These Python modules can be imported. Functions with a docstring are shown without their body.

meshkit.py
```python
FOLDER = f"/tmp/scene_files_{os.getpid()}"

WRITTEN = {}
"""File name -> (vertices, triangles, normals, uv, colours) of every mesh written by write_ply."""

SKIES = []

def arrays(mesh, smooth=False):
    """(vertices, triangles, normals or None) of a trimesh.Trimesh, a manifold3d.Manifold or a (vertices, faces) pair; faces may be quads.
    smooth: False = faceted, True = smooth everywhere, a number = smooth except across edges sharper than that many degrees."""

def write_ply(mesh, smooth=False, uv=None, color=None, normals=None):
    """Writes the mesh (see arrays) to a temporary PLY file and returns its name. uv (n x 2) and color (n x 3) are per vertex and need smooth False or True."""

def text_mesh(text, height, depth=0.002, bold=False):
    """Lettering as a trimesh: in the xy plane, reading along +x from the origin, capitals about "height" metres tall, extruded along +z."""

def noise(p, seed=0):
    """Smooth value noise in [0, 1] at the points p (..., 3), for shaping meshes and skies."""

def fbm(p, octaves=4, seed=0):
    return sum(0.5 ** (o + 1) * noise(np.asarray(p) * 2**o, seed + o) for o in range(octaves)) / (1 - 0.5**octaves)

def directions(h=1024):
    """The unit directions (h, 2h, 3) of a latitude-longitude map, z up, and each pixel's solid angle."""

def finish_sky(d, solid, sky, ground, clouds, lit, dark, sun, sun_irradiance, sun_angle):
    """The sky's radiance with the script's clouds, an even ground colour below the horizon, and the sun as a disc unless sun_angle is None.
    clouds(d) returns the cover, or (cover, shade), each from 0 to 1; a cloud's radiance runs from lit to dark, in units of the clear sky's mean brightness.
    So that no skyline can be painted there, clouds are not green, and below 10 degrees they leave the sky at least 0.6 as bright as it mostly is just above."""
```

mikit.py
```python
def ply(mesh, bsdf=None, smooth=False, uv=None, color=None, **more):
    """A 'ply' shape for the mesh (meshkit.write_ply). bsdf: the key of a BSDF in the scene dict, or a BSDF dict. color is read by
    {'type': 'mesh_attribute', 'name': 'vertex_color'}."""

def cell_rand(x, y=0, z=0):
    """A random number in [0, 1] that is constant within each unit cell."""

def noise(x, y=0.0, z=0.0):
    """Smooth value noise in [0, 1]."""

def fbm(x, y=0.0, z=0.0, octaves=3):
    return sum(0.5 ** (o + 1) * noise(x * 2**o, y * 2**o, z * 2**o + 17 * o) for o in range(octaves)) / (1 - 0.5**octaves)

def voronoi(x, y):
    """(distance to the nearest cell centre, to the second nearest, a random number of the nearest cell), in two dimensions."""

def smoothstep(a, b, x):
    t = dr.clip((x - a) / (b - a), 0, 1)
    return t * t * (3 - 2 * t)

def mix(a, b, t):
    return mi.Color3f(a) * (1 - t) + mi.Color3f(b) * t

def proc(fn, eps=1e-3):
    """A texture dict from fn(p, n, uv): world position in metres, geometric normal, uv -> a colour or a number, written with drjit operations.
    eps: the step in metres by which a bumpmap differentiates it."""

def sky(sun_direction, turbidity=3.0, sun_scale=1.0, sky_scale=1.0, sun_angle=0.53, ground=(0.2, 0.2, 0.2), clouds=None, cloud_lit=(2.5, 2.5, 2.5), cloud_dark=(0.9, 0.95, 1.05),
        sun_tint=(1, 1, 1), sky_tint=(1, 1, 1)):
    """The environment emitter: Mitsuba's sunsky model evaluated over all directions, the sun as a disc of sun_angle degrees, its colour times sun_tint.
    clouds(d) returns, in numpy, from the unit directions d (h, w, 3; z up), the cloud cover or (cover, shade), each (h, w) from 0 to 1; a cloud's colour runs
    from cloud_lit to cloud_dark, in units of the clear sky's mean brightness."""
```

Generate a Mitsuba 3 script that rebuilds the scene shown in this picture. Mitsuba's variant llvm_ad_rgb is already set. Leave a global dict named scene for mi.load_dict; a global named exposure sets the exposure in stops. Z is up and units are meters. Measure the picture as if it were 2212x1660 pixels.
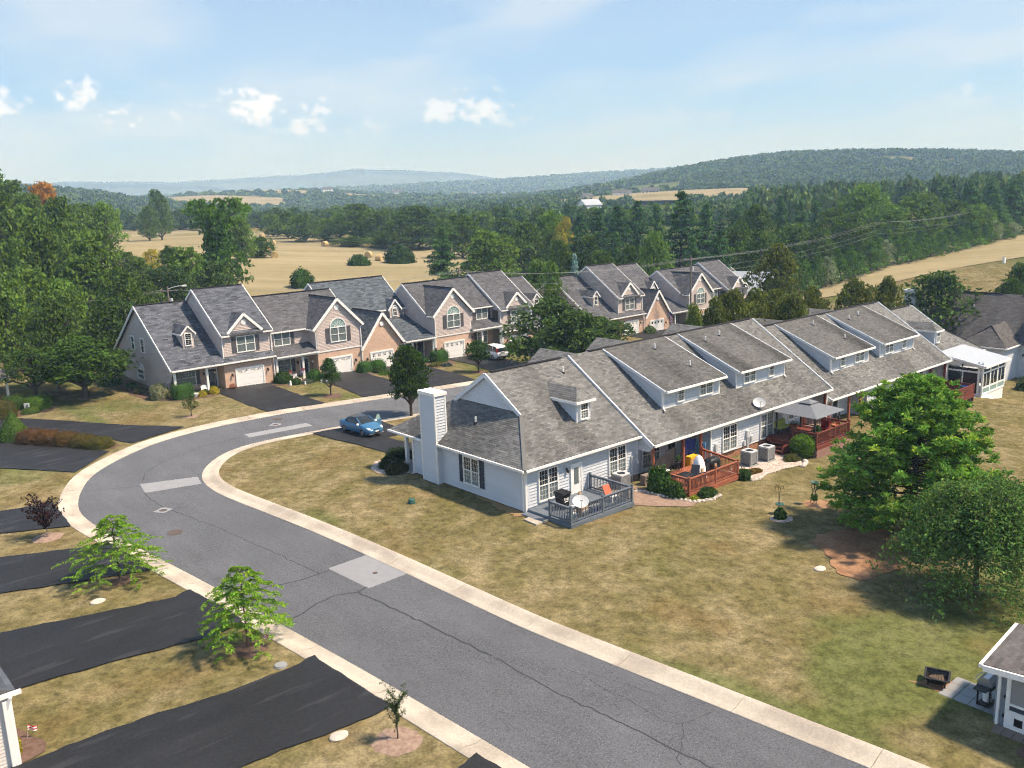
# A residential street seen from the air. x runs along the rows of houses, y from the lawn towards the hay fields, z up; metres.
import math, numpy as np, trimesh, mitsuba as mi, mikit, meshkit
import drjit as dr
from shapely.geometry import Polygon, LineString, Point, box as sbox
from shapely.ops import unary_union
from shapely import affinity
from mikit import noise, fbm, voronoi, cell_rand, smoothstep, mix
T = mi.ScalarTransform4f
scene, labels = {}, {}
exposure = 2.15
# ---------------------------------------------------------------- camera
O = np.array([-32.947, -37.082, 18.5]); FW = np.array([.64065, .73828, -.21097])
scene['camera'] = {'type': 'perspective', 'fov': 59.377, 'fov_axis': 'x', 'near_clip': 0.5, 'far_clip': 60000.0,
                   'to_world': T().look_at(origin=O.tolist(), target=(O + FW).tolist(), up=[.16376, .13706, .97693]),
                   'medium': {'type': 'ref', 'id': 'air'}}
# ---------------------------------------------------------------- sky and sun
SUN = (0.52, -0.55, 1.08)
def cloud_cover(d):
    el = np.degrees(np.arcsin(np.clip(d[..., 2], -1, 1))); az = np.degrees(np.arctan2(d[..., 1], d[..., 0]))
    q = d / np.maximum(d[..., 2:3] + .12, .06)
    ci = meshkit.fbm(np.stack([q[..., 0] * .5 + q[..., 1] * 1.2, q[..., 0] * 1.6 - q[..., 1] * .55, 0 * el], -1) * .9, 5, 3)
    ci2 = meshkit.fbm(np.stack([q[..., 0] * 1.1, q[..., 1] * .5, 0 * el + 4], -1) * .5, 4, 9)
    veil = .12 + 1.9 * np.clip(ci - .43, 0, 1) + .8 * np.clip(ci2 - .42, 0, 1)
    veil = np.clip(veil, 0, .72)
    # fair-weather cumulus low over the horizon: heaps with flat bases, on the far left thick, thinning to the right
    n = meshkit.fbm(np.stack([az * .62, el * 1.05, 0 * az + 2], -1), 5, 21); puff = meshkit.fbm(np.stack([az * 1.9, el * 2.6, 0 * az + 5], -1), 4, 33)
    curl = meshkit.fbm(np.stack([az * 5.2, el * 7, 0 * az + 8], -1), 3, 41); cu = np.zeros_like(el)
    for a0, e0, w, h, s in ((77.2, 5.0, 1.5, 1.25, 1.0), (80.0, 5.3, .9, .9, .9), (72.2, 4.75, 1.9, 1.25, 1.0), (68.6, 4.6, .8, .45, .9), (66.4, 5.0, .8, .5, .8), (63.9, 4.7, 1.9, 1.6, 1.05), (61.3, 4.2, 2.4, 1.1, .85), (56.4, 3.9, 1.6, .8, .6), (52.9, 4.7, 1.2, 1.0, .75), (50.3, 4.7, 1.7, 1.4, .85), (47.8, 4.2, 1.6, .6, .5), (39.5, 3.7, 2.6, .6, .42), (36, 3.6, 1.2, .5, .4), (24, 3.9, 2.0, .8, .5), (65.5, 11.6, 1.0, .5, .6), (49.4, 13.4, .8, .7, .7), (95, 5, 3, 1.5, 1), (110, 5, 4, 1.6, 1), (140, 5, 5, 1.8, 1), (180, 5, 5, 1.6, .9), (-20, 5, 4, 1.3, .8), (-70, 5, 5, 1.6, .9), (-130, 5, 5, 1.6, .9)):
        da = (az - a0 + 180) % 360 - 180; up = np.where(el > e0 - .25 * h, (el - e0) / h, (el - e0) / (h * .5)); g = 1.15 - np.sqrt((da / w) ** 2 + up ** 2)
        cu = np.maximum(cu, np.clip((g + (n - .5) * 2.6 + (puff - .5) * 2.6 + (curl - .5) * 1.2 - .12) * .95, 0, 1) ** .85 * s)
    cu = cu * np.clip((el - 2.2) / 1.0, 0, 1)
    cover = np.maximum(veil, cu); lowhaze = np.clip(1 - el / 9.0, 0, 1) * .25; cover = np.maximum(cover, lowhaze)
    shade = np.where(cu > veil, np.clip(.75 - 1.1 * cu + .55 * np.clip((4.6 - el) / 1.2, 0, 1), 0, 1), .80)
    return cover, shade
scene['sky'] = mikit.sky(SUN, turbidity=3.2, sun_scale=1.2, sky_scale=0.9, sun_angle=5.0, ground=(.16, .17, .11), clouds=cloud_cover,
                         cloud_lit=(3.1, 3.1, 3.15), cloud_dark=(1.62, 1.95, 2.26), sun_tint=(.985, .985, .99), sky_tint=(.80, 1.02, 1.22))
# the hazy air: one closed box round everything
HAZE = 2.4e-4
scene['air'] = {'type': 'homogeneous', 'albedo': {'type': 'rgb', 'value': [.84, .93, .99]}, 'sigma_t': {'type': 'rgb', 'value': [HAZE * .72, HAZE, HAZE * 1.42]}}
scene['haze'] = {'type': 'cube', 'to_world': T().translate([0, 0, 105]).scale([7300, 7300, 205]), 'bsdf': {'type': 'null'}, 'interior': {'type': 'ref', 'id': 'air'}}
labels['haze'] = {'kind': 'stuff', 'label': 'thin summer haze over the valley', 'category': 'haze'}
# ---------------------------------------------------------------- helpers
used = {}; used_things = set()
def numbered(name):
    n = used.get(name, 0); used[name] = n + 1
    return name if n == 0 else f'{name}_{n:03d}'
def thing(name, label, cat, group=None, kind=None):
    k = numbered(name); labels[k] = {'label': label, 'category': cat}; used_things.add(k)
    if group: labels[k]['group'] = group
    if kind: labels[k]['kind'] = kind
    return k
XF = [np.eye(4)]
def push(dx=0, dy=0, dz=0, rot=0, mirror=None, scale=1.0):
    m = np.eye(4)
    if mirror is not None: m = np.array([[-1, 0, 0, mirror], [0, 1, 0, 0], [0, 0, 1, 0], [0, 0, 0, 1.0]]) @ m
    c, s = math.cos(rot), math.sin(rot)
    r = np.array([[c * scale, -s * scale, 0, dx], [s * scale, c * scale, 0, dy], [0, 0, scale, dz], [0, 0, 0, 1.0]])
    XF.append(XF[-1] @ r @ m)
def pop(): XF.pop()
class MB:
    """Collects solids; .put() makes them one mesh of the scene."""
    def __init__(s, fr=None): s.v, s.f, s.n, s.c, s.fr = [], [], 0, [], fr
    def add(s, v, f, col=None):
        v = np.asarray(v, float)
        if s.fr is not None:
            o, u, n = s.fr; v = o + v[:, :1] * u + v[:, 1:2] * n + v[:, 2:3] * np.array([0, 0, 1.0])
        s.v.append(v); s.f.append(np.asarray(f, int) + s.n); s.n += len(v)
        if col is not None: s.c.append(np.broadcast_to(np.asarray(col, float), (len(v), 3)))
        return s
    def box(s, x0, x1, y0, y1, z0, z1):
        v = [[x, y, z] for x in (x0, x1) for y in (y0, y1) for z in (z0, z1)]
        return s.add(v, [[0, 1, 3], [0, 3, 2], [4, 6, 7], [4, 7, 5], [0, 4, 5], [0, 5, 1], [2, 3, 7], [2, 7, 6], [0, 2, 6], [0, 6, 4], [1, 5, 7], [1, 7, 3]])
    def hexa(s, p): return s.add(p, [[0, 1, 3], [0, 3, 2], [4, 6, 7], [4, 7, 5], [0, 4, 5], [0, 5, 1], [2, 3, 7], [2, 7, 6], [0, 2, 6], [0, 6, 4], [1, 5, 7], [1, 7, 3]])
    def prism(s, poly, vec):
        p = np.asarray(poly, float); n = len(p); q = p + np.asarray(vec, float)
        f = [[0, i, i + 1] for i in range(1, n - 1)] + [[n, n + i + 1, n + i] for i in range(1, n - 1)]
        for i in range(n):
            j = (i + 1) % n; f += [[i, n + i, n + j], [i, n + j, j]]
        return s.add(np.vstack([p, q]), f)
    def beam(s, p, q, w, h, up=(0, 0, 1)):
        p, q = np.asarray(p, float), np.asarray(q, float); d = q - p; d = d / np.linalg.norm(d)
        a = np.cross(d, up); a = a / max(np.linalg.norm(a), 1e-9); b = np.cross(a, d)
        return s.hexa([e + sa * a * w / 2 + sb * b * h / 2 for e in (p, q) for sa in (-1, 1) for sb in (-1, 1)])
    def tube(s, pts, r, n=8, cap=True):
        p = np.asarray(pts, float); r = np.broadcast_to(np.asarray(r, float), (len(p),))
        t = np.gradient(p, axis=0); t /= np.linalg.norm(t, axis=1, keepdims=True) + 1e-12
        ref = np.array([0, 0, 1.0]) if abs(t[:, 2]).max() < .9 else np.array([1.0, .3, 0])
        a = np.cross(t, ref); a /= np.linalg.norm(a, axis=1, keepdims=True) + 1e-12; b = np.cross(t, a)
        th = np.arange(n) * 2 * np.pi / n
        v = (p[:, None] + r[:, None, None] * (np.cos(th)[None, :, None] * a[:, None] + np.sin(th)[None, :, None] * b[:, None])).reshape(-1, 3)
        f = []
        for i in range(len(p) - 1):
            for j in range(n):
                k = (j + 1) % n; f += [[i * n + j, i * n + k, (i + 1) * n + k], [i * n + j, (i + 1) * n + k, (i + 1) * n + j]]
        if cap:
            v = np.vstack([v, p[:1], p[-1:]]); m = len(p) * n
            for j in range(n):
                k = (j + 1) % n; f += [[m, k, j], [m + 1, (len(p) - 1) * n + j, (len(p) - 1) * n + k]]
        return s.add(v, f)
    def cyl(s, p, q, r, n=12): return s.tube([p, q], r, n)
    def lathe(s, prof, c, n=16, sx=1, sy=1):
        prof = np.asarray(prof, float); th = np.arange(n) * 2 * np.pi / n
        v = np.stack([c[0] + sx * prof[:, None, 0] * np.cos(th), c[1] + sy * prof[:, None, 0] * np.sin(th), c[2] + prof[:, None, 1] + 0 * th], -1).reshape(-1, 3); f = []
        for i in range(len(prof) - 1):
            for j in range(n):
                k = (j + 1) % n; f += [[i * n + j, i * n + k, (i + 1) * n + k], [i * n + j, (i + 1) * n + k, (i + 1) * n + j]]
        return s.add(v, f)
    def poly(s, pg, z):
        """Flat shapely polygon in the xy plane."""
        for g in getattr(pg, 'geoms', [pg]):
            if g.is_empty or g.geom_type != 'Polygon' or g.area < 1e-5: continue
            v, f = trimesh.creation.triangulate_polygon(g, engine='earcut')
            zz = z(v[:, 0], v[:, 1]) if callable(z) else np.full(len(v), z)
            s.add(np.column_stack([v, zz]), f)
        return s
    def mesh(s, m): return s.add(m.vertices, m.faces)
    def arr(s):
        v, f = np.vstack(s.v), np.vstack(s.f); m = XF[-1]
        v = v @ m[:3, :3].T + m[:3, 3]
        if np.linalg.det(m[:3, :3]) < 0: f = f[:, ::-1]
        return v, f
    def put(s, key, mat, smooth=False, **lab):
        if not s.v: return None
        k = key if key in labels and key not in scene and '__' not in key and key in used_things else numbered(key); v, f = s.arr()
        scene[k] = mikit.ply((v, f), mat, smooth=smooth, color=np.vstack(s.c) if s.c else None)
        if lab: labels[k] = {**labels.get(k, {}), **lab}
        return k
def frame(o, u, n): return (np.asarray(o, float), np.asarray(u, float), np.asarray(n, float))
def front(y, x=0, z=0): return frame((x, y, z), (1, 0, 0), (0, -1, 0))       # a wall that faces -y
def left(x, y=0, z=0): return frame((x, y, z), (0, 1, 0), (-1, 0, 0))        # a wall that faces -x
# ---------------------------------------------------------------- the lie of the land
def sstep(a, b, x):
    t = np.clip((np.asarray(x, float) - a) / (b - a), 0, 1); return t * t * (3 - 2 * t)
TH0 = math.atan2(FW[1], FW[0])
def at(col, D):
    """The ground position at the bearing of the photograph's column (of 2212) and the distance D in metres."""
    th = TH0 - math.atan((col - 1106) / 1940.0); return O[0] + D * math.cos(th) / math.cos(TH0 - th), O[1] + D * math.sin(th) / math.cos(TH0 - th)
HILLS = []
def hill(col, D, H, wr, wt, pw=1.0):
    x, y = at(col, D); th = math.atan2(y - O[1], x - O[0]); HILLS.append((x, y, math.cos(th), math.sin(th), wr, wt, H))
hill(2250, 1250, 33, 420, 560); hill(1800, 1350, 25, 400, 260); hill(1560, 1200, 15, 330, 170)         # the wooded ridge on the right
hill(90, 900, 17, 260, 150); hill(-250, 900, 24, 300, 260)                                               # dark wooded hill on the left
hill(590, 1650, 30, 330, 240); hill(450, 1320, 13, 240, 340)                                              # the tan field hill
hill(850, 3000, 30, 520, 700); hill(1250, 3600, 44, 620, 700); hill(300, 3100, 26, 500, 600); hill(1600, 3300, 44, 600, 600)
hill(-60, 210, 9.5, 90, 75); hill(1430, 720, 7, 190, 160); hill(2330, 330, 9, 130, 150); hill(860, 330, 3.0, 80, 110); hill(330, 430, 5.0, 110, 130)
def near_z(x, y):
    x, y = np.asarray(x, float), np.asarray(y, float)
    z = -.037 * np.clip(x - 2, 0, 88)
    return z * (1 - sstep(75, 125, y)) * (1 - sstep(88, 150, x)) - 1.0 * sstep(52, 60, x) * (1 - sstep(2, 6, y)) * sstep(-40, -10, y) * (1 - sstep(70, 90, x))
def tz(x, y):
    x, y = np.asarray(x, float), np.asarray(y, float); z = near_z(x, y)
    r = np.hypot(x - O[0], y - O[1]); far = sstep(150, 320, r)
    for hx, hy, c, s, wr, wt, H in HILLS:
        dx, dy = x - hx, y - hy; u, v = dx * c + dy * s, -dx * s + dy * c
        z = z + H * np.exp(-(u / wr) ** 2 - (v / wt) ** 2)
    z = z + far * (meshkit.fbm(np.stack([x / 260, y / 260, 0 * x], -1), 3, 4) - .5) * 8 * sstep(300, 900, r) - 3.0 * sstep(420, 900, r)
    return z
def tzs(x, y): return float(tz(np.array([x]), np.array([y]))[0])
# ---------------------------------------------------------------- materials
def rgb(*c): return {'type': 'rgb', 'value': list(c)}
def mat(name, color, rough=.8, spec=.3, metallic=0.0, **kw):
    c = color if isinstance(color, dict) else rgb(*color)
    scene[name] = {'type': 'twosided', 'bsdf': {'type': 'principled', 'base_color': c, 'roughness': rough, 'specular': spec, 'metallic': metallic, **kw}}
    return name
def dull(name, color):
    scene[name] = {'type': 'twosided', 'bsdf': {'type': 'diffuse', 'reflectance': color if isinstance(color, dict) else rgb(*color)}}; return name
VC = {'type': 'mesh_attribute', 'name': 'vertex_color'}
def lawn_fn(p, n, uv):
    x, y = p.x, p.y
    big = fbm(x * .085, y * .085, 3.0, 3); mid = fbm(x * .45 + 9, y * .45, 1.0, 3); fine = fbm(x * 3.4, y * 3.4, 2.0, 3); hair = noise(x * 15, y * 15, 5.0); tuft = fbm(x * 1.3, y * 1.3, 7.0, 3)
    mow = noise((x * .55 - y * .84) * .85 + fbm(x * .1, y * .1, 2.0, 2) * 1.2, (x * .84 + y * .55) * .05, 8.0)
    t = smoothstep(.30, .70, big * .40 + mid * .35 + tuft * .25)
    dry = mix(mi.Color3f(.225, .185, .098), mi.Color3f(.30, .250, .145), smoothstep(.3, .7, tuft))
    olive = mix(mi.Color3f(.128, .120, .046), mi.Color3f(.185, .160, .068), fine)
    c = mix(olive, dry, dr.clip(.15 + t * .62 + (mow - .5) * .55, 0, 1))
    grn = smoothstep(.54, .72, fbm(x * .13 + 40, y * .13 + 7, 6.0, 3) + .26 * smoothstep(-14.0, -26.0, y) * smoothstep(-13.0, -2.0, x) + .22 * smoothstep(28.0, 36.0, y) * smoothstep(4.0, 10.0, x) + .18 * smoothstep(1.5, .0, dr.abs(x + 8.1 + .06 * (y + 5))) - .12)
    c = mix(c, mi.Color3f(.095, .135, .036), grn * .62)
    rust = smoothstep(.60, .80, fbm(x * .28 + 70, y * .28, 9.0, 3))
    c = mix(c, mi.Color3f(.20, .135, .06), rust * .38)
    c = c * (.30 + .62 * fine + .42 * hair)
    # rough pasture and woodland floor away from the houses
    r = dr.hypot(x + 33, y + 37); past = fbm(x * .011, y * .011, 2.0, 3)
    wild = mix(mi.Color3f(.075, .095, .032), mi.Color3f(.19, .16, .075), smoothstep(.45, .62, past)) * (.6 + .8 * fbm(x * .3, y * .3, 3.0, 3))
    return mix(c, wild, smoothstep(85.0, 120.0, y + dr.maximum(x - 60, 0) * .7))
scene['lawn_mat'] = {'type': 'twosided', 'bsdf': {'type': 'bumpmap', 'arbitrary': {'type': 'ref', 'id': 'lawn_flat'}, 'tex': mikit.proc(lambda p, n, uv: fbm(p.x * 6, p.y * 6, 1.0, 2), .02), 'scale': .05}}
scene['lawn_flat'] = {'type': 'diffuse', 'reflectance': mikit.proc(lawn_fn)}
scene['lawn_mat'] = {'type': 'twosided', 'bsdf': scene.pop('lawn_flat')}
def hay_fn(p, n, uv):
    x, y = p.x, p.y
    w = fbm(x * .02, y * .02, 1.0, 2) * 9
    row = noise((x * .45 + y * .89) * .22 + w * .5, (x * .89 - y * .45) * .012, 1.0); row2 = noise((x * .45 + y * .89) * .6 + w, (x * .89 - y * .45) * .03, 5.0)
    t = fbm(x * .035, y * .035, 4.0, 4); f = fbm(x * .5, y * .5, 2.0, 3)
    c = mix(mi.Color3f(.205, .178, .098), mi.Color3f(.345, .295, .185), dr.clip(.30 * t + .50 * row + .34 * row2 + .28 * f - .20, 0, 1))
    return mix(c, mi.Color3f(.12, .125, .045), smoothstep(.58, .75, fbm(x * .03 + 9, y * .03, 7.0, 3)) * .45)
dull('hay_mat', mikit.proc(hay_fn))
def road_fn(p, n, uv):
    x, y = p.x, p.y
    f = noise(x * 26, y * 26, 1.0); g = fbm(x * .5, y * .5, 2.0, 3); s = fbm(x * 2.2, y * .35, 4.0, 3)
    c = .104 + .030 * (g - .5) + .02 * (s - .5) + .075 * (f - .5) * smoothstep(.2, .9, noise(x * 9, y * 9, 3.0) + .3) + .05 * smoothstep(.82, .95, noise(x * 31, y * 31, 9.0))
    return mi.Color3f(c * .95, c * 1.01, c * 1.14)
mat('road_mat', mikit.proc(road_fn), .85, .25)
def drive_fn(p, n, uv):
    x, y = p.x, p.y
    f = noise(x * 22, y * 22, 1.0); g = fbm(x * .25, y * 1.1, 2.0, 4); scuff = smoothstep(.62, .8, fbm(x * .35 + 5, y * 2.4, 7.0, 4))
    c = .012 + .010 * g + .009 * (f - .5) + .015 * scuff
    return mi.Color3f(c, c * 1.02, c * 1.12)
mat('drive_mat', mikit.proc(drive_fn), .62, .35)
def conc_fn(p, n, uv):
    g = fbm(p.x * .7, p.y * .7, 1.0, 4); f = noise(p.x * 17, p.y * 17, 2.0)
    t = smoothstep(.38, .70, g)
    c = mix(mi.Color3f(.47, .43, .365), mi.Color3f(.37, .33, .28), t)
    return c * (.86 + .2 * f)
mat('kerb_mat', mikit.proc(conc_fn), .85, .2)
mat('patch_mat', mikit.proc(lambda p, n, uv: mi.Color3f(.245, .255, .275) * (.9 + .16 * fbm(p.x * 3, p.y * 3, 1.0, 3))), .85, .2)
mat('seal', (.042, .043, .048), .5, .3)
mat('iron', (.10, .075, .065), .6, .4); mat('pale_iron', (.30, .27, .26), .6, .3)
def tanbrick_fn(p, n, uv):
    r = dr.floor(p.z / .075); u = (p.x + p.y) / .21 + .5 * (r - 2 * dr.floor(r / 2)); k = cell_rand(dr.floor(u), r, 3.0)
    fu, fz = u - dr.floor(u), p.z / .075 - r
    mort = dr.select((fu < .05) | (fz < .14), 1.0, 0.0)
    c = mix(mi.Color3f(.50, .315, .225), mi.Color3f(.60, .43, .325), k)
    return mix(c, mi.Color3f(.56, .50, .44), mort * .7) * (.92 + .16 * fbm(p.x, p.y, p.z, 2))
mat('tan_brick', mikit.proc(tanbrick_fn), .85, .2)
def redbrick_fn(p, n, uv):
    r = dr.floor(p.z / .075); u = (p.x + p.y) / .21 + .5 * (r - 2 * dr.floor(r / 2)); k = cell_rand(dr.floor(u), r, 3.0)
    fu, fz = u - dr.floor(u), p.z / .075 - r
    mort = dr.select((fu < .06) | (fz < .16), 1.0, 0.0)
    c = mix(mi.Color3f(.24, .085, .045), mi.Color3f(.38, .17, .09), k)
    return mix(c, mi.Color3f(.42, .37, .31), mort * .8)
mat('red_brick', mikit.proc(redbrick_fn), .85, .2)
def sid(c):
    return mikit.proc(lambda p, n, uv: mi.Color3f(*c) * (.93 + .12 * fbm(p.x * .6, p.y * .6, p.z * 1.5, 3)))
mat('tan_siding', sid((.50, .43, .405)), .6, .3); mat('grey_siding', sid((.54, .575, .63)), .55, .3)
mat('trim', (.74, .74, .74), .5, .35); mat('white_paint', (.80, .80, .79), .45, .4); mat('pale_trim', (.60, .64, .69), .5, .3)
mat('pane', (.016, .021, .024), .05, .6); mat('curtain_pane', (.13, .16, .165), .09, .6); mat('green_pane', (.22, .34, .33), .08, .6)
mat('shutter_grey', (.105, .10, .11), .6, .3); mat('shutter_navy', (.045, .055, .075), .55, .3); mat('black', (.012, .012, .013), .45, .4)
mat('dark_metal', (.03, .03, .033), .4, .5); mat('steel', (.55, .56, .58), .3, .5, .8); mat('grey_paint', (.26, .27, .28), .5, .4); mat('pale_grey', (.52, .54, .56), .45, .4)
scene['shingle'] = {'type': 'twosided', 'bsdf': {'type': 'diffuse', 'reflectance': VC}}
mat('roof_base', (.10, .10, .105), .9, .15); mat('roof_cap', (.028, .027, .030), .8, .2)
def wood_fn(c):
    return mikit.proc(lambda p, n, uv: mi.Color3f(*c) * (.75 + .5 * fbm(p.x * 2.5, p.y * 2.5, p.z * 6, 3)))
mat('deck_grey', wood_fn((.125, .15, .185)), .6, .3); mat('deck_red', wood_fn((.30, .105, .06)), .6, .3); mat('deck_maroon', wood_fn((.155, .042, .032)), .55, .3); mat('raw_wood', wood_fn((.50, .34, .19)), .7, .2)
dull('mulch_mat', mikit.proc(lambda p, n, uv: mix(mi.Color3f(.10, .062, .05), mi.Color3f(.20, .135, .11), fbm(p.x * 7, p.y * 7, 1.0, 3))))
dull('pale_mulch', mikit.proc(lambda p, n, uv: mix(mi.Color3f(.19, .13, .10), mi.Color3f(.38, .28, .225), fbm(p.x * 8, p.y * 8, 1.0, 3))))
dull('dirt_mat', mikit.proc(lambda p, n, uv: mix(mi.Color3f(.21, .105, .06), mi.Color3f(.40, .25, .155), fbm(p.x * .8, p.y * .8, 3.0, 4)) * (.8 + .4 * noise(p.x * 9, p.y * 9, 1.0))))
dull('pebble_mat', mikit.proc(lambda p, n, uv: mix(mi.Color3f(.34, .26, .22), mi.Color3f(.62, .54, .48), voronoi(p.x * 9, p.y * 9)[2])))
mat('stone_pale', mikit.proc(lambda p, n, uv: mix(mi.Color3f(.42, .37, .32), mi.Color3f(.62, .57, .51), fbm(p.x * 5, p.y * 5, p.z * 5, 2))), .85, .2)
dull('bark', mikit.proc(lambda p, n, uv: mi.Color3f(.11, .085, .065) * (.6 + .8 * fbm(p.x * 9, p.y * 9, p.z * 2, 3)))); dull('pale_bark', (.24, .20, .165))
scene['leaf'] = {'type': 'principledthin', 'base_color': VC, 'roughness': .55, 'diff_trans': .55, 'spec_trans': 0.0, 'eta': 1.35}
mat('blue_paint', (.045, .155, .30), .25, .5, .15, clearcoat=.8, clearcoat_gloss=.9); mat('car_white', (.78, .79, .79), .25, .5, 0, clearcoat=.8, clearcoat_gloss=.9); mat('car_dark', (.012, .014, .022), .2, .5, 0, clearcoat=.8, clearcoat_gloss=.9)
mat('glass_dark', (.02, .025, .03), .04, .7); mat('tyre', (.02, .02, .021), .8, .2); mat('alloy', (.42, .43, .45), .3, .5, .7); mat('lamp_glass', (.75, .78, .80), .1, .6); mat('red_lamp', (.45, .02, .02), .2, .5)
mat('green_plastic', (.03, .10, .085), .5, .4); mat('yellow', (.72, .42, .02), .5, .3); mat('royal_blue', (.02, .05, .26), .55, .3); mat('sky_blue', (.12, .36, .62), .5, .3)
mat('pink', (.55, .16, .20), .6, .2); mat('coral', (.62, .14, .08), .6, .2); mat('white_cloth', (.78, .80, .84), .8, .1); mat('cardboard', (.50, .32, .19), .8, .1); mat('red_cloth', (.35, .02, .02), .7, .2); mat('lime_cloth', (.45, .50, .12), .8, .1); mat('terracotta', (.45, .17, .09), .7, .2); mat('flag_red', (.50, .05, .07), .7, .1); mat('flag_blue', (.04, .06, .20), .7, .1)
dull('bale_mat', mikit.proc(lambda p, n, uv: mi.Color3f(.50, .38, .20) * (.7 + .6 * fbm(p.x * 4, p.y * 4, p.z * 4, 3))))
dull('mountain_mat', (.05, .07, .05))
# ---------------------------------------------------------------- road corridor, ground
def smooth_line(pts, sig=2.2):
    p = np.asarray(pts, float); d = np.r_[0, np.cumsum(np.linalg.norm(np.diff(p, axis=0), axis=1))]; s = np.arange(0, d[-1], .5)
    q = np.column_stack([np.interp(s, d, p[:, 0]), np.interp(s, d, p[:, 1])]); k = np.exp(-.5 * (np.arange(-8, 9) / sig / 1.2) ** 2); k /= k.sum()
    e = np.vstack([q[0] + (q[0] - q[8:0:-1]), q, q[-1] + (q[-1] - q[-2:-10:-1])])
    return np.column_stack([np.convolve(e[:, i], k, 'valid') for i in (0, 1)])
S_ = .949
OUT = [(-13.6, -40), (-15.2, -26)] + [(a * S_, b * S_) for a, b in [(-16.6, -16.9), (-16.9, -12.1), (-17.3, -7), (-17.65, -3.2), (-18.3, 4.2), (-18.9, 9.6), (-19.7, 16), (-20, 19), (-19.8, 22), (-19, 24.4), (-18, 26.7), (-17, 28.6), (-15.9, 29.9), (-14.2, 31.4), (-12.2, 32.9), (-10.4, 34), (-8.2, 34.7), (-6, 35.15), (-4.3, 35.3), (-.1, 35.2)]] + [(6, 33.1), (14, 32.75), (24, 32.6), (50, 32.2), (110, 31)]
INN = [(-6.6, -40), (-7.7, -26)] + [(a * S_, b * S_) for a, b in [(-8.9, -20), (-9.9, -11), (-10.2, -3), (-10.4, 2.2), (-10.8, 7.8), (-11.3, 12.6), (-11.75, 16.4), (-11.9, 19.2), (-11.7, 20.9), (-11.2, 22.8), (-10.4, 24.1), (-9.2, 25.6), (-7.3, 27.3), (-5.0, 28.0), (-2.7, 28.0), (.3, 27.6)]] + [(4, 25.9), (9, 25.6), (24, 25.4), (50, 25.0), (110, 24)]
outl, innl = smooth_line(OUT), smooth_line(INN)
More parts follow.
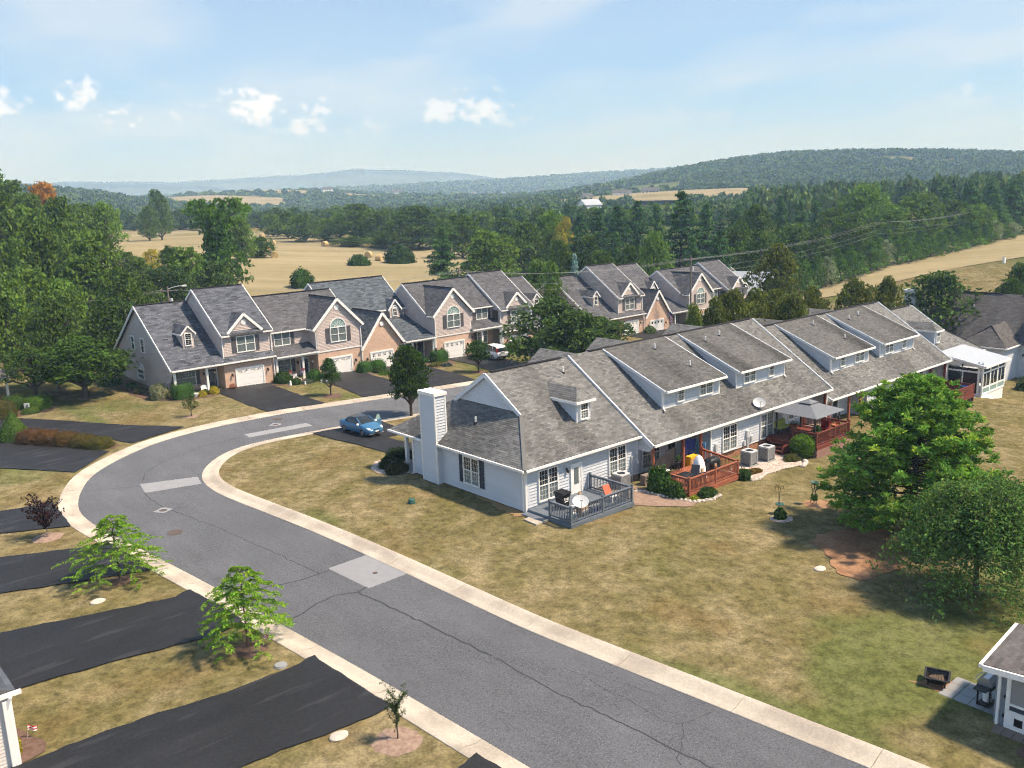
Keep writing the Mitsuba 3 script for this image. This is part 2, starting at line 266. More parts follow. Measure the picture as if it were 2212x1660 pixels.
KW = 1.12
road_poly = Polygon(np.vstack([outl, innl[::-1]])).buffer(0)
def offset(line, d):
    t = np.gradient(line, axis=0); t /= np.linalg.norm(t, axis=1, keepdims=True); return line + d * np.column_stack([-t[:, 1], t[:, 0]])
corridor = Polygon(np.vstack([offset(outl, KW - .05), offset(innl, -KW + .05)[::-1]])).buffer(0)
def clip_grid(pg, step, x0, x1, y0, y1):
    from shapely.prepared import prep
    pr_ = prep(pg); out = []
    for x in np.arange(x0, x1, step):
        for y in np.arange(y0, y1, step):
            c = sbox(x, y, x + step, y + step)
            if pr_.contains(c): out.append(c)
            elif pr_.intersects(c): out.append(c.intersection(pg))
    return out
def drape(m, pg, step, dz):
    b = pg.bounds
    for c in clip_grid(pg, step, math.floor(b[0] / step) * step, b[2], math.floor(b[1] / step) * step, b[3]):
        m.poly(c, lambda x, y: tz(x, y) + dz)
    return m
# ground: a fine grid near the houses with the road corridor cut out, coarser outwards to the horizon
def axis(a, b, step, far, g=1.055):
    mid = np.arange(a, b + .01, step); up, s, v = [], step, b
    while v < far: s *= g; v += s; up.append(v)
    dn, s, v = [], step, a
    while v > -far: s *= g; v -= s; dn.append(v)
    return np.r_[dn[::-1], mid, up]
GX, GY = axis(-44, 116, 2, 6900), axis(-48, 80, 2, 6900)
gx, gy = np.meshgrid(GX, GY, indexing='ij'); gz = tz(gx, gy)
idx = np.arange(gx.size).reshape(gx.shape)
from shapely.prepared import prep
near = prep(corridor.buffer(.01)); inside = prep(corridor)
quads, extra = [], MB()
for i in range(len(GX) - 1):
    for j in range(len(GY) - 1):
        if -44 <= GX[i] < 116 and -48 <= GY[j] < 80:
            c = sbox(GX[i], GY[j], GX[i + 1], GY[j + 1])
            if near.intersects(c):
                if not inside.contains(c): extra.poly(c.difference(corridor), lambda x, y: tz(x, y))
                continue
        quads.append([idx[i, j], idx[i + 1, j], idx[i + 1, j + 1], idx[i, j + 1]])
q = np.array(quads); gm = MB(); gm.add(np.column_stack([gx.ravel(), gy.ravel(), gz.ravel()]), np.vstack([q[:, [0, 1, 2]], q[:, [0, 2, 3]]]))
ev, ef = extra.arr(); gm.add(ev, ef)
gm.put('ground', 'lawn_mat', kind='structure', label='dry lawn turning green at its edges and the pasture beyond', category='ground')
rd = MB(); drape(rd, corridor.buffer(.3), 2, -.09)
rd.put('road', 'road_mat', kind='structure', label='grey asphalt street bending between the houses', category='road')
def sweep(name, line, side, label):
    k = thing(name, label, 'kerb', kind='structure')
    prof = [(-.03, -.16), (0, -.072), (.36, -.078), (.56, -.055), (.76, .025), (.98, .055), (KW, .03), (KW + .01, -.2)]
    step = 10
    for a in range(0, len(line) - 1, step):
        seg = line[a:min(a + step + 1, len(line))]
        if len(seg) < 2: continue
        seg = seg.copy(); t0 = seg[1] - seg[0]; t1 = seg[-1] - seg[-2]; seg[0] += t0 / np.linalg.norm(t0) * .012; seg[-1] -= t1 / np.linalg.norm(t1) * .012
        t = np.gradient(line, axis=0)[a:a + len(seg)]; t /= np.linalg.norm(t, axis=1, keepdims=True); nrm = np.column_stack([-t[:, 1], t[:, 0]]) * side
        rows = []
        for o, z in prof:
            p = seg + nrm * o; rows.append(np.column_stack([p, tz(p[:, 0], p[:, 1]) + z]))
        v = np.vstack(rows); n = len(seg); f = []
        for i in range(len(prof) - 1):
            for j in range(n - 1): f += [[i * n + j, i * n + j + 1, (i + 1) * n + j + 1], [i * n + j, (i + 1) * n + j + 1, (i + 1) * n + j]]
        e0 = [i * n for i in range(len(prof))]; e1 = [i * n + n - 1 for i in range(len(prof))]
        for e in (e0, e1): f += [[e[0], e[i], e[i + 1]] for i in range(1, len(prof) - 1)]
        MB().add(v, f).put(k + '__section', 'kerb_mat', smooth=40)
sweep('outer_kerb', outl, 1, 'rolled concrete kerb round the outside of the bend'); sweep('inner_kerb', innl, -1, 'rolled concrete kerb round the inside of the bend')
def ribbon(pts, w):
    p = np.asarray(pts, float); d = np.r_[0, np.cumsum(np.linalg.norm(np.diff(p, axis=0), axis=1))]; s = np.arange(0, d[-1], .35)
    q = np.column_stack([np.interp(s, d, p[:, 0]), np.interp(s, d, p[:, 1])]); r_ = np.random.RandomState(int(abs(p[0, 0] * 100)))
    q[1:-1] += r_.normal(0, .03, (len(q) - 2, 2)); return LineString(q).buffer(w / 2)
def flat(pg, name, m, dz, label, cat, kind=None):
    k = thing(name, label, cat, kind=kind) if name not in ('x',) else None
    mb = MB(); drape(mb, pg, 2, dz); v, f = mb.arr(); scene[k] = mikit.ply((v, f), m); return k
PATCH = [([(-12.2, 1.6), (-9.4, 1.7), (-9.0, -1.8), (-12.0, -1.9)], 'square pale patch with a small drain lid in the road by the corner lawn'), ([(-14.2, 22.9), (-10.75, 21.6), (-11.2, 19.9), (-14.6, 20.8)], 'pale patch across the inside of the road bend'), ([(-3.7, 29.5), (1.6, 29.0), (1.5, 27.8), (-3.8, 28.3)], 'long pale patch in the road before the blue car')]
for pts, lab in PATCH: flat(Polygon(pts).intersection(road_poly), 'road_patch', 'patch_mat', -.086, lab, 'road patch', 'structure')
CR = [([(-12.0, -1.7), (-12.6, -1.9), (-13.5, -1.4), (-14.4, -1.5), (-15.6, -2.0), (-16.8, -2.2)], .09), ([(-12.6, -1.9), (-12.2, -6.5), (-11.9, -11.2)], .09), ([(-11.9, -11.2), (-11.9, -14.7), (-11.6, -18.3), (-11.2, -26)], .06), ([(-12.3, 1.4), (-13.1, 1.3), (-13.9, 1.3), (-15.4, 1.8), (-17, 2)], .08),
      ([(-14.3, 22.4), (-15.9, 23.4), (-17.5, 24.2)], .06), ([(-14.6, 20.8), (-14.8, 19.1), (-14.8, 17.0), (-14.6, 16.1), (-13.8, 11.3), (-13.3, 6.6), (-12.8, 1.0)], .05), ([(-13.6, 16.2), (-14.6, 16.5), (-16.0, 16.9)], .05), ([(-13.9, 23.3), (-13.0, 25.2), (-11.2, 26.9), (-7.5, 28.6), (-3.9, 28.9)], .05),
      ([(-10.5, -13.9), (-10.3, -14.4), (-10.4, -15.5), (-10.5, -16.1), (-10.3, -16.9), (-10.4, -17.7), (-10.4, -18.4), (-10.5, -18.9), (-10.1, -19.3), (-9.7, -19.4), (-9.4, -19.6), (-8.6, -19.6)], .022), ([(-10.1, -19.3), (-10.5, -19.7), (-11.8, -20.4), (-12.1, -20.9)], .025), ([(-10.0, -14.6), (-9.7, -16), (-9.4, -17.2), (-9.2, -18)], .018), ([(0, 30.5), (12, 29.3), (30, 29)], .04)]
for pts, w in CR: flat(ribbon(pts, w).intersection(road_poly), 'sealed_crack', 'seal', -.084, 'thin dark sealed crack wandering over the road surface', 'road crack'); labels[list(labels)[-1]]['group'] = 'cracks in the road surface'
def lid(x, y, r, m, lab, name='manhole_cover', ring=True):
    k = thing(name, lab, 'manhole cover'); z = tzs(x, y) - .08
    MB().lathe([(r, -.03), (r, .006), (r * .86, .010), (r * .80, .004), (0, .004)], (x, y, z), 24).put(k + '__cover', m)
    if ring: MB().lathe([(r * 1.22, -.03), (r * 1.22, .003), (r * 1.01, .003)], (x, y, z), 24).put(k + '__ring', 'pale_iron' if m != 'iron' else 'iron')
lid(-15.9, 12.4, .36, 'iron', 'brown round manhole cover on the straight of the road'); lid(-10.8, -.6, .13, 'iron', 'small rusty lid in the square pale patch', 'drain_lid', False)
lid(.5, 32.0, .34, 'iron', 'far round manhole cover near the tan houses'); 
for (x, y, lab) in ((-15.0, 16.6, 'grey valve box in a pale square collar on the bend'), (-.5, 30.4, 'grey valve box in a pale square collar beside the long patch')):
    k = thing('valve_box', lab, 'valve box'); z = tzs(x, y) - .085
    c_, s_ = math.cos(.45), math.sin(.45); sq = [(x + (a * c_ - b * s_) * .42, y + (a * s_ + b * c_) * .42) for a, b in ((-1, -1), (1, -1), (1, 1), (-1, 1))]
    mb = MB(); mb.poly(Polygon(sq).difference(Point(x, y).buffer(.24)), z + .008); mb.put(k + '__collar', 'patch_mat')
    MB().lathe([(.22, -.02), (.22, .012), (0, .012)], (x, y, z), 20).put(k + '__lid', 'iron')
def rough(pts, seed, amp=.06):
    p = Polygon(pts); q = np.array(p.segmentize(.5).exterior.coords)[:-1]; r_ = np.random.RandomState(seed)
    return Polygon(q + r_.normal(0, amp * .5, q.shape)).buffer(0)
DRIVES = [([(-17.25, -6.0), (-18.4, -6.2), (-21.1, -6.1), (-24.0, -5.6), (-26.2, -5.45), (-27.3, -5.5), (-34, -5.4), (-34, -10.6), (-22.5, -10.9), (-20.8, -11.0), (-19.2, -11.3), (-17.0, -11.4)], 'long black driveway in the left foreground beside the thin sapling'),
          ([(-16.6, -15.7), (-17.6, -15.9), (-24, -15.6), (-24, -21), (-16, -20.8)], 'corner of a black driveway at the bottom edge'),
          ([(-18.4, 4.0), (-19.2, 3.7), (-20.9, 4.1), (-22.2, 4.5), (-24.2, 5.1), (-26.3, 5.7), (-33, 5.9), (-33, .2), (-27.0, 0.0), (-25.6, -.2), (-23.6, -.5), (-21.6, -.9), (-19.4, -1.4), (-17.9, -.9)], 'black driveway between the two bright green young trees'),
          ([(-19.3, 13.6), (-20.6, 13.6), (-24.2, 15.4), (-33, 16.5), (-33, 11.4), (-25.3, 10.3), (-21.4, 8.7), (-18.7, 7.7)], 'black driveway above the upper bright green young tree'),
          ([(-19.6, 23.1), (-21.0, 23.2), (-22.5, 23.6), (-34, 26), (-34, 21), (-23.4, 19.4), (-20.0, 17.6)], 'black driveway behind the purple leaved young tree'),
          ([(-13.2, 32.2), (-15.7, 36.8), (-18.6, 41.5), (-26, 53), (-29, 49), (-20.3, 33.8), (-16.6, 28.6)], 'wide black driveway below the brown clipped hedge'),
          ([(-6.3, 35.0), (-9.6, 39.2), (-12.6, 44.3), (-15.6, 48.8), (-21, 57), (-24, 54), (-16.2, 44.4), (-12.8, 38.1), (-11.2, 33.2)], 'black driveway above the brown clipped hedge'),
          ([(.9, 46.2), (.9, 41.5), (.8, 38.1), (.9, 34.4), (6.3, 34.0), (6.3, 38.1), (6.5, 44.3), (6.6, 46.2)], 'black driveway of the leftmost tan house'),
          ([(11.6, 46.2), (11.2, 43.7), (11.2, 40.4), (10.4, 34.0), (17.6, 33.7), (17.0, 39.0), (17.0, 43.4), (17.1, 46.2)], 'black driveway behind the small round street tree'),
          ([(18.9, 46.2), (18.6, 42), (17.9, 38.5), (17.62, 33.7), (23.6, 33.6), (24.3, 37.8), (24.5, 43.7), (22.6, 46.2)], 'black driveway behind the tall oval street tree'),
          ([(29.0, 46.2), (29.2, 40.9), (28.4, 38.1), (27.6, 33.5), (33.6, 33.4), (34.0, 39.0), (34.7, 41.0), (33.2, 46.2)], 'black driveway under the white parked car'),
          ([(38.2, 46.2), (38, 40), (37.4, 33.3), (43.2, 33.2), (43.4, 40), (43.2, 46.2)], 'black driveway behind the broad dark tree'),
          ([(60, 46.2), (59.6, 33), (70.5, 32.8), (70.6, 46.2)], 'black driveway in front of the house with the flag'),
          ([(.1, 25.3), (3.2, 25.0), (6.3, 24.9), (6.0, 21.5), (5.4, 20.3), (3.6, 20.0), (3.9, 18.2), (4.3, 16.0), (3.0, 13.9), (1.3, 15.9), (.9, 19.7), (.3, 23.0)], 'black driveway under the blue car at the grey corner house'),
          ([(66, -14), (80, -16), (80, -20), (66, -18)], 'dark side road beyond the white sunroom')]
for i, (pts, lab) in enumerate(DRIVES): flat(rough(pts, i), 'driveway', 'drive_mat', .062 if i != 14 else .03, lab, 'driveway', 'structure')
# hay fields and mountains
FIELDS = [([(8.4, 125.7), (4.1, 87.0), (5.3, 78.0), (11.3, 75.4), (19.3, 73.8), (35.8, 78.0), (55.1, 85.1), (80.4, 102.9), (124.6, 163.8), (143.1, 207.3), (133.0, 222.7), (100.9, 193.6), (131.2, 257.4), (144.2, 338.8), (134.0, 387.3), (105.6, 398.8), (61.4, 278.3), (24.5, 177.9)], 'mown hay field with round bales behind the tan houses'),
          ([(138.2, 502.9), (163.2, 461.4), (174.0, 418.9), (213.2, 404.7), (245.6, 462.7), (241.6, 545.6), (215.6, 594.6), (186.6, 633.0)], 'strip of dry field beyond the first hedgerow'),
          ([(370.2, 1175.5), (394.2, 1048.7), (497.9, 985.2), (583.2, 1149.4), (518.7, 1258.4), (452.1, 1422.1)], 'pale stubble field on the left below the hill'),
          ([(541.4, 1384.3), (587.0, 1278.6), (667.7, 1235.0), (766.4, 1414.1), (764.7, 1574.5), (680.2, 1594.9)], 'tan field on the far rounded hill'),
          ([(656.9, 1151.8), (711.4, 1078.0), (812.3, 1215.4), (758.5, 1288.6)], 'narrow tan field between the far woods'),
          ([(417.4, 419.5), (444.4, 369.6), (466.3, 324.1), (519.8, 290.9), (596.3, 330.4), (662.2, 445.4), (621.4, 520.5), (498.9, 507.7)], 'pale field in front of the white barns'),
          ([(589.7, 587.7), (660.5, 513.0), (776.1, 598.1), (774.9, 665.4), (692.7, 683.7)], 'green pasture behind the white barns'),
          ([(106.3, 47.3), (116.4, 42.5), (135.6, 39.1), (176.9, 32.3), (246.1, 51.7), (213.4, 56.3), (172.8, 55.8), (145.0, 54.8), (125.6, 53.1)], 'bare hay slope beyond the grey houses')]
FIELD_XY = [f[0] for f in FIELDS]
for i, (pts, lab) in enumerate(FIELDS):
    pg = Polygon(pts).buffer(6).buffer(-6) if i not in (0, 7) else Polygon(pts).buffer(3).buffer(-3); k = thing('hay_field' if i != 6 else 'pasture', lab, 'field', kind='structure')
    mb = MB(); drape(mb, pg, 10 if i in (0, 7) else 40, .12 if i in (0, 7) else 3.0); v, f = mb.arr(); scene[k] = mikit.ply((v, f), 'hay_mat' if i != 6 else 'pasture_mat')
dull('pasture_mat', mikit.proc(lambda p, n, uv: mi.Color3f(.11, .135, .05) * (.7 + .6 * fbm(p.x * .03, p.y * .03, 1.0, 3))))
for D, H, seed, c0, c1, lab in ((4800, 150, 3, -1500, 760, 'faint blue mountain range on the horizon'), (5800, 205, 8, -200, 1150, 'palest and farthest blue mountain range')):
    n = 160; cols = np.linspace(c0, c1, n); rows = []
    for k_ in range(4):
        t = k_ / 3.0; p = np.array([at(c, D - 900 * (1 - t)) for c in cols])
        h = H * (.48 + .95 * meshkit.fbm(np.stack([cols / 420, 0 * cols, 0 * cols + seed], -1), 4, seed)) * np.sin(np.pi * np.clip((cols - c0) / (c1 - c0), 0, 1)) ** .35
        rows.append(np.column_stack([p, np.minimum(-20 + h * t ** 1.3, 290)]))
    p = np.array([at(c, D + 500) for c in cols]); rows.append(np.column_stack([p, 0 * cols - 20]))
    v = np.vstack(rows); f = []
    for i in range(len(rows) - 1):
        for j in range(n - 1): f += [[i * n + j, i * n + j + 1, (i + 1) * n + j + 1], [i * n + j, (i + 1) * n + j + 1, (i + 1) * n + j]]
    MB().add(v, f).put('mountains', 'mountain_mat', smooth=True, kind='structure', label=lab, category='mountains')
# ---------------------------------------------------------------- house building
RS = np.random.RandomState(11)
def siding(m, poly, fr, step=.19, proud=.05):
    """Lapped boards over the wall polygon (u, z) of the frame fr; returns one piece per course."""
    pg = Polygon(poly) if not hasattr(poly, 'bounds') else poly; u0, z0, u1, z1 = pg.bounds; out = []
    z = z0
    while z < z1 - .01:
        c = pg.intersection(sbox(u0 - 1, z + step * .13, u1 + 1, min(z + step, z1)))
        for g in getattr(c, 'geoms', [c]):
            if g.geom_type != 'Polygon' or g.area < .004: continue
            p = np.array(g.exterior.coords)[:-1]; n = len(p)
            off = proud - (proud - .006) * (p[:, 1] - z) / step
            b = np.column_stack([p[:, 0], 0 * off - .01, p[:, 1]]); t = np.column_stack([p[:, 0], off, p[:, 1]])
            f = [[n, n + i, n + i + 1] for i in range(1, n - 1)]
            for i in range(n): j = (i + 1) % n; f += [[i, j, n + j], [i, n + j, n + i]]
            out.append((np.vstack([b, t]), f))
        z += step
    if m is not None:
        for v, f in out: m.add(v, f)
    return out
def boards(key, poly, fr, material, step=.19, name='siding_board'):
    for v, f in siding(None, poly, fr, step): MB(fr).add(v, f).put(key + '__' + name, material)
def wall(key, poly, fr, material, board=None, thick=.18, name='wall', each=False, step=.19, **lab):
    """A wall plate with its outer face on the frame's plane; lapped boards stand proud of it."""
    m = MB(fr); m.prism([(u, -.012, z) for u, z in poly], (0, -thick, 0))
    if board and not each: siding(m, poly, fr, step)
    k = m.put(key + '__' + name, board or material, **lab)
    if board and each: boards(k, poly, fr, board, step)
    return k
def window(key, fr, u, z0, z1, w, sashes=2, kind='pane', grid=(3, 4), arch=0.0, name='window', t=.075):
    """Frame, sashes and muntins stand proud of the wall; the panes lie back in them."""
    m = MB(fr); P = .125
    u0, u1 = u - w / 2, u + w / 2
    m.box(u0 - t, u0, -.02, P, z0 - t, z1 + t); m.box(u1, u1 + t, -.02, P, z0 - t, z1 + t); m.box(u0, u1, -.02, P + .02, z0 - t, z0)
    if not arch: m.box(u0, u1, -.02, P + .01, z1, z1 + t)
    sw = (u1 - u0) / sashes
    for i in range(1, sashes): m.box(u0 + i * sw - .045, u0 + i * sw + .045, -.02, P - .004, z0, z1)
    zm = (z0 + z1) / 2
    for i in range(sashes):
        a, b = u0 + i * sw + (.055 if i else 0), u0 + (i + 1) * sw - (.055 if i < sashes - 1 else 0)
        m.box(a, b, -.02, P - .012, zm - .025, zm + .025)
        for g in range(1, grid[0]): x = a + (b - a) * g / grid[0]; m.box(x - .006, x + .006, 0.066, P - .045, z0, z1)
        for h0, h1 in ((z0, zm), (zm, z1)):
            for g in range(1, grid[1] // 2): z = h0 + (h1 - h0) * g / (grid[1] // 2); m.box(a, b, .066, P - .046, z - .006, z + .006)
    if arch:
        th = np.linspace(0, math.pi, 17); r = w / 2; m.box(u0, u1, -.02, P - .002, z1 - .04, z1 + .05)
        for i in range(16):
            p = [((u + math.cos(x) * R), z1 + .02 + math.sin(x) * R * arch) for x in (th[i], th[i + 1]) for R in (r, r + t)]
            m.hexa([(q[0], y, q[1]) for q in p for y in (-.02, P)])
        for a in (.52, 1.05, 1.57, 2.09, 2.62): m.beam((u, .075, z1), (u + math.cos(a) * r, .075, z1 + math.sin(a) * r * arch), .025, .03, (0, 1, 0))
        for a, b in zip(np.linspace(0, math.pi, 13)[:-1], np.linspace(0, math.pi, 13)[1:]): m.beam((u + math.cos(a) * r * .5, .075, z1 + math.sin(a) * r * .5 * arch), (u + math.cos(b) * r * .5, .075, z1 + math.sin(b) * r * .5 * arch), .025, .03, (0, 1, 0))
    k = m.put(key + '__' + name, 'white_paint')
    if True:
        for i in range(sashes):
            a, b = u0 + i * sw, u0 + (i + 1) * sw
            MB(fr).box(a, b, .050, .064, zm, z1).put(k + '__pane', 'pane' if kind == 'half' else kind); MB(fr).box(a, b, .046, .068, z0, zm).put(k + '__pane', 'curtain_pane' if kind == 'half' else kind)

    if arch:
        r = w / 2; MB(fr).prism([(u + math.cos(x) * r, .052, z1 + math.sin(x) * r * arch) for x in np.linspace(0, math.pi, 17)], (0, .012, 0)).put(k + '__pane', 'green_pane', label='pale green fanlight')
    return k
def shutter(key, fr, u0, u1, z0, z1, m='shutter_grey'):
    b = MB(fr); b.box(u0, u1, .0, .085, z0, z1)
    for a, c in ((z0 + .06, (z0 + z1) / 2 - .04), ((z0 + z1) / 2 + .04, z1 - .06)):
        n = max(3, int((c - a) / .09))
        for i in range(n): z = a + (c - a) * (i + .5) / n; b.hexa([(u, y + (.01 if q else -.01) * (1 if y > .08 else 0), z + q * .03 - .015) for u in (u0 + .05, u1 - .05) for y in (.06, .100) for q in (0, 1)])
    b.put(key + '__shutter', m)
TONES = {'grey': (np.array([.185, .188, .188]), .22), 'greydark': (np.array([.140, .142, .142]), .18), 'tan1': (np.array([.108, .118, .142]), .30), 'tan2': (np.array([.112, .115, .128]), .22), 'tan3': (np.array([.100, .118, .140]), .30), 'plain': (np.array([.125, .12, .122]), .16), 'bluegrey': (np.array([.085, .098, .12]), .22)}
def roof(key, polys, tone, tabs=True, tab=(.33, .145), name='roof', pieces=0, streak=.35, th=.13, seed=1, eave_z=None):
    """Roof slabs; every slope carries overlapping shingle tabs of its own tone. The largest ones can be parts."""
    m = MB()
    for p in polys: m.prism(p, (0, 0, -th))
    k = m.put(key + '__' + name, 'roof_base')
    if not tabs: return k
    c0, var = TONES[tone]; r_ = np.random.RandomState(seed); V, F, C, n = [], [], [], 0; pcs = []
    for p in polys:
        p = np.asarray(p, float); nr = np.cross(p[1] - p[0], p[2] - p[0]); nr /= np.linalg.norm(nr); nr *= np.sign(nr[2]) or 1
        e = np.cross([0, 0, 1.0], nr); e /= max(np.linalg.norm(e), 1e-9); up = np.cross(nr, e); up = up if up[2] > 0 else -up
        o = p[np.argmin(p @ up)]; o = o - ((o - p[0]) @ nr) * nr; q = np.column_stack([(p - o) @ e, (p - o) @ up]); pg = Polygon(q).buffer(0)
        u0, s0, u1, s1 = pg.bounds; pr_ = prep(pg); rows = int((s1 - s0) / tab[1]) + 1
        for i in range(rows):
            sh = (i % 2) * .5 * tab[0] + r_.uniform(-.06, .06); sA = s0 + i * tab[1]
            for a in np.arange(u0 - sh - tab[0], u1 + tab[0], tab[0]):
                cell = sbox(a + .006, sA, a + tab[0] - .006, sA + tab[1])
                if not pr_.intersects(cell): continue
                if not pr_.contains(cell):
                    x = cell.intersection(pg)
                    if x.area < .15 * cell.area or x.geom_type != 'Polygon': continue
                    pts = np.array(x.minimum_rotated_rectangle.exterior.coords)[:-1] if False else np.array([(x.bounds[0], x.bounds[1]), (x.bounds[2], x.bounds[1]), (x.bounds[2], x.bounds[3]), (x.bounds[0], x.bounds[3])]) if x.area > .9 * (x.bounds[2] - x.bounds[0]) * (x.bounds[3] - x.bounds[1]) else np.array(x.exterior.coords)[:-1]
                else: pts = np.array([(a + .006, sA), (a + tab[0] - .006, sA), (a + tab[0] - .006, sA + tab[1]), (a + .006, sA + tab[1])])
                lift = .020 - .016 * (pts[:, 1] - sA) / tab[1]
                top = o + pts[:, :1] * e + pts[:, 1:] * up + lift[:, None] * nr; bot = o + pts[:, :1] * e + pts[:, 1:] * up + .001 * nr; N = len(pts)
                f = [[0, j, j + 1] for j in range(1, N - 1)]
                for j in range(N): jj = (j + 1) % N; f += [[N + j, N + jj, jj], [N + j, jj, j]]
                col = c0 * (1 + var * (r_.uniform(-1, 1) + .6 * r_.choice([-1, 0, 0, 1]))) * np.array([1, 1, 1]) + r_.uniform(-.006, .006, 3) * np.array([1, .4, -1]) * c0[0] * 4
                if streak:
                    g = meshkit.fbm(np.array([[(a + u0) * .55 + o[0] * .55, (s1 - sA) * .06, o[1] * .3]]), 3, seed)[0]; down = np.clip((s1 - sA) / max(s1 - s0, .1), 0, 1)
                    col = col * (1 - streak * np.clip((g - .42) * 3.2, 0, 1) * (.45 + .55 * down))
                v = np.vstack([top, bot])
                V.append(v); F.append(np.array(f)); C.append(np.clip(col, .01, .6))
    if pieces:
        m4 = XF[-1]; cen = np.array([(v.mean(0) @ m4[:3, :3].T + m4[:3, 3]) for v in V]); d = np.linalg.norm(cen - O, axis=1); first = set(np.argsort(d)[:pieces].tolist())
    else: first = set()
    rest = MB()
    for i, (v, f, c) in enumerate(zip(V, F, C)):
        if i in first: MB().add(v, f, c).put(k + '__shingle', 'shingle')
        else: rest.add(v, f, c)
    rest.put(k + '__shingles', 'shingle', kind='stuff', label='rows of overlapping asphalt shingles')
    return k
def cap(key, p, q, w=.28): 
    b = MB(); b.beam(np.array(p) + [0, 0, .05], np.array(q) + [0, 0, .05], w, .07); b.put(key + '__ridge_vent', 'roof_cap')
def trimline(key, segs, w=.06, h=.19, dz=-.07, name='trim', m='trim'):
    b = MB()
    for p, q in segs: b.beam(np.array(p, float) + [0, 0, dz], np.array(q, float) + [0, 0, dz], w, h)
    b.put(key + '__' + name, m)
def gutter(key, p, q, down=None, out=(0, -1), m='trim'):
    """A gutter along an eave, with a downspout to the ground at each of the points given."""
    p, q = np.array(p, float), np.array(q, float); o3 = np.array([out[0], out[1], 0]) * .06
    MB().beam(p + o3 + [0, 0, -.05], q + o3 + [0, 0, -.05], .12, .13).put(key + '__gutter', m)
    for (x, y, zt, zb) in down or []:
        b = MB(); e = p + (q - p) * np.clip(((np.array([x, y]) - p[:2]) @ (q - p)[:2]) / ((q - p)[:2] @ (q - p)[:2]), .01, .99)
        b.beam((e[0] + o3[0], e[1] + o3[1], e[2] - .1), (x, y, zt), .08, .08); b.beam((x, y, zt + .03), (x, y, zb + .12), .09, .08, (0, 1, 0)); b.beam((x, y, zb + .14), (x + out[0] * .3 - (.25 if out[1] else 0), y + out[1] * .35, zb + .05), .09, .08)
        b.put(key + '__downspout', m)
def lamp(key, fr, u, z):
    b = MB(fr); b.box(u - .06, u + .06, 0, .03, z - .1, z + .12); b.beam((u, 0, z + .08), (u, .16, z + .12), .03, .03)
    b.lathe([(.0, .12), (.09, .04), (.085, .02), (.07, -.16), (.03, -.19), (0, -.19)], (u, .16, z), 8); b.put(key + '__wall_lamp', 'dark_metal')
def disc(key, fr, u, z, r=.27):
    b = MB(fr); n = 20; th = np.arange(n) * 2 * np.pi / n
    for R, y0, y1 in ((r, 0, .075), (r * .72, 0, .09), (r * .3, 0, .10)): b.prism([(u + R * math.cos(t), y0, z + R * math.sin(t)) for t in th], (0, y1 - y0, 0))
    b.put(key + '__gable_disc', 'white_paint')
def garage(key, fr, u0, u1, z0, z1, style):
    b = MB(fr); b.box(u0 - .14, u0, -.02, .09, z0, z1 + .14); b.box(u1, u1 + .14, -.02, .09, z0, z1 + .14); b.box(u0, u1, -.02, .09, z1, z1 + .14)
    k = b.put(key + '__garage_door', 'white_paint')
    n = 4; h = (z1 - z0) / n
    for i in range(n):
        p = MB(fr); p.box(u0 + .005, u1 - .005, 0, .03, z0 + i * h + .008, z0 + (i + 1) * h - .008)
        if i < n - 1 or style == 'none':
            for j in range(4): a = u0 + (u1 - u0) * (j + .12) / 4; c = u0 + (u1 - u0) * (j + .88) / 4; p.box(a, c, .03, .038, z0 + i * h + .1, z0 + (i + 1) * h - .1)
        p.put(k + '__panel', 'white_paint')
    zc = z1 - h * .5
    for j in range(4):
        uc = u0 + (u1 - u0) * (j + .5) / 4; b = MB(fr)
        if style == 'fan':
            for a in (.35, .95, 1.57, 2.2, 2.8):
                if (j % 2 == 0 and a > 2.5) or (j % 2 and a < .6): continue
                d = np.array([math.cos(a), math.sin(a)]); s_ = np.array([-d[1], d[0]]); c = np.array([uc, zc - .14])
                b.prism([(c[0] + d[0] * .08, .031, c[1] + d[1] * .08), (c[0] + d[0] * .26 + s_[0] * .045, .031, c[1] + d[1] * .26 + s_[1] * .045), (c[0] + d[0] * .32, .031, c[1] + d[1] * .32), (c[0] + d[0] * .26 - s_[0] * .045, .031, c[1] + d[1] * .26 - s_[1] * .045)], (0, .006, 0))
        elif style == 'cross':
            for a in (-1, 1):
                for c in (-1, 1): b.box(uc + a * .09 - .065, uc + a * .09 + .065, .031, .037, zc + c * .085 - .06, zc + c * .085 + .06)
        elif style == 'square': b.box(uc - .17, uc + .17, .031, .037, zc - .14, zc + .14)
        else: continue
        b.put(k + '__pane', 'pane')
    return k
def column(key, x, y, z0, z1, r=.1):
    b = MB(); b.box(x - r * 1.25, x + r * 1.25, y - r * 1.25, y + r * 1.25, z0, z0 + .12); b.box(x - r, x + r, y - r, y + r, z0 + .12, z1 - .1); b.box(x - r * 1.25, x + r * 1.25, y - r * 1.25, y + r * 1.25, z1 - .1, z1); b.put(key + '__column', 'white_paint')
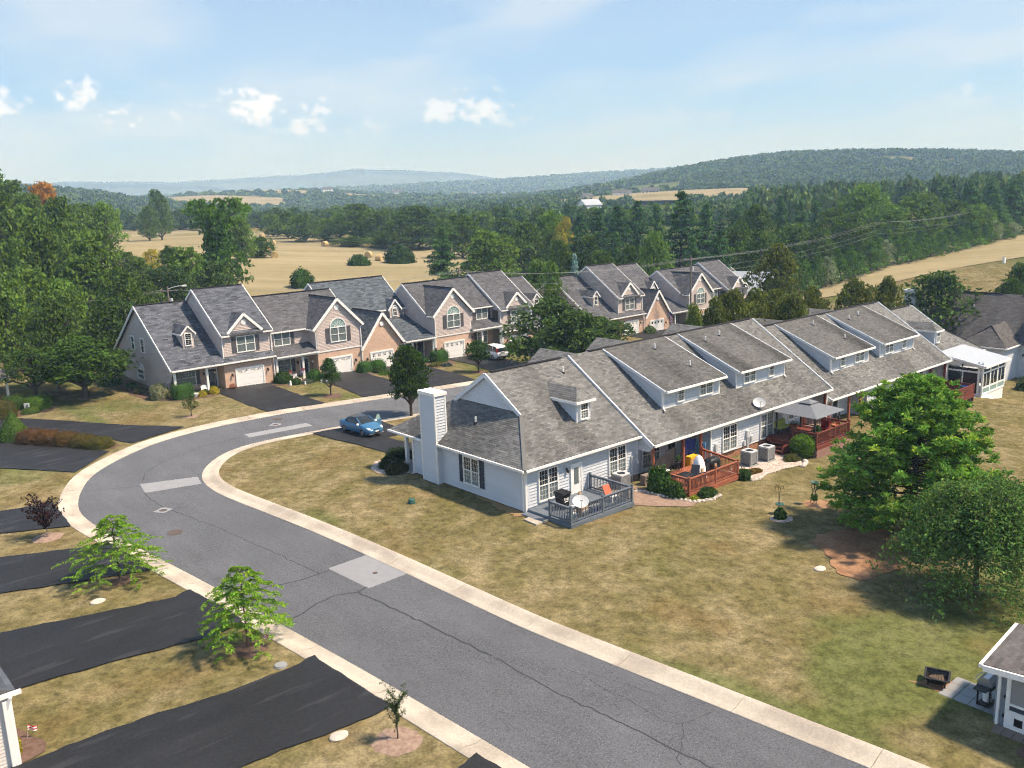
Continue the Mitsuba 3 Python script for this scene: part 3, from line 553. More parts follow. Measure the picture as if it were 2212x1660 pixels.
def door(key, fr, u, z0, z1, w=.92, m='shutter_navy', glass=True, name='door', fancy=False):
    b = MB(fr); b.box(u - w / 2 - .09, u - w / 2, -.02, .11, z0, z1 + .09); b.box(u + w / 2, u + w / 2 + .09, -.02, .11, z0, z1 + .09); b.box(u - w / 2, u + w / 2, -.02, .11, z1, z1 + .09); b.box(u - w / 2, u + w / 2, 0, .06, z0, z1)
    k = b.put(key + '__' + name, 'white_paint')
    MB(fr).box(u - w / 2 + .04, u + w / 2 - .04, .06, .075, z0 + .04, z1 - .03).put(k + '__leaf', m)
    if glass: MB(fr).box(u - w / 2 + .2, u + w / 2 - .2, .075, .082, z0 + .75, z1 - .22).put(k + '__pane', 'curtain_pane' if fancy else 'pane')
    b = MB(fr); b.lathe([(0, -.03), (.03, 0), (0, .03)], (u + w / 2 - .1, .105, z0 + .98), 8); b.put(k + '__knob', 'steel')
def gable_roof(key, tone, xc, half, zb, zt, y0, yback, over=.0, **kw):
    """A cross gable whose ridge runs back along y; (yback_low, yback_top) = where eaves and ridge meet the roof behind."""
    yl, yt = yback
    return roof(key, [[(xc - half, y0, zb), (xc, y0, zt), (xc, yt, zt), (xc - half, yl, zb)], [(xc + half, y0, zb), (xc, y0, zt), (xc, yt, zt), (xc + half, yl, zb)]], tone, **kw)
def plumbing_vent(key, x, y, z):
    b = MB(); b.lathe([(.18, -.12), (.09, .06), (.065, .08)], (x, y, z), 10); b.put(key + '__vent_collar', 'roof_cap'); MB().cyl((x, y, z - .1), (x, y, z + .42), .06, 10).put(key + '__vent_pipe', 'white_paint')
BR, SD = 'tan_brick', 'tan_siding'
def unit_a(k, mirror, tone, gstyle, seed, side=True):
    """Tall front-gabled bay over a garage, with a lower wing, porch and dormer beside it."""
    W = 10.4
    # lower wing
    yE, yR, zE, zR = 45.85, 54.1, 3.0, 8.53; yB = 2 * yR - yE
    roof(k, [[(-.3, yE, zE), (5.12, yE, zE), (5.12, yR, zR), (-.3, yR, zR)], [(-.3, yB, zE), (5.12, yB, zE), (5.12, yR, zR), (-.3, yR, zR)]], tone, tab=(.55, .19), seed=seed, streak=.1)
    cap(k, (-.2, yR, zR), (5.1, yR, zR))
    L = left(0)
    wall(k, [(48.0, .45), (62.0, .45), (62.0, zE - .05), (yR, zR - .12), (46.25, zE - .02), (46.25, 2.75), (48.0, 2.75)], L, SD, SD, step=.15)
    wall(k, [(46.3, -.5), (62.0, -.5), (62.0, .45), (46.3, .45)], L, BR, name='foundation')
    trimline(k, [((-.3, yE, zE), (-.3, yR, zR)), ((-.3, yR, zR), (-.3, yB, zE))], .07, .24, -.1)
    window(k, L, 56.1, 4.0, 5.3, .8, 1, 'pane', (1, 2)); window(k, L, 53.4, 4.0, 5.3, .8, 1, 'pane', (1, 2)); window(k, L, 54.75, 1.15, 2.1, 1.7, 1, 'curtain_pane', (1, 2), arch=.6)
    wall(k, [(0, 2.75), (5.1, 2.75), (5.1, 3.15), (0, 3.15)], front(46.2), 'white_paint', name='porch_beam')
    wall(k, [(0, .1), (5.1, .1), (5.1, 2.95), (0, 2.95)], front(47.95), BR, name='porch_wall')
    b = MB(); b.box(0, 5.15, 46.0, 47.95, -.3, .22); b.put(k + '__porch_floor', 'kerb_mat')
    MB().box(5.0, 5.1, 46.2, 48, 0, 3.1).put(k + '__side_wall', BR)
    window(k, front(47.95), 1.78, 1.02, 2.55, 1.9, 1, 'curtain_pane', (6, 6)); shutter(k, front(47.95), 2.82, 3.2, 1.0, 2.6); shutter(k, front(47.95), .3, .68, 1.0, 2.6); door(k, front(47.95), 4.42, .24, 2.3, fancy=True); lamp(k, front(47.95), 3.6, 1.95)
    column(k, .14, 46.28, .2, 2.85); column(k, 3.28, 46.28, .2, 2.85)
    # dormer on the wing
    dk = k; yd = 48.25; wall(dk, [(2.02, 4.4), (3.1, 4.4), (3.1, 6.05), (2.56, 6.62), (2.02, 6.05)], front(yd), SD, SD, step=.15, name='dormer_wall'); MB().box(2.02, 3.1, yd + .05, 50.4, 4.2, 6.0).put(dk + '__dormer_cheek', SD)
    roof(dk, [[(1.84, yd - .2, 5.97), (2.56, yd - .2, 6.76), (2.56, 51.5, 6.76), (1.84, 50.35, 5.97)], [(3.28, yd - .2, 5.97), (2.56, yd - .2, 6.76), (2.56, 51.5, 6.76), (3.28, 50.35, 5.97)]], tone, tab=(.5, .19), seed=seed + 1, streak=0, th=.08, name='dormer_roof')
    trimline(dk, [((1.8, yd - .2, 5.97), (2.56, yd - .2, 6.8)), ((3.32, yd - .2, 5.97), (2.56, yd - .2, 6.8)), ((1.84, yd - .2, 5.97), (1.84, 50.3, 5.97)), ((3.28, yd - .2, 5.97), (3.28, 50.3, 5.97))], .06, .15, -.06, 'dormer_trim')
    window(dk, front(yd), 2.56, 4.9, 6.0, .56, 1, 'pane', (2, 6))
    # tall bay
    yR2, zE2, zR2 = 52.3, 5.56, 9.8; yB2 = 2 * yR2 - yE
    roof(k, [[(4.95, yE + .3, zE2 + .1), (10.4, yE + .3, zE2 + .1), (10.4, yR2, zR2), (4.95, yR2, zR2)], [(4.95, yB2, zE2 - .1), (10.4, yB2, zE2 - .1), (10.4, yR2, zR2), (4.95, yR2, zR2)]], tone, tab=(.55, .19), seed=seed + 2, streak=.1)
    cap(k, (5.0, yR2, zR2), (10.35, yR2, zR2))
    wall(k, [(46.55, 2.8), (58.4, 2.8), (58.4, zE2), (yR2, zR2 - .12), (46.55, zE2)], left(5.1), SD, SD, step=.15, name='step_wall')
    wall(k, [(46.55, zE2), (58.4, zE2), (yR2, zR2 - .12)], frame((10.36, 0, 0), (0, 1, 0), (1, 0, 0)), SD, SD, step=.15, name='step_wall')
    trimline(k, [((4.95, yE + .3, zE2 + .1), (4.95, yR2, zR2)), ((4.95, yR2, zR2), (4.95, yB2, zE2 - .1))], .07, .22, -.09)
    trimline(k, [((10.4, yE + .3, zE2 + .1), (10.4, yR2, zR2)), ((10.4, yR2, zR2), (10.4, yB2, zE2 - .1))], .07, .22, -.09)
    F2 = front(46.55); wall(k, [(5.1, 3.2), (10.35, 3.2), (10.35, 5.6), (5.1, 5.6)], F2, SD, SD, step=.15, name='upper_wall')
    wall(k, [(5.85, 5.6), (9.2, 5.6), (9.2, 5.9), (7.53, 7.4), (5.85, 5.9)], front(46.5), SD, SD, step=.15, name='gable_wall')
    gable_roof(k, tone, 7.53, 1.78, 5.86, 7.55, 46.3, (46.7, 49.1), tab=(.55, .19), seed=seed + 3, streak=0, name='gable_roof')
    trimline(k, [((5.7, 46.27, 5.82), (7.53, 46.27, 7.58)), ((9.36, 46.27, 5.82), (7.53, 46.27, 7.58))], .08, .26, -.08, 'gable_trim', 'white_paint')
    disc(k, front(46.5), 7.53, 6.7)
    window(k, F2, 7.57, 3.8, 5.28, 1.8, 2, 'curtain_pane', (1, 2)); shutter(k, F2, 6.14, 6.56, 3.76, 5.34); shutter(k, F2, 8.58, 9.0, 3.76, 5.34)
    roof(k, [[(5.1, 45.85, 3.02), (10.35, 45.85, 3.02), (10.35, 46.6, 3.5), (5.1, 46.6, 3.5)]], tone, tab=(.55, .19), seed=seed + 4, streak=0, name='pent_roof')
    gutter(k, (-.25, 45.85, 3.0), (10.36, 45.85, 3.0), [(10.2, 46.1, 2.8, -.1)]); gutter(k, (4.95, 46.12, zE2 + .02), (5.8, 46.12, zE2 + .02), [(5.15, 46.45, 5.3, 3.1)]); gutter(k, (9.3, 46.12, zE2 + .02), (10.4, 46.12, zE2 + .02), [(10.28, 46.45, 5.3, 3.1)])
    wall(k, [(5.1, -.6), (10.36, -.6), (10.36, 3.0), (5.1, 3.0)], front(46.2), BR, name='brick_front', thick=.3)
    garage(k, front(46.2), 6.22, 8.98, 0.02, 2.13, gstyle); lamp(k, front(46.2), 5.75, 1.72); lamp(k, front(46.2), 9.5, 1.72)
    MB().box(.1, 10.3, 48.2, 61.9, -.6, 2.9).put(k + '__core', SD)
def unit_b(k, tone, gstyle, seed, shut2=False):
    """Recessed half with a porch, and a broad front gable with an arched window over the garage."""
    yR, zR, yE = 52.3, 8.83, 47.55; zE = zR - .7 * (yR - yE); yB = 2 * yR - 46.2
    roof(k, [[(-.05, yE, zE), (10.25, yE, zE), (10.25, yR, zR), (-.05, yR, zR)], [(-.05, yB, zR - .7 * 6.1), (10.25, yB, zR - .7 * 6.1), (10.25, yR, zR), (-.05, yR, zR)]], tone, tab=(.55, .19), seed=seed, streak=.15)
    cap(k, (0, yR, zR), (10.2, yR, zR))
    for X, n in ((0.0, (-1, 0, 0)), (10.2, (1, 0, 0))): wall(k, [(47.9, 1.5), (58.2, 1.5), (58.2, 4.5), (yR, zR - .12), (47.9, zE + .2)], frame((X, 0, 0), (0, 1, 0), n), SD, SD, step=.15, name='step_wall')
    trimline(k, [((-.05, yE, zE), (-.05, yR, zR)), ((10.25, yE, zE), (10.25, yR, zR)), ((-.05, yR, zR), (-.05, yB, 4.5)), ((10.25, yR, zR), (10.25, yB, 4.5))], .07, .22, -.09)
    F = front(47.9); wall(k, [(0, 3.4), (5.0, 3.4), (5.0, 5.75), (0, 5.75)], F, SD, SD, step=.15, name='upper_wall'); wall(k, [(0, 0), (5, 0), (5, 3.6), (0, 3.6)], front(47.95), BR, name='porch_wall')
    window(k, F, 1.75, 4.08, 5.36, 1.72, 2, 'curtain_pane', (1, 2)); shutter(k, F, 2.72, 3.14, 4.04, 5.42)
    if shut2: shutter(k, F, .36, .78, 4.04, 5.42)
    roof(k, [[(-.05, 45.85, 3.2), (4.92, 45.85, 3.2), (4.92, 48.0, 4.05), (-.05, 48.0, 4.05)]], tone, tab=(.55, .19), seed=seed + 1, streak=.1, name='porch_roof')
    wall(k, [(0, 2.85), (4.9, 2.85), (4.9, 3.2), (0, 3.2)], front(46.1), 'white_paint', name='porch_beam'); column(k, .16, 46.25, .2, 2.95); column(k, 3.1, 46.25, .2, 2.95)
    MB().box(0, 4.9, 46.05, 47.95, -.4, .2).put(k + '__porch_floor', 'kerb_mat')
    window(k, front(47.95), 1.75, 1.1, 2.7, 1.5, 1, 'curtain_pane', (4, 6)); shutter(k, front(47.95), 2.62, 3.05, 1.08, 2.72); door(k, front(47.95), 4.1, .22, 2.3); lamp(k, front(47.95), 3.35, 2.0)
    gutter(k, (0, 45.85, 3.2), (4.85, 45.85, 3.2), [(.05, 46.1, 3.0, -.1)]); gutter(k, (0, yE, zE), (4.4, yE, zE))
    # gabled block
    G = front(46.2); wall(k, [(4.85, 3.0), (10.2, 3.0), (10.2, 5.5), (7.42, 8.25), (4.85, 5.5)], G, SD, SD, step=.15, name='gable_wall'); wall(k, [(4.85, -.7), (10.2, -.7), (10.2, 3.0), (4.85, 3.0)], G, BR, name='brick_front'); trimline(k, [((4.85, 46.17, 3.0), (10.2, 46.17, 3.0))], .05, .12, 0, 'belt_course')
    MB().box(4.85, 4.95, 46.2, 48, 3.0, 5.7).put(k + '__side_wall', SD); MB().box(4.87, 4.97, 46.2, 48, -.6, 3.0).put(k + '__side_wall', BR)
    wall(k, [(46.2, -.6), (48, -.6), (48, 5.6), (46.2, 5.6)], frame((10.2, 0, 0), (0, 1, 0), (1, 0, 0)), SD, name='side_wall')
    s = (8.42 - 5.5) / 2.95; ym = lambda z: yR - (zR - z) / .7
    gable_roof(k, tone, 7.42, 2.98, 5.47, 8.45, 45.95, (ym(5.47), ym(8.45)), tab=(.55, .19), seed=seed + 2, streak=.15, name='gable_roof'); cap(k, (7.42, 46.0, 8.45), (7.42, ym(8.45), 8.45), .2)
    trimline(k, [((4.38, 45.92, 5.42), (7.42, 45.92, 8.48)), ((10.46, 45.92, 5.42), (7.42, 45.92, 8.48))], .09, .27, -.09, 'gable_trim', 'white_paint'); disc(k, G, 7.42, 7.5, .3)
    gutter(k, (4.45, 46.0, 5.42), (4.45, ym(5.42) - .1, 5.42), [(4.8, 46.25, 5.1, 3.1)], (-1, 0)); gutter(k, (10.42, 46.0, 5.42), (10.42, 47.2, 5.42), [(10.15, 46.1, 5.1, -.2)], (1, 0))
    window(k, G, 7.42, 3.92, 5.4, 1.8, 2, 'curtain_pane', (1, 2), arch=.98); shutter(k, G, 5.92, 6.36, 3.84, 5.42); shutter(k, G, 8.48, 8.92, 3.84, 5.42)
    garage(k, G, 6.05, 8.8, -.08, 2.1, gstyle); lamp(k, G, 5.45, 1.6); lamp(k, G, 9.35, 1.6)
    MB().box(.1, 10.1, 48.2, 58, -.6, 3.6).put(k + '__core', SD)
def unit_c(k, tone, gstyle, seed):
    """Steep brick gable over the garage, low porch roof beside it, the main house set back behind with a dormer."""
    yR, zR, yE, zE = 56.45, 9.46, 51.75, 5.95; yB = 2 * yR - yE
    roof(k, [[(-.3, yE, zE), (9.85, yE, zE), (9.85, yR, zR), (-.3, yR, zR)], [(-.3, yB, zE), (9.85, yB, zE), (9.85, yR, zR), (-.3, yR, zR)]], tone, tab=(.55, .19), seed=seed, streak=0); cap(k, (-.25, yR, zR), (9.8, yR, zR))
    for X, n in ((-.12, (-1, 0, 0)), (9.78, (1, 0, 0))): wall(k, [(52.1, 2), (60.8, 2), (60.8, zE), (yR, zR - .12), (52.1, zE)], frame((X, 0, 0), (0, 1, 0), n), SD, SD, step=.15, name='step_wall')
    trimline(k, [((-.3, yE, zE), (-.3, yR, zR)), ((9.85, yE, zE), (9.85, yR, zR)), ((-.3, yR, zR), (-.3, yB, zE))], .07, .22, -.09)
    F = front(52.1); wall(k, [(-.1, 3.5), (9.8, 3.5), (9.8, zE), (-.1, zE)], F, SD, SD, step=.15, name='upper_wall'); gutter(k, (-.2, yE, zE), (7.0, yE, zE)); gutter(k, (9.05, yE, zE), (9.8, yE, zE), [(9.6, 52.0, 5.6, 4.9)])
    yd = 51.5; wall(k, [(7.36, 4.78), (8.72, 4.78), (8.72, 5.98), (8.04, 6.95), (7.36, 5.98)], front(yd), SD, SD, step=.15, name='dormer_wall'); MB().box(7.36, 8.72, yd + .05, 52.3, 4.5, 6.0).put(k + '__dormer_cheek', SD)
    gable_roof(k, tone, 8.04, .92, 5.95, 7.1, yd - .2, (51.9, 53.4), tab=(.5, .19), seed=seed + 1, streak=0, name='dormer_roof', th=.08); trimline(k, [((7.08, yd - .22, 5.9), (8.04, yd - .22, 7.14)), ((9.0, yd - .22, 5.9), (8.04, yd - .22, 7.14))], .07, .18, -.06, 'dormer_trim', 'white_paint')
    window(k, front(yd), 8.04, 5.22, 6.05, .54, 1, 'pane', (3, 6), arch=1.0)
    G = front(46.2); wall(k, [(.0, -.7), (5.35, -.7), (5.35, 3.0), (2.72, 6.35), (.0, 3.0)], G, BR, name='brick_front')
    gable_roof(k, tone, 2.72, 2.78, 2.95, 6.58, 45.95, (52.1, 52.1), tab=(.55, .19), seed=seed + 2, streak=0, name='gable_roof'); cap(k, (2.72, 46.0, 6.58), (2.72, 52.1, 6.58), .2)
    trimline(k, [((-.14, 45.92, 2.86), (2.72, 45.92, 6.6)), ((5.58, 45.92, 2.86), (2.72, 45.92, 6.6))], .09, .28, -.1, 'gable_trim', 'white_paint'); disc(k, G, 2.72, 5.35, .27)
    garage(k, G, 1.15, 3.9, 0.0, 2.22, gstyle); lamp(k, G, .6, 1.7); lamp(k, G, 4.5, 1.7)
    roof(k, [[(5.2, 45.85, 2.97), (9.85, 45.85, 2.97), (9.85, 52.1, 5.1), (3.6, 52.1, 5.1)]], tone, tab=(.55, .19), seed=seed + 3, streak=0, name='porch_roof')
    wall(k, [(5.3, 2.62), (9.8, 2.62), (9.8, 2.95), (5.3, 2.95)], front(46.15), 'white_paint', name='porch_beam'); wall(k, [(5.3, 0), (9.8, 0), (9.8, 3.6), (5.3, 3.6)], front(48.2), BR, name='porch_wall'); column(k, 6.75, 46.28, .2, 2.7); column(k, 9.62, 46.28, .2, 2.7)
    MB().box(5.25, 9.8, 46.05, 48.2, -.5, .2).put(k + '__porch_floor', 'kerb_mat'); window(k, front(48.2), 7.2, 1.0, 2.5, 1.5, 1, 'pane', (4, 6)); shutter(k, front(48.2), 8.1, 8.5, .95, 2.55); shutter(k, front(48.2), 5.9, 6.3, .95, 2.55); door(k, front(48.2), 9.1, .22, 2.25)
    gutter(k, (5.5, 45.85, 2.95), (9.8, 45.85, 2.95), [(9.75, 46.1, 2.8, -.2)]); MB().box(5.25, 5.35, 46.2, 48.2, -.6, 3.0).put(k + '__side_wall', BR)
    MB().box(.1, 9.7, 48.3, 60.6, -.6, 2.9).put(k + '__core', SD)
TAN = [('a', 0, -2.7, 0.0, 'tan1', 'fan', 'leftmost tan house with a lower wing, dormer and fan window garage door'), ('b', 0, 7.7, -.45, 'tan2', 'fan', 'tan house with a decorated porch left of its arched window gable'), ('c', 0, 17.9, -.7, 'tan3', 'cross', 'tan house with a steep brick gable, set back behind the oval tree'),
       ('b', 1, 27.75, -.85, 'tan2', 'cross', 'tan house with an arched window gable above the white car'), ('a', 1, 37.85, -1.45, 'tan2', 'cross', 'right end tan house of the nearer block, half behind the dark tree'),
       ('a', 0, 54.3, -2.2, 'tan2', 'cross', 'tan house with a low dormered wing behind the broad dark tree'), ('c', 0, 64.9, -2.8, 'tan2', 'square', 'tan house with a flag on its steep brick gable'), ('b', 1, 74.75, -3.1, 'tan2', 'square', 'tan house with a dark fanlight beyond the porch with the flag'), ('a', 1, 84.9, -3.6, 'tan2', 'none', 'farthest tan house, its front hidden by trees')]
for i, (ty, mir, x0, zb, tone, gs, lab) in enumerate(TAN):
    W = {'a': 10.4, 'b': 10.2, 'c': 9.8}[ty]; k = thing('town_house', lab, 'house', 'tan town houses in a row')
    push(x0, 0, zb, mirror=W if mir else None)
    if ty == 'a': unit_a(k, mir, tone, gs, 20 + i * 9)
    elif ty == 'b': unit_b(k, tone, gs, 20 + i * 9, bool(mir))
    else: unit_c(k, tone, gs, 20 + i * 9)
    pop()
# ---------------------------------------------------------------- the grey-white houses
WS = 'grey_siding'
def unit_g(k, mirror, seed, end, tone='grey', detail=True):
    """End unit: a gable set back over a hipped end, hipped dormer, wall windows; the corner one has a chimney and shows each board."""
    m, ze, yR = .6547, 2.8, 6.31; zR = ze + m * (yR + .35); W = 9.87; yb = 2 * yR + .35
    roof(k, [[(2.58, 3.13, 5.08), (-.35, -.35, ze), (W, -.35, ze), (W, yR, zR), (2.4, yR, zR)], [(2.58, 9.49, 5.08), (2.4, yR, zR), (W, yR, zR), (W, 12.97, ze), (-.35, 13.5, ze)], [(-.35, -.35, ze), (2.60, 3.13, 5.09), (2.60, 9.49, 5.09), (-.35, 13.5, ze)]], tone, seed=seed, pieces=300 if detail else 0, streak=.42)
    cap(k, (2.9, yR, zR), (W - .7, yR, zR), .24)
    MB().hexa([(x + d, y - d, z + h) for x, y, z in ((-.34, -.36, ze), (2.57, 3.11, 5.085)) for d in (-.075, .075) for h in (.005, .035)]).put(k + '__hip_cap', 'roof_cap2')
    L, F = left(0), front(0)
    gk = wall(k, [(3.05, 5.0), (9.57, 5.0), (yR, zR - .08)], left(2.6), WS, WS, name='gable_wall', each=detail)
    trimline(k, [((2.42, 3.0, 4.98), (2.42, yR, zR - .02))], .10, .26, -.06, 'gable_trim', 'pale_trim'); trimline(k, [((2.42, 9.6, 4.98), (2.42, yR, zR - .02))], .10, .26, -.06, 'gable_trim', 'pale_trim')
    wall(k, [(0, .12), (11.27, .12), (11.27, 2.72), (0, 2.72)], L, WS, WS, name='end_wall', each=detail)
    wall(k, [(0, .12), (W, .12), (W, 2.72), (0, 2.72)], F, WS, WS, name='lawn_wall', each=detail)
    fb = MB(); fb.box(.02, W, .03, .2, -1.3, .13); fb.put(k + '__foundation', 'red_brick'); MB().box(.03, .2, .2, 11.2, -1.3, .13).put(k + '__foundation', 'red_brick')
    wall(k, [(0, 0), (W, 0), (W, 2.7), (0, 2.7)], frame((0, 11.2, 0), (1, 0, 0), (0, 1, 0)), WS, WS, name='front_wall')
    for (x, y, s) in ((0, 0, 1), (0, 11.27, -1)): b = MB(); b.box(x - .045, x + .09, y + (-.045 if s > 0 else -.09), y + (.09 if s > 0 else .045), .1, 2.72); b.put(k + '__corner_board', 'trim')
    MB().box(.2, W - .1, .25, 11.1, -1, 2.7).put(k + '__core', WS)
    column(k, .8, 13.15, 0, 2.65, .11); MB().box(0, W, 13.0, 13.3, 2.5, 2.75).put(k + '__porch_beam', 'white_paint')
    gutter(k, (-.3, -.38, ze - .02), (W, -.38, ze - .02), [(W - .2, -.06, 2.5, 1.0)]); gutter(k, (-.38, -.35, ze - .02), (-.38, 7.9, ze - .02), [(-.06, .15, 2.5, -.1)], (-1, 0)); gutter(k, (-.38, 9.6, ze - .02), (-.38, 13.5, ze - .02), [(-.06, 11.1, 2.5, 0)], (-1, 0))
    if end:
        window(k, L, 4.92, .72, 2.4, 1.42, 2, 'half', (3, 6)); shutter(k, L, 3.72, 4.13, .66, 2.46, 'shutter_navy'); shutter(k, L, 5.72, 6.13, .66, 2.46, 'shutter_navy')
        window(k, F, 1.75, .55, 2.36, 1.46, 2, 'half', (3, 6)); window(k, F, 7.81, .68, 2.38, 1.46, 2, 'half', (3, 6)); door(k, F, 4.1, .12, 2.12, .8, 'white_paint', True, 'patio_door', True); lamp(k, F, 3.32, 1.95)
        b = MB(F); b.box(9.1, 9.4, .02, .16, 1.0, 1.5); b.box(9.2, 9.27, .02, .1, -.3, 1.0); b.box(9.5, 9.62, .02, .12, .5, .8); b.put(k + '__electric_meter', 'pale_grey')
        # chimney: boards on every face, wider above the roof, white cap
        ck = MB().box(-.43, -.02, 7.97, 9.54, -.2, 2.95).box(-.43, .42, 7.97, 9.54, 2.95, 5.95).put(k + '__chimney', WS)
        boards(ck, [(7.95, .1), (9.56, .1), (9.56, 5.9), (7.95, 5.9)], left(-.43), WS); boards(ck, [(-.43, .1), (-.02, .1), (-.02, 2.6), (.44, 3.3), (.44, 5.9), (-.43, 5.9)], front(7.97), WS)
        b = MB(); b.hexa([(x, y, z) for x in (-.52, .52) for y in (7.86, 9.65) for z in (5.9, 6.1)]); b.put(k + '__chimney_cap', 'white_paint')
        for y in (7.93, 9.50): MB().box(-.475, -.40, y - .03, y + .08, .1, 5.9).put(k + '__chimney_corner', 'trim')
        MB().box(.36, .46, 7.92, 8.0, 3.2, 5.9).put(k + '__chimney_corner', 'trim')
    # hipped dormer
    yd = 1.57; D = front(yd); wall(k, [(5.87, 3.95), (7.1, 3.95), (7.1, 5.45), (5.87, 5.45)], D, 'white_paint', name='dormer_wall')
    for X, n in ((5.87, (-1, 0, 0)), (7.1, (1, 0, 0))): wall(k, [(yd, 4.05), (yd, 5.45), (3.7, 5.45)], frame((X, 0, 0), (0, 1, 0), n), WS, WS, thick=.1, name='dormer_cheek', each=detail)
    e, za, zt = .26, 5.45, 6.18; x0, x1, xm = 5.87 - e, 7.1 + e, 6.485; yo = yd - e; yk = lambda z: -.35 + (z - ze) / m
    roof(k, [[(x0, yo, za), (xm, yo + .85, zt), (xm, yk(zt), zt), (x0, yk(za), za)], [(x1, yo, za), (xm, yo + .85, zt), (xm, yk(zt), zt), (x1, yk(za), za)], [(x0, yo, za), (x1, yo, za), (xm, yo + .85, zt)]], tone, seed=seed + 1, streak=.2, name='dormer_roof', th=.05)
    trimline(k, [((x0, yo, za), (x1, yo, za)), ((x0, yo, za), (x0, yk(za), za)), ((x1, yo, za), (x1, yk(za), za))], .07, .17, -.07, 'dormer_trim', 'white_paint'); window(k, D, 6.485, 4.28, 5.32, .62, 1, 'half', (3, 6))
    plumbing_vent(k, 8.3, 5.2, ze + m * 5.55)
    if end: plumbing_vent(k, 1.38, 6.1, 4.15)
dull('roof_cap2', (.175, .176, .176))
def pair_g(k, seed, near_):
    """Two mirrored units under one roof: a porch at each outer end, two long shed dormers."""
    W, yE, zE, yR, zR = 21.76, -1.3, 2.26, 6.28, 7.24; m = (zR - zE) / (yR - yE); tone = 'grey'
    roof(k, [[(-.02, yE, zE), (W + .05, yE, zE), (W + .05, yR, zR), (-.02, yR, zR)], [(-.02, 13.4, 2.6), (W + .05, 13.4, 2.6), (W + .05, yR, zR), (-.02, yR, zR)]], tone, seed=seed, pieces=300 if near_ else 0, streak=.45)
    cap(k, (2.0, yR, zR), (W - .3, yR, zR), .24)
    trimline(k, [((-.06, yE, zE), (-.06, yR, zR))], .10, .30, -.08, 'rake_board', 'pale_trim'); trimline(k, [((W + .08, yE, zE), (W + .08, yR, zR))], .10, .3, -.08, 'rake_board', 'pale_trim')
    wall(k, [(-.9, 1.75), (.0, 1.75), (yR, zR - .5), (yR, zR - .1), (-1.2, zE - .1)], left(.0), WS, WS, name='rake_wall')
    F = front(-.95); wall(k, [(6.52, -.1), (15.3, -.1), (15.3, 2.2), (6.52, 2.2)], F, WS, WS, name='lawn_wall', each=near_)
    MB().box(6.55, 15.3, -.93, -.7, -2.2, -.1).put(k + '__foundation', 'red_brick')
    for a, b_ in ((0, 6.52), (15.3, W)):
        wall(k, [(a, -.6), (b_, -.6), (b_, 2.6), (a, 2.6)], front(.75), WS, WS, name='porch_wall'); MB().box(a, b_, -.95, .75, -2.0, -.55).put(k + '__porch_floor', 'kerb_mat')
    wall(k, [(-.95, -.6), (.75, -.6), (.75, 2.5), (-.95, 2.2)], left(6.53), WS, WS, name='porch_side_wall'); wall(k, [(-.95, -.6), (.75, -.6), (.75, 2.5), (-.95, 2.2)], frame((15.29, 0, 0), (0, 1, 0), (1, 0, 0)), WS, WS, name='porch_side_wall')
    wall(k, [(-.95, -.6), (.75, -.6), (.75, 2.5), (-.95, 2.2)], left(W - .15), WS, WS, name='porch_side_wall')
    b = MB(); b.box(0, W, -1.05, -.9, 1.95, 2.22); b.put(k + '__porch_beam', 'trim')
    for x in (6.5, 15.3): MB().box(x - .07, x + .07, -1.0, -.92, -.1, 2.2).put(k + '__corner_board', 'white_paint')
    for u in (8.6, 13.2): window(k, F, u, .08, 1.84, 1.55, 2, 'half' if u < 10 else 'curtain_pane', (3, 6))
    B = front(.75)
    for s in (0, 1):
        f_ = (lambda u: W - u) if s else (lambda u: u)
        window(k, B, f_(2.1), .0, 1.85, 1.7, 2, 'half', (3, 6)); door(k, B, f_(4.25), -.5, 1.75, .85, 'shutter_grey', True, 'patio_door'); lamp(k, B, f_(3.45), 1.55)
        if near_: MB().box(f_(5.95) - .5, f_(5.95) + .5, .3, .72, -.55, 1.7).put(k + '__storage_closet', 'grey_paint')
    for x in (.35, 3.45, 5.35): MB().box(x - .085, x + .085, -1.06, -.89, -.6, 2.05).put(k + '__porch_post', 'deck_red')
    for x in (W - .4, W - 3.4): MB().box(x - .085, x + .085, -1.06, -.89, -.6, 2.05).put(k + '__porch_post', 'deck_maroon')
    gutter(k, (0, yE - .03, zE), (W, yE - .03, zE), [(6.4, -1.02, 2.0, -.6)] if near_ else [], m='white_paint'); MB().box(W - .35, W - .2, -1.1, -.95, -1, 2.1).put(k + '__downspout', 'trim')
    for s in (0, 1):
        a, c = (3.5, 9.83) if not s else (W - 9.83, W - 3.5); yd, zb, zt = .85, 3.62, 5.06; D = front(yd)
        wall(k, [(a, zb), (c, zb), (c, zt), (a, zt)], D, WS, WS, name='dormer_wall', each=near_)
        ridge = yR - .02; zz = lambda y: zE + m * (y - yE)
        for X, n in ((a, (-1, 0, 0)), (c, (1, 0, 0))): wall(k, [(yd, zb), (yd, zt), (ridge - .1, zR - .08)], frame((X, 0, 0), (0, 1, 0), n), WS, WS, thick=.12, name='dormer_cheek', each=near_)
        roof(k, [[(a - .12, yd - .38, zt - .1), (c + .35, yd - .38, zt - .1), (c + .35, ridge, zR + .04), (a - .12, ridge, zR + .04)]], 'greydark', seed=seed + 3 + s, streak=.55, name='dormer_roof', th=.1)
        trimline(k, [((a - .15, yd - .38, zt - .1), (a - .15, ridge, zR + .03))], .08, .2, -.08, 'dormer_trim', 'pale_trim'); trimline(k, [((c + .38, yd - .38, zt - .1), (c + .38, ridge, zR + .03))], .08, .2, -.08, 'dormer_trim', 'pale_trim')
        gutter(k, (a - .1, yd - .42, zt - .12), (c + .3, yd - .42, zt - .12), [((a + .05) if not s else (c - .05), yd - .04, zt - .3, zb - .05)], m='white_paint')
        u1, u2 = (a + 1.87, a + 4.72) if not s else (c - 1.87, c - 4.72)
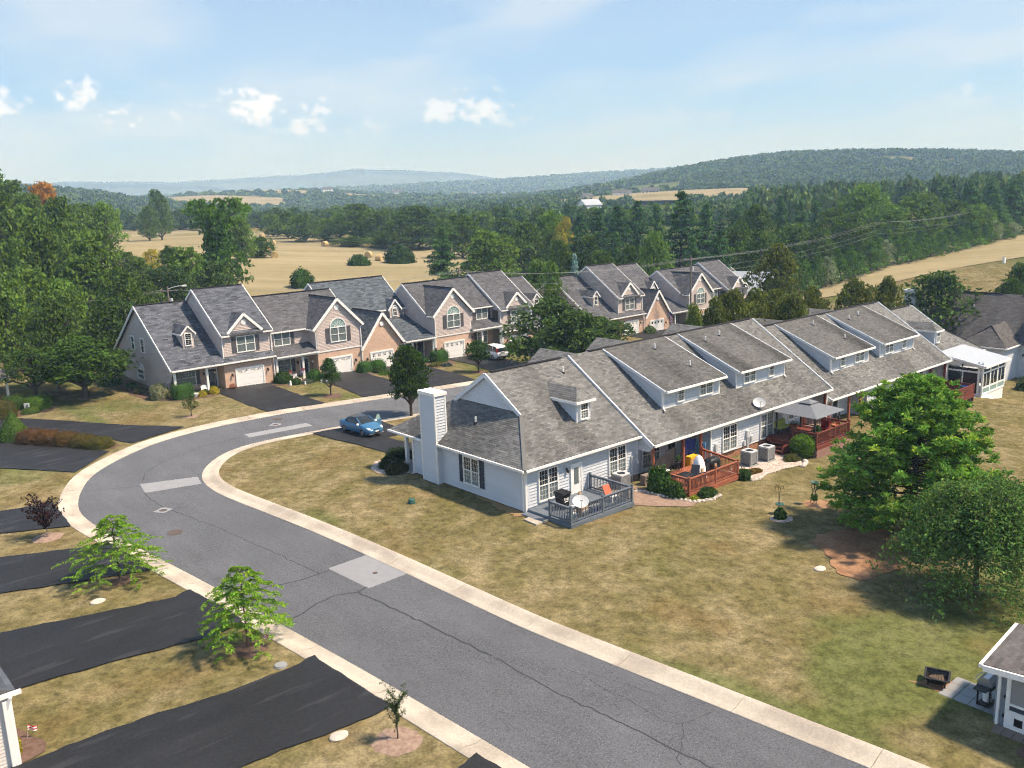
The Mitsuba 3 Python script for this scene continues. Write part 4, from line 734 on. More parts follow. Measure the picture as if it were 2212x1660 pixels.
        window(k, D, u1, 3.95, 4.84, .62, 1, 'half', (3, 6), t=.08); window(k, D, u2, 3.92, 4.86, 1.42, 2, 'half', (3, 6), t=.08)
        for X in (a, c): MB().box(X - .045, X + .045, yd - .045, yd + .05, zb, zt).put(k + '__corner_board', 'white_paint')
    for x, y in ((7.6, 4.95), (8.35, 2.3), (13.2, 4.6), (15.4, 4.9)): 
        on = 3.5 < x < 9.9 or W - 9.9 < x < W - 3.5
        z = (4.96 + (zR + .04 - 4.96) * (y - .47) / (yR - .49)) if on else zE + m * (y - yE)
        plumbing_vent(k, x, y, z)
    MB().box(.1, W - .1, 1.0, 12.6, -2, 2.6).put(k + '__core', WS)
    # cross gables of the street front, whose ridges show over the main ridge
    for x in (4.2, 10.6, 20.3) if near_ else (10.6, 19.6):
        zt = zR - .9
        roof(k, [[(x - 3.2, 13.6, zt - 2.2), (x, 13.6, zt + .05), (x, 7.2, zt + .05), (x - 3.2, 11.0, zt - 2.2)], [(x + 3.2, 13.6, zt - 2.2), (x, 13.6, zt + .05), (x, 7.2, zt + .05), (x + 3.2, 11.0, zt - 2.2)]], tone, tabs=True, seed=seed + 9, streak=0, name='cross_gable_roof')
G1 = thing('row_house', 'grey-white corner house with a tall boarded chimney', 'house', 'grey-white row houses'); push(0, 0, 0); unit_g(G1, 0, 200, True); pop()
G2 = thing('row_house', 'grey-white double house with two shed dormers behind the red deck', 'house', 'grey-white row houses'); push(9.87, 0, 0); pair_g(G2, 220, True); pop()
G3 = thing('row_house', 'grey-white double house with two shed dormers behind the big pine', 'house', 'grey-white row houses'); push(31.63, 0, -.9); pair_g(G3, 240, False); pop()
G6 = thing('row_house', 'grey-white end house with a hipped dormer behind the white sunroom', 'house', 'grey-white row houses'); push(53.4, 0, -1.95, mirror=9.87); unit_g(G6, 1, 260, False, 'grey', False); pop()
# sunroom
SR = thing('sunroom', 'white glazed sunroom with a pale grey sloping roof and sliding door', 'sunroom')
x0, x1, y0, y1, zf, zt = 54.1, 59.3, -4.0, .2, -1.85, .85
MB().box(x0 + .02, x1 - .02, y0 + .02, 0, -4.0, zf).put(SR + '__base', 'white_paint'); MB().hexa([(x, y, z) for x in (x0 - .3, x1 + .35) for y, za, zb in ((y0 - .35, zt, zt + .16), (y1, zt + .85, zt + 1.0)) for z in (za, zb)]).put(SR + '__roof', 'pale_roof')
mat('pale_roof', (.36, .40, .45), .6, .3)
b = MB(); b.box(x0 - .32, x1 + .37, y0 - .42, y0 - .3, zt - .06, zt + .14); b.put(SR + '__gutter', 'white_paint')
b = MB(); b.beam((x0 - .34, y0 - .35, zt + .06), (x0 - .34, y1, zt + .91), .07, .2); b.put(SR + '__fascia', 'white_paint')
fr = MB(front(y0))
for u in np.linspace(x0, x1, 4): fr.box(u - .1, u + .1, -.05, .05, zf, zt)
for z0_, z1_ in ((zf, zf + .18), (zf + .62, zf + .78), (zf + 2.05, zf + 2.2), (zt - .1, zt + .05)): fr.box(x0, x1, -.045, .045, z0_, z1_)
for u in np.linspace(x0, x1, 4)[:-1] + (x1 - x0) / 6: fr.box(u - .035, u + .035, -.03, .03, zf + .78, zf + 2.05)
fr.put(SR + '__front_frame', 'white_paint')
sf = MB(left(x0))
for u in (y0, y0 + .35, -.75, -.05): sf.box(u - .09, u + .09, -.05, .05, zf, zt + .5)
for z0_, z1_ in ((zf, zf + .12), (zf + 2.08, zf + 2.24), (zt - .05, zt + .35)): sf.box(y0, 0, -.04, .04, z0_, z1_)
sf.box(y0 + 1.75, y0 + 1.87, -.03, .03, zf, zf + 2.1); sf.put(SR + '__side_frame', 'white_paint')
wall(SR, [(-.75, zf), (0.1, zf), (0.1, zt + .8), (-.75, zt + .65)], left(x0 + .03), WS, WS, thick=.1, name='side_wall'); wall(SR, [(y0, zt - .02), (0, zt - .02), (0, zt + .82)], left(x0 + .03), WS, WS, thick=.1, name='side_wall')
for i in range(3):
    a, c = np.linspace(x0, x1, 4)[i] + .1, np.linspace(x0, x1, 4)[i + 1] - .1
    for z0_, z1_, kd in ((zf + .18, zf + .62, 'green_pane'), (zf + .78, zf + 2.05, 'pane'), (zf + 2.2, zt - .1, 'pane')): MB(front(y0)).box(a, c, -.012, .012, z0_, z1_).put(SR + '__pane', kd)
    MB(front(y0)).box(a, a + .25, .013, .02, zf + .8, zf + 2.03).put(SR + '__curtain', 'curtain_pane')
for a, c in ((y0 + .44, y0 + 1.75), (y0 + 1.87, -.85)): MB(left(x0)).box(a, c, -.012, .012, zf + .12, zf + 2.08).put(SR + '__pane', 'pane')
MB(left(x0)).box(y0 + .44, -.85, -.012, .012, zf + 2.24, zf + 2.5).put(SR + '__pane', 'pane'); lamp(SR, left(x0), -2.2, zf + 2.75)
b = MB(); [b.box(x0 - .2 - .0, x0 + 1.5, y0 - .3 - .3 * i, y0 - .3 * i, -2.6, zf - .2 - .2 * i) for i in range(3)]; b.put(SR + '__steps', 'white_paint', kind='stuff')
MB().box(x0 - 3.2, x0, y0 + .3, -.5, zf - .22, zf - .1).put(SR + '__landing', 'pale_grey')
# far grey house across the end of the row
FH = thing('grey_house', 'wide grey house with a white chimney beyond the end of the row', 'house')
xe, zE, xr, zR, ya, yb = 71.7, .35, 77.0, 5.0, -14.0, 9.2
roof(FH, [[(xe, ya, zE), (xe, yb, zE), (xr, yb - 0.4, zR), (xr, ya, zR)], [(2 * xr - xe, ya, zE), (2 * xr - xe, yb, zE), (xr, yb - .4, zR), (xr, ya, zR)]], 'plain', tab=(.5, .19), seed=300, streak=.3); cap(FH, (xr, 8.0, zR), (xr, 3.0, zR)); cap(FH, (xr, 1.0, zR), (xr, -12.0, zR))
roof(FH, [[(xe, yb, zE), (xe + 1.8, yb + 2.8, zE), (xe + 4, yb + 2.8, 1.6), (xr, yb - .4, zR)]], 'plain', tab=(.5, .19), seed=301, streak=.2, name='hip_roof')
wall(FH, [(-13.8, -4.2), (11, -4.2), (11, .3), (-13.8, .3)], left(xe + .4), WS, WS, name='street_wall'); MB().box(xe + .6, 2 * xr - xe - .4, -13.8, yb + 2.4, -4.5, .3).put(FH + '__core', WS)
for u in (7.0, 5.6): window(FH, left(xe + .4), u, -1.2, -.1, 1.1, 2, 'curtain_pane', (2, 4))
roof(FH, [[(67.9, 4.2, .35), (67.9, -.9, .35), (70.2, 1.65, 2.15)], [(67.9, -.9, .35), (73.5, -.9, .35), (74.2, 1.65, 2.35), (70.2, 1.65, 2.15)], [(67.9, 4.2, .35), (73.5, 4.2, .35), (74.2, 1.65, 2.35), (70.2, 1.65, 2.15)]], 'plain', tab=(.5, .19), seed=303, streak=.2, name='wing_roof'); cap(FH, (70.4, 1.65, 2.15), (72.5, 1.65, 2.25), .2)
wall(FH, [(-.6, -4.2), (3.9, -4.2), (3.9, .3), (-.6, .3)], left(68.2), WS, WS, name='wing_wall'); wall(FH, [(68.2, -4.2), (72.2, -4.2), (72.2, .3), (68.2, .3)], front(-.6), WS, WS, name='wing_wall'); MB().box(68.3, 72, -.5, 3.8, -4.4, .3).put(FH + '__wing_core', WS)
gutter(FH, (67.9, -.9, .3), (73, -.9, .3)); gutter(FH, (67.9, 4.2, .3), (67.9, -.9, .3), None, (-1, 0)); window(FH, left(68.2), 1.4, -2.0, -.4, 1.2, 2, 'curtain_pane', (2, 4)); door(FH, left(xe + .4), -2.2, -2.6, -.4, 1.0, 'white_paint'); lamp(FH, left(xe + .4), -1.2, -.9)
MB().box(72.9, 73.9, 11.4, 12.7, -3, 5.15).put(FH + '__chimney', WS); MB().box(72.8, 74, 11.3, 12.8, 5.15, 5.35).put(FH + '__chimney_cap', 'white_paint')
MB().box(xe + 1.3, xe + 5, -8.0, -1.3, 1.2, 2.75).put(FH + '__dormer', WS); roof(FH, [[(xe + .9, -8.2, 2.85), (xe + .9, -1.1, 2.85), (xe + 5, -1.1, 4.9), (xe + 5, -8.2, 4.9)]], 'plain', tab=(.5, .19), seed=304, streak=.1, name='dormer_roof'); window(FH, left(xe + 1.3), -3.3, 1.5, 2.55, 1.5, 2, 'pane', (3, 4)); trimline(FH, [((xe + .88, -8.2, 2.8), (xe + .88, -1.1, 2.8))], .08, .16, 0, 'dormer_trim')
plumbing_vent(FH, 75.3, 5.6, 3.4); plumbing_vent(FH, 76.4, -1.0, 4.5)
# house at the lower left edge: roof corner, gutter, post and boards
BL = thing('sided_house', 'corner of a tan sided house with blue-grey shingles at the lower left edge', 'house')
roof(BL, [[(-27.85, -5.35, 2.72), (-27.85, 2.2, 2.72), (-35, 2.2, 5.4), (-35, -5.35, 5.4)]], 'bluegrey', tab=(.5, .2), seed=310, streak=0); wall(BL, [(-5.3, -.4), (2, -.4), (2, 2.6), (-5.3, 2.6)], frame((-28.15, 0, 0), (0, 1, 0), (1, 0, 0)), SD, 'tan_siding', name='side_wall'); wall(BL, [(-36, -.4), (-28.15, -.4), (-28.15, 2.5), (-30.5, 3.9), (-36, 3.9)], front(-5.3), 'white_paint', 'pale_siding', name='end_wall', step=.13)
mat('pale_siding', (.62, .58, .55), .6, .3)
b = MB(); b.beam((-27.7, -5.42, 2.66), (-29.9, -5.55, 2.72), .13, .13); b.put(BL + '__gutter', 'white_paint'); MB().box(-28.3, -28.02, -5.47, -5.2, -.3, 2.5).put(BL + '__corner_post', 'white_paint'); MB().beam((-28.05, -5.5, 2.6), (-28.18, -5.42, 2.2), .1, .1).put(BL + '__downspout', 'white_paint')
# porch of the house at the left edge
LP = thing('porch', 'porch roof corner on one white column at the left edge', 'porch')
roof(LP, [[(-13.0, 60.2, 2.65), (-16.5, 54.3, 2.65), (-19.5, 58.2, 4.0), (-16.2, 63.8, 4.0)], [(-13.0, 60.2, 2.65), (-13.4, 63.5, 2.65), (-16.2, 63.8, 4.0)]], 'plain', tab=(.5, .2), seed=320, streak=0); b = MB(); b.beam((-12.98, 60.1, 2.6), (-16.5, 54.2, 2.6), .12, .2); b.put(LP + '__gutter', 'white_paint')
for x, y in ((-14.05, 58.9), (-17.6, 53.0)): b = MB(); b.lathe([(.17, 0), (.17, .12), (.13, .16), (.115, 2.35), (.15, 2.45), (.15, 2.55)], (x, y, 0), 14); b.put(LP + '__column', 'white_paint')
# screened porch at the lower right edge
PH = thing('screened_porch', 'grey screened porch with a white dog-flap door at the lower right edge', 'porch')
roof(PH, [[(-3.3, -26.55, 2.42), (.5, -26.3, 2.42), (1.0, -33, 3.0), (-3.3, -33, 3.0)]], 'plain', tab=(.35, .15), seed=330, streak=.2); b = MB(); b.beam((-3.35, -26.5, 2.36), (.5, -26.24, 2.36), .13, .13); b.beam((-3.4, -26.6, 2.34), (-3.4, -33, 2.9), .08, .2); b.put(PH + '__gutter', 'white_paint', kind='stuff')
mat('porch_siding', (.21, .25, .29), .6, .3)
L = left(-2.55); wall(PH, [(-33, -.1), (-26.75, -.1), (-26.75, 2.2), (-33, 2.2)], L, 'porch_siding', name='side_wall'); wall(PH, [(-2.5, -.1), (1, -.1), (1, 2.2), (-2.5, 2.2)], frame((0, -26.75, 0), (1, 0, 0), (0, 1, 0)), 'porch_siding', name='back_wall'); MB(L).box(-26.93, -26.84, .0, .09, 0, 2.3).put(PH + '__downspout', 'white_paint')
b = MB(L); u0, u1 = -28.12, -27.12; b.box(u0, u0 + .13, .02, .09, .05, 2.12); b.box(u1 - .13, u1, .02, .09, .05, 2.12); b.box(u0, u1, .02, .088, 2.0, 2.12); b.box(u0, u1, .02, .086, .05, .72); b.box(u0, u1, .02, .086, .9, .98); dk = b.put(PH + '__screen_door', 'white_paint'); MB(L).box(u0 + .13, u1 - .13, .03, .045, .98, 2.0).put(dk + '__screen', 'grey_paint'); MB(L).box(u0 + .13, u1 - .13, .03, .045, .72, .9).put(dk + '__vent', 'shutter_navy'); MB(L).box(u0 + .42, u0 + .68, .088, .1, .22, .5).put(dk + '__pet_flap', 'black')
for z in (.4, 1.1, 1.9): MB(L).box(u1 + .0, u1 + .06, .03, .11, z, z + .1).put(dk + '__hinge', 'black')
MB(L).box(-33, -28.3, .01, .03, .3, 2.0).put(PH + '__screen', 'pane')
# ---------------------------------------------------------------- vegetation
COL0 = {'oak': (.062, .100, .024), 'maple': (.080, .128, .028), 'light': (.092, .150, .034), 'dark': (.044, .074, .022), 'pine': (.048, .090, .034), 'yellow': (.27, .22, .03), 'orange': (.26, .13, .035), 'olive': (.078, .090, .022), 'young': (.068, .125, .028),
       'silver': (.17, .20, .13), 'spruce': (.13, .19, .20), 'cedar': (.085, .11, .022), 'tall': (.055, .105, .024), 'bright': (.090, .158, .020), 'bigpine': (.082, .150, .030), 'droop': (.058, .100, .030), 'purple': (.040, .020, .022), 'box': (.028, .062, .016), 'boxl': (.075, .125, .025), 'brown': (.125, .075, .030), 'gold': (.40, .33, .03), 'varieg': (.26, .27, .16)}
COL = {k: (min(.6, c[0] * 2.3), min(.6, c[1] * 2.35), min(.6, c[2] * 2.0)) if c[1] < .24 and k not in ('purple', 'brown') else c for k, c in COL0.items()}
def leaf_quads(c, size, rs, color, up=.35, ratio=.62, droop=0.0, var=.30, hue=None, axis=None, bend=True):
    """A leaf-sized kite at each point; colours vary from leaf to leaf."""
    n = len(c); nrm = rs.normal(size=(n, 3)); nrm[:, 2] = np.abs(nrm[:, 2]) + up; nrm /= np.linalg.norm(nrm, axis=1, keepdims=True)
    a = rs.normal(size=(n, 3)) if axis is None else axis + rs.normal(0, .25, (n, 3)); a[:, 2] -= droop
    a -= (a * nrm).sum(1, keepdims=True) * nrm; a /= np.linalg.norm(a, axis=1, keepdims=True) + 1e-9; b = np.cross(nrm, a)
    s = size * rs.uniform(.65, 1.35, n)[:, None] if np.isscalar(size) else np.asarray(size)[:, None] * rs.uniform(.7, 1.3, n)[:, None]
    fold = nrm * s * .18 if bend else 0
    v = np.stack([c - a * s * .5, c + b * s * ratio * .5 + fold, c + a * s * .5, c - b * s * ratio * .5 + fold], 1).reshape(-1, 3)
    i = np.arange(n)[:, None] * 4; f = np.hstack([i, i + 1, i + 2, i, i + 2, i + 3]).reshape(-1, 3)
    k = np.exp(rs.normal(0, var, n))[:, None] * np.asarray(color)
    k = k * np.column_stack([np.exp(rs.normal(0, .14, n)), np.ones(n), np.exp(rs.normal(0, .10, n))])
    return v, f, np.clip(np.repeat(k, 4, 0), .004, .75)
def lobes(rs, n, r0, z0, z1, shape):
    """Crown lobes: centre and radius, in units of crown radius and tree height."""
    out = []
    for i in range(n):
        t = (i + rs.uniform(.1, .9)) / n; z = z0 + (z1 - z0) * t
        R = {'round': math.sqrt(max(.05, 1 - (2 * t - .85) ** 2 * .9)), 'broad': (1 - .75 * t ** 2.2) * (.72 + .28 * min(1, t * 4)), 'cone': 1.05 * (1 - t) ** .8 + .06, 'oval': math.sqrt(max(.04, 1 - (1.9 * t - .8) ** 2)), 'tall': .62 + .38 * math.sin(t * 7 + 1)}[shape]
        a = i * 2.4 + rs.uniform(-.5, .5); d = R * rs.uniform(.35, .80)
        out.append((np.array([d * math.cos(a), d * math.sin(a), z]), r0 * rs.uniform(.7, 1.25) * (.55 + .45 * R)))
    return out
def broad_tree(seed, shape, color, nl=30, r0=.44, clumps=20, per=7, leaf=.115, z0=.12, z1=.92, zs=.45, var=.26, flat=.6, up=.4):
    """Unit tree (crown radius 1, height 1): trunk and limbs, and a crown of leaf clumps spread over many lobes."""
    rs = np.random.RandomState(seed); V, F, C, n = [], [], [], 0; tr = MB(); L = lobes(rs, nl, r0, z0, z1, shape)
    tr.tube([(0, 0, -.03), (.01, .01, z0 * .7), (.02, -.01, (z0 + z1) * .5), (0, 0, z1 * .85)], [.075, .055, .035, .01], 7)
    for c, r in L:
        if rs.rand() < .75: q = np.array([0, 0, max(z0 * .6, c[2] - .22)]); tr.tube([q, (q + c) / 2 + [0, 0, .03], c], [.026, .016, .004], 5, False)
        d = rs.normal(size=(clumps, 3)); d[:, 2] = np.abs(d[:, 2]) * .9 - .25 * rs.rand(clumps); d /= np.linalg.norm(d, axis=1, keepdims=True)
        cc = c + d * r * np.array([1, 1, zs]) * rs.uniform(.72, 1.05, (clumps, 1)); tone = np.exp(rs.normal(0, .16)) * np.exp(rs.normal(0, .14, clumps))
        p = np.repeat(cc, per, 0) + rs.normal(0, 1, (clumps * per, 3)) * r * np.array([.20, .20, .20 * zs * flat]); m = (p[:, 2] > .04) & (p[:, 2] < 1.02); p = p[m]
        v, f, k = leaf_quads(p, leaf, rs, (1, 1, 1), up=up, var=var); v = p.repeat(4, 0) + (v - p.repeat(4, 0)) * np.array([1, 1, .5])
        k = k * np.asarray(color) * np.repeat(np.repeat(tone, per)[m], 4)[:, None]
        V.append(v); F.append(f + n); C.append(k); n += len(v)
    return tr, np.vstack(V), np.vstack(F), np.clip(np.vstack(C), .004, .7)
def pine_tree(seed, color, whorls=15, leaf=.125, per=11, z0=.06, droop=.06, gap=.3, taper=.85, branches=(6, 10), var=.22):
    """Unit conifer: branches in whorls, needle clumps along each of them."""
    rs = np.random.RandomState(seed); V, F, C, n = [], [], [], 0; tr = MB(); tr.tube([(0, 0, -.03), (0, 0, .5), (0, 0, .99)], [.06, .04, .006], 7)
    for w in range(whorls):
        t = w / (whorls - 1.0); z = z0 + (.97 - z0) * t; R = ((1 - t) ** taper) * (.75 + .35 * rs.rand()) + .05
        for b in range(rs.randint(*branches)):
            if rs.rand() < gap * .35: continue
            a = rs.uniform(0, 6.283); r = R * rs.uniform(.7, 1.1); s = np.linspace(.25, 1, max(3, int(7 * r) + 2)); zz = z + .10 * r * s ** 1.5 - droop * r * 2 * s + rs.normal(0, .008, len(s))
            line = np.column_stack([r * s * math.cos(a), r * s * math.sin(a), zz]); tr.tube([(0, 0, z - .02), line[len(s) // 2], line[-1]], [.016, .01, .003], 4, False)
            q = np.repeat(line, per, 0) + rs.normal(0, 1, (len(line) * per, 3)) * np.array([.085, .085, .014]) * (.6 + .6 * r)
            v, f, k = leaf_quads(q, leaf, rs, np.asarray(color) * np.exp(rs.normal(0, .18)), up=.5, ratio=.5, var=var); v = q.repeat(4, 0) + (v - q.repeat(4, 0)) * np.array([1, 1, .45])
            V.append(v); F.append(f + n); C.append(k); n += len(v)
    return tr, np.vstack(V), np.vstack(F), np.clip(np.vstack(C), .004, .7)
PROTO = {}
def proto(sp, var, made):
    tr, v, f, c = made; k = f'prototype_{sp}_{var}'; tv, tf = tr.arr()
    scene[k] = {'type': 'shapegroup', 'crown': mikit.ply((v, f), 'leaf', color=c), 'trunk': mikit.ply((tv, tf), 'bark', smooth=True)}
    PROTO.setdefault(sp, []).append(k)
for i in range(3): proto('oak', i, broad_tree(40 + i, 'round', COL['oak'], z0=.10)); proto('maple', i, broad_tree(50 + i, 'broad', COL['maple'], z0=.10, nl=30))
for i in range(2): proto('dark', i, broad_tree(60 + i, 'round', COL['dark'], z0=.06)); proto('light', i, broad_tree(70 + i, 'round', COL['light'], z0=.08)); proto('olive', i, broad_tree(80 + i, 'oval', COL['olive'], z0=.10, nl=32, leaf=.10, per=8)); proto('pine', i, pine_tree(90 + i, COL['pine'])); proto('young', i, broad_tree(100 + i, 'cone', COL['young'], z0=.06, nl=18, clumps=14, leaf=.14))
proto('pine', 2, pine_tree(96, (.065, .14, .048), whorls=13, gap=.6, taper=.7)); proto('yellow', 0, broad_tree(110, 'round', COL['yellow'], z0=.1, nl=16)); proto('orange', 0, broad_tree(111, 'broad', COL['orange'], z0=.1)); proto('silver', 0, broad_tree(112, 'round', COL['silver'], z0=.08, nl=16)); proto('spruce', 0, pine_tree(113, COL['spruce'], whorls=16, leaf=.12, per=10, gap=0, taper=1.0, z0=.04, droop=.10, branches=(9, 12)))
proto('cedar', 0, broad_tree(114, 'cone', COL['cedar'], z0=.04, nl=34, leaf=.095)); proto('tall', 0, broad_tree(115, 'tall', COL['tall'], nl=42, z0=.14, z1=.95, r0=.48, clumps=18, zs=.28))
NAMES = {'oak': ('oak_tree', 'dark green broad tree of the woods round the houses', 'tree'), 'maple': ('maple_tree', 'mid green broad crowned tree of the woods round the houses', 'tree'), 'dark': ('round_tree', 'very dark dense round tree near the fields', 'tree'), 'light': ('light_green_tree', 'light green full crowned tree among darker ones', 'tree'), 'pine': ('pine_tree', 'dark pine with tiered branches in the belt behind the houses', 'pine'), 'yellow': ('yellowing_tree', 'small yellowing tree among green ones', 'tree'), 'orange': ('orange_tree', 'orange brown tree on the wooded slope at the left', 'tree'), 'olive': ('olive_tree', 'olive green dense tree behind the grey row houses', 'tree'), 'young': ('young_tree', 'upright young tree in the thicket along the bare hay slope', 'tree'), 'silver': ('silver_shrub', 'silvery pale shrub tree in the thicket along the hay slope', 'tree'), 'spruce': ('blue_spruce', 'silver blue spruce behind the tan houses', 'spruce'), 'cedar': ('cedar_tree', 'yellow green conical conifer by the far driveway', 'conifer'), 'tall': ('tall_tree', 'tall many tiered tree standing over the leftmost tan houses', 'tree')}
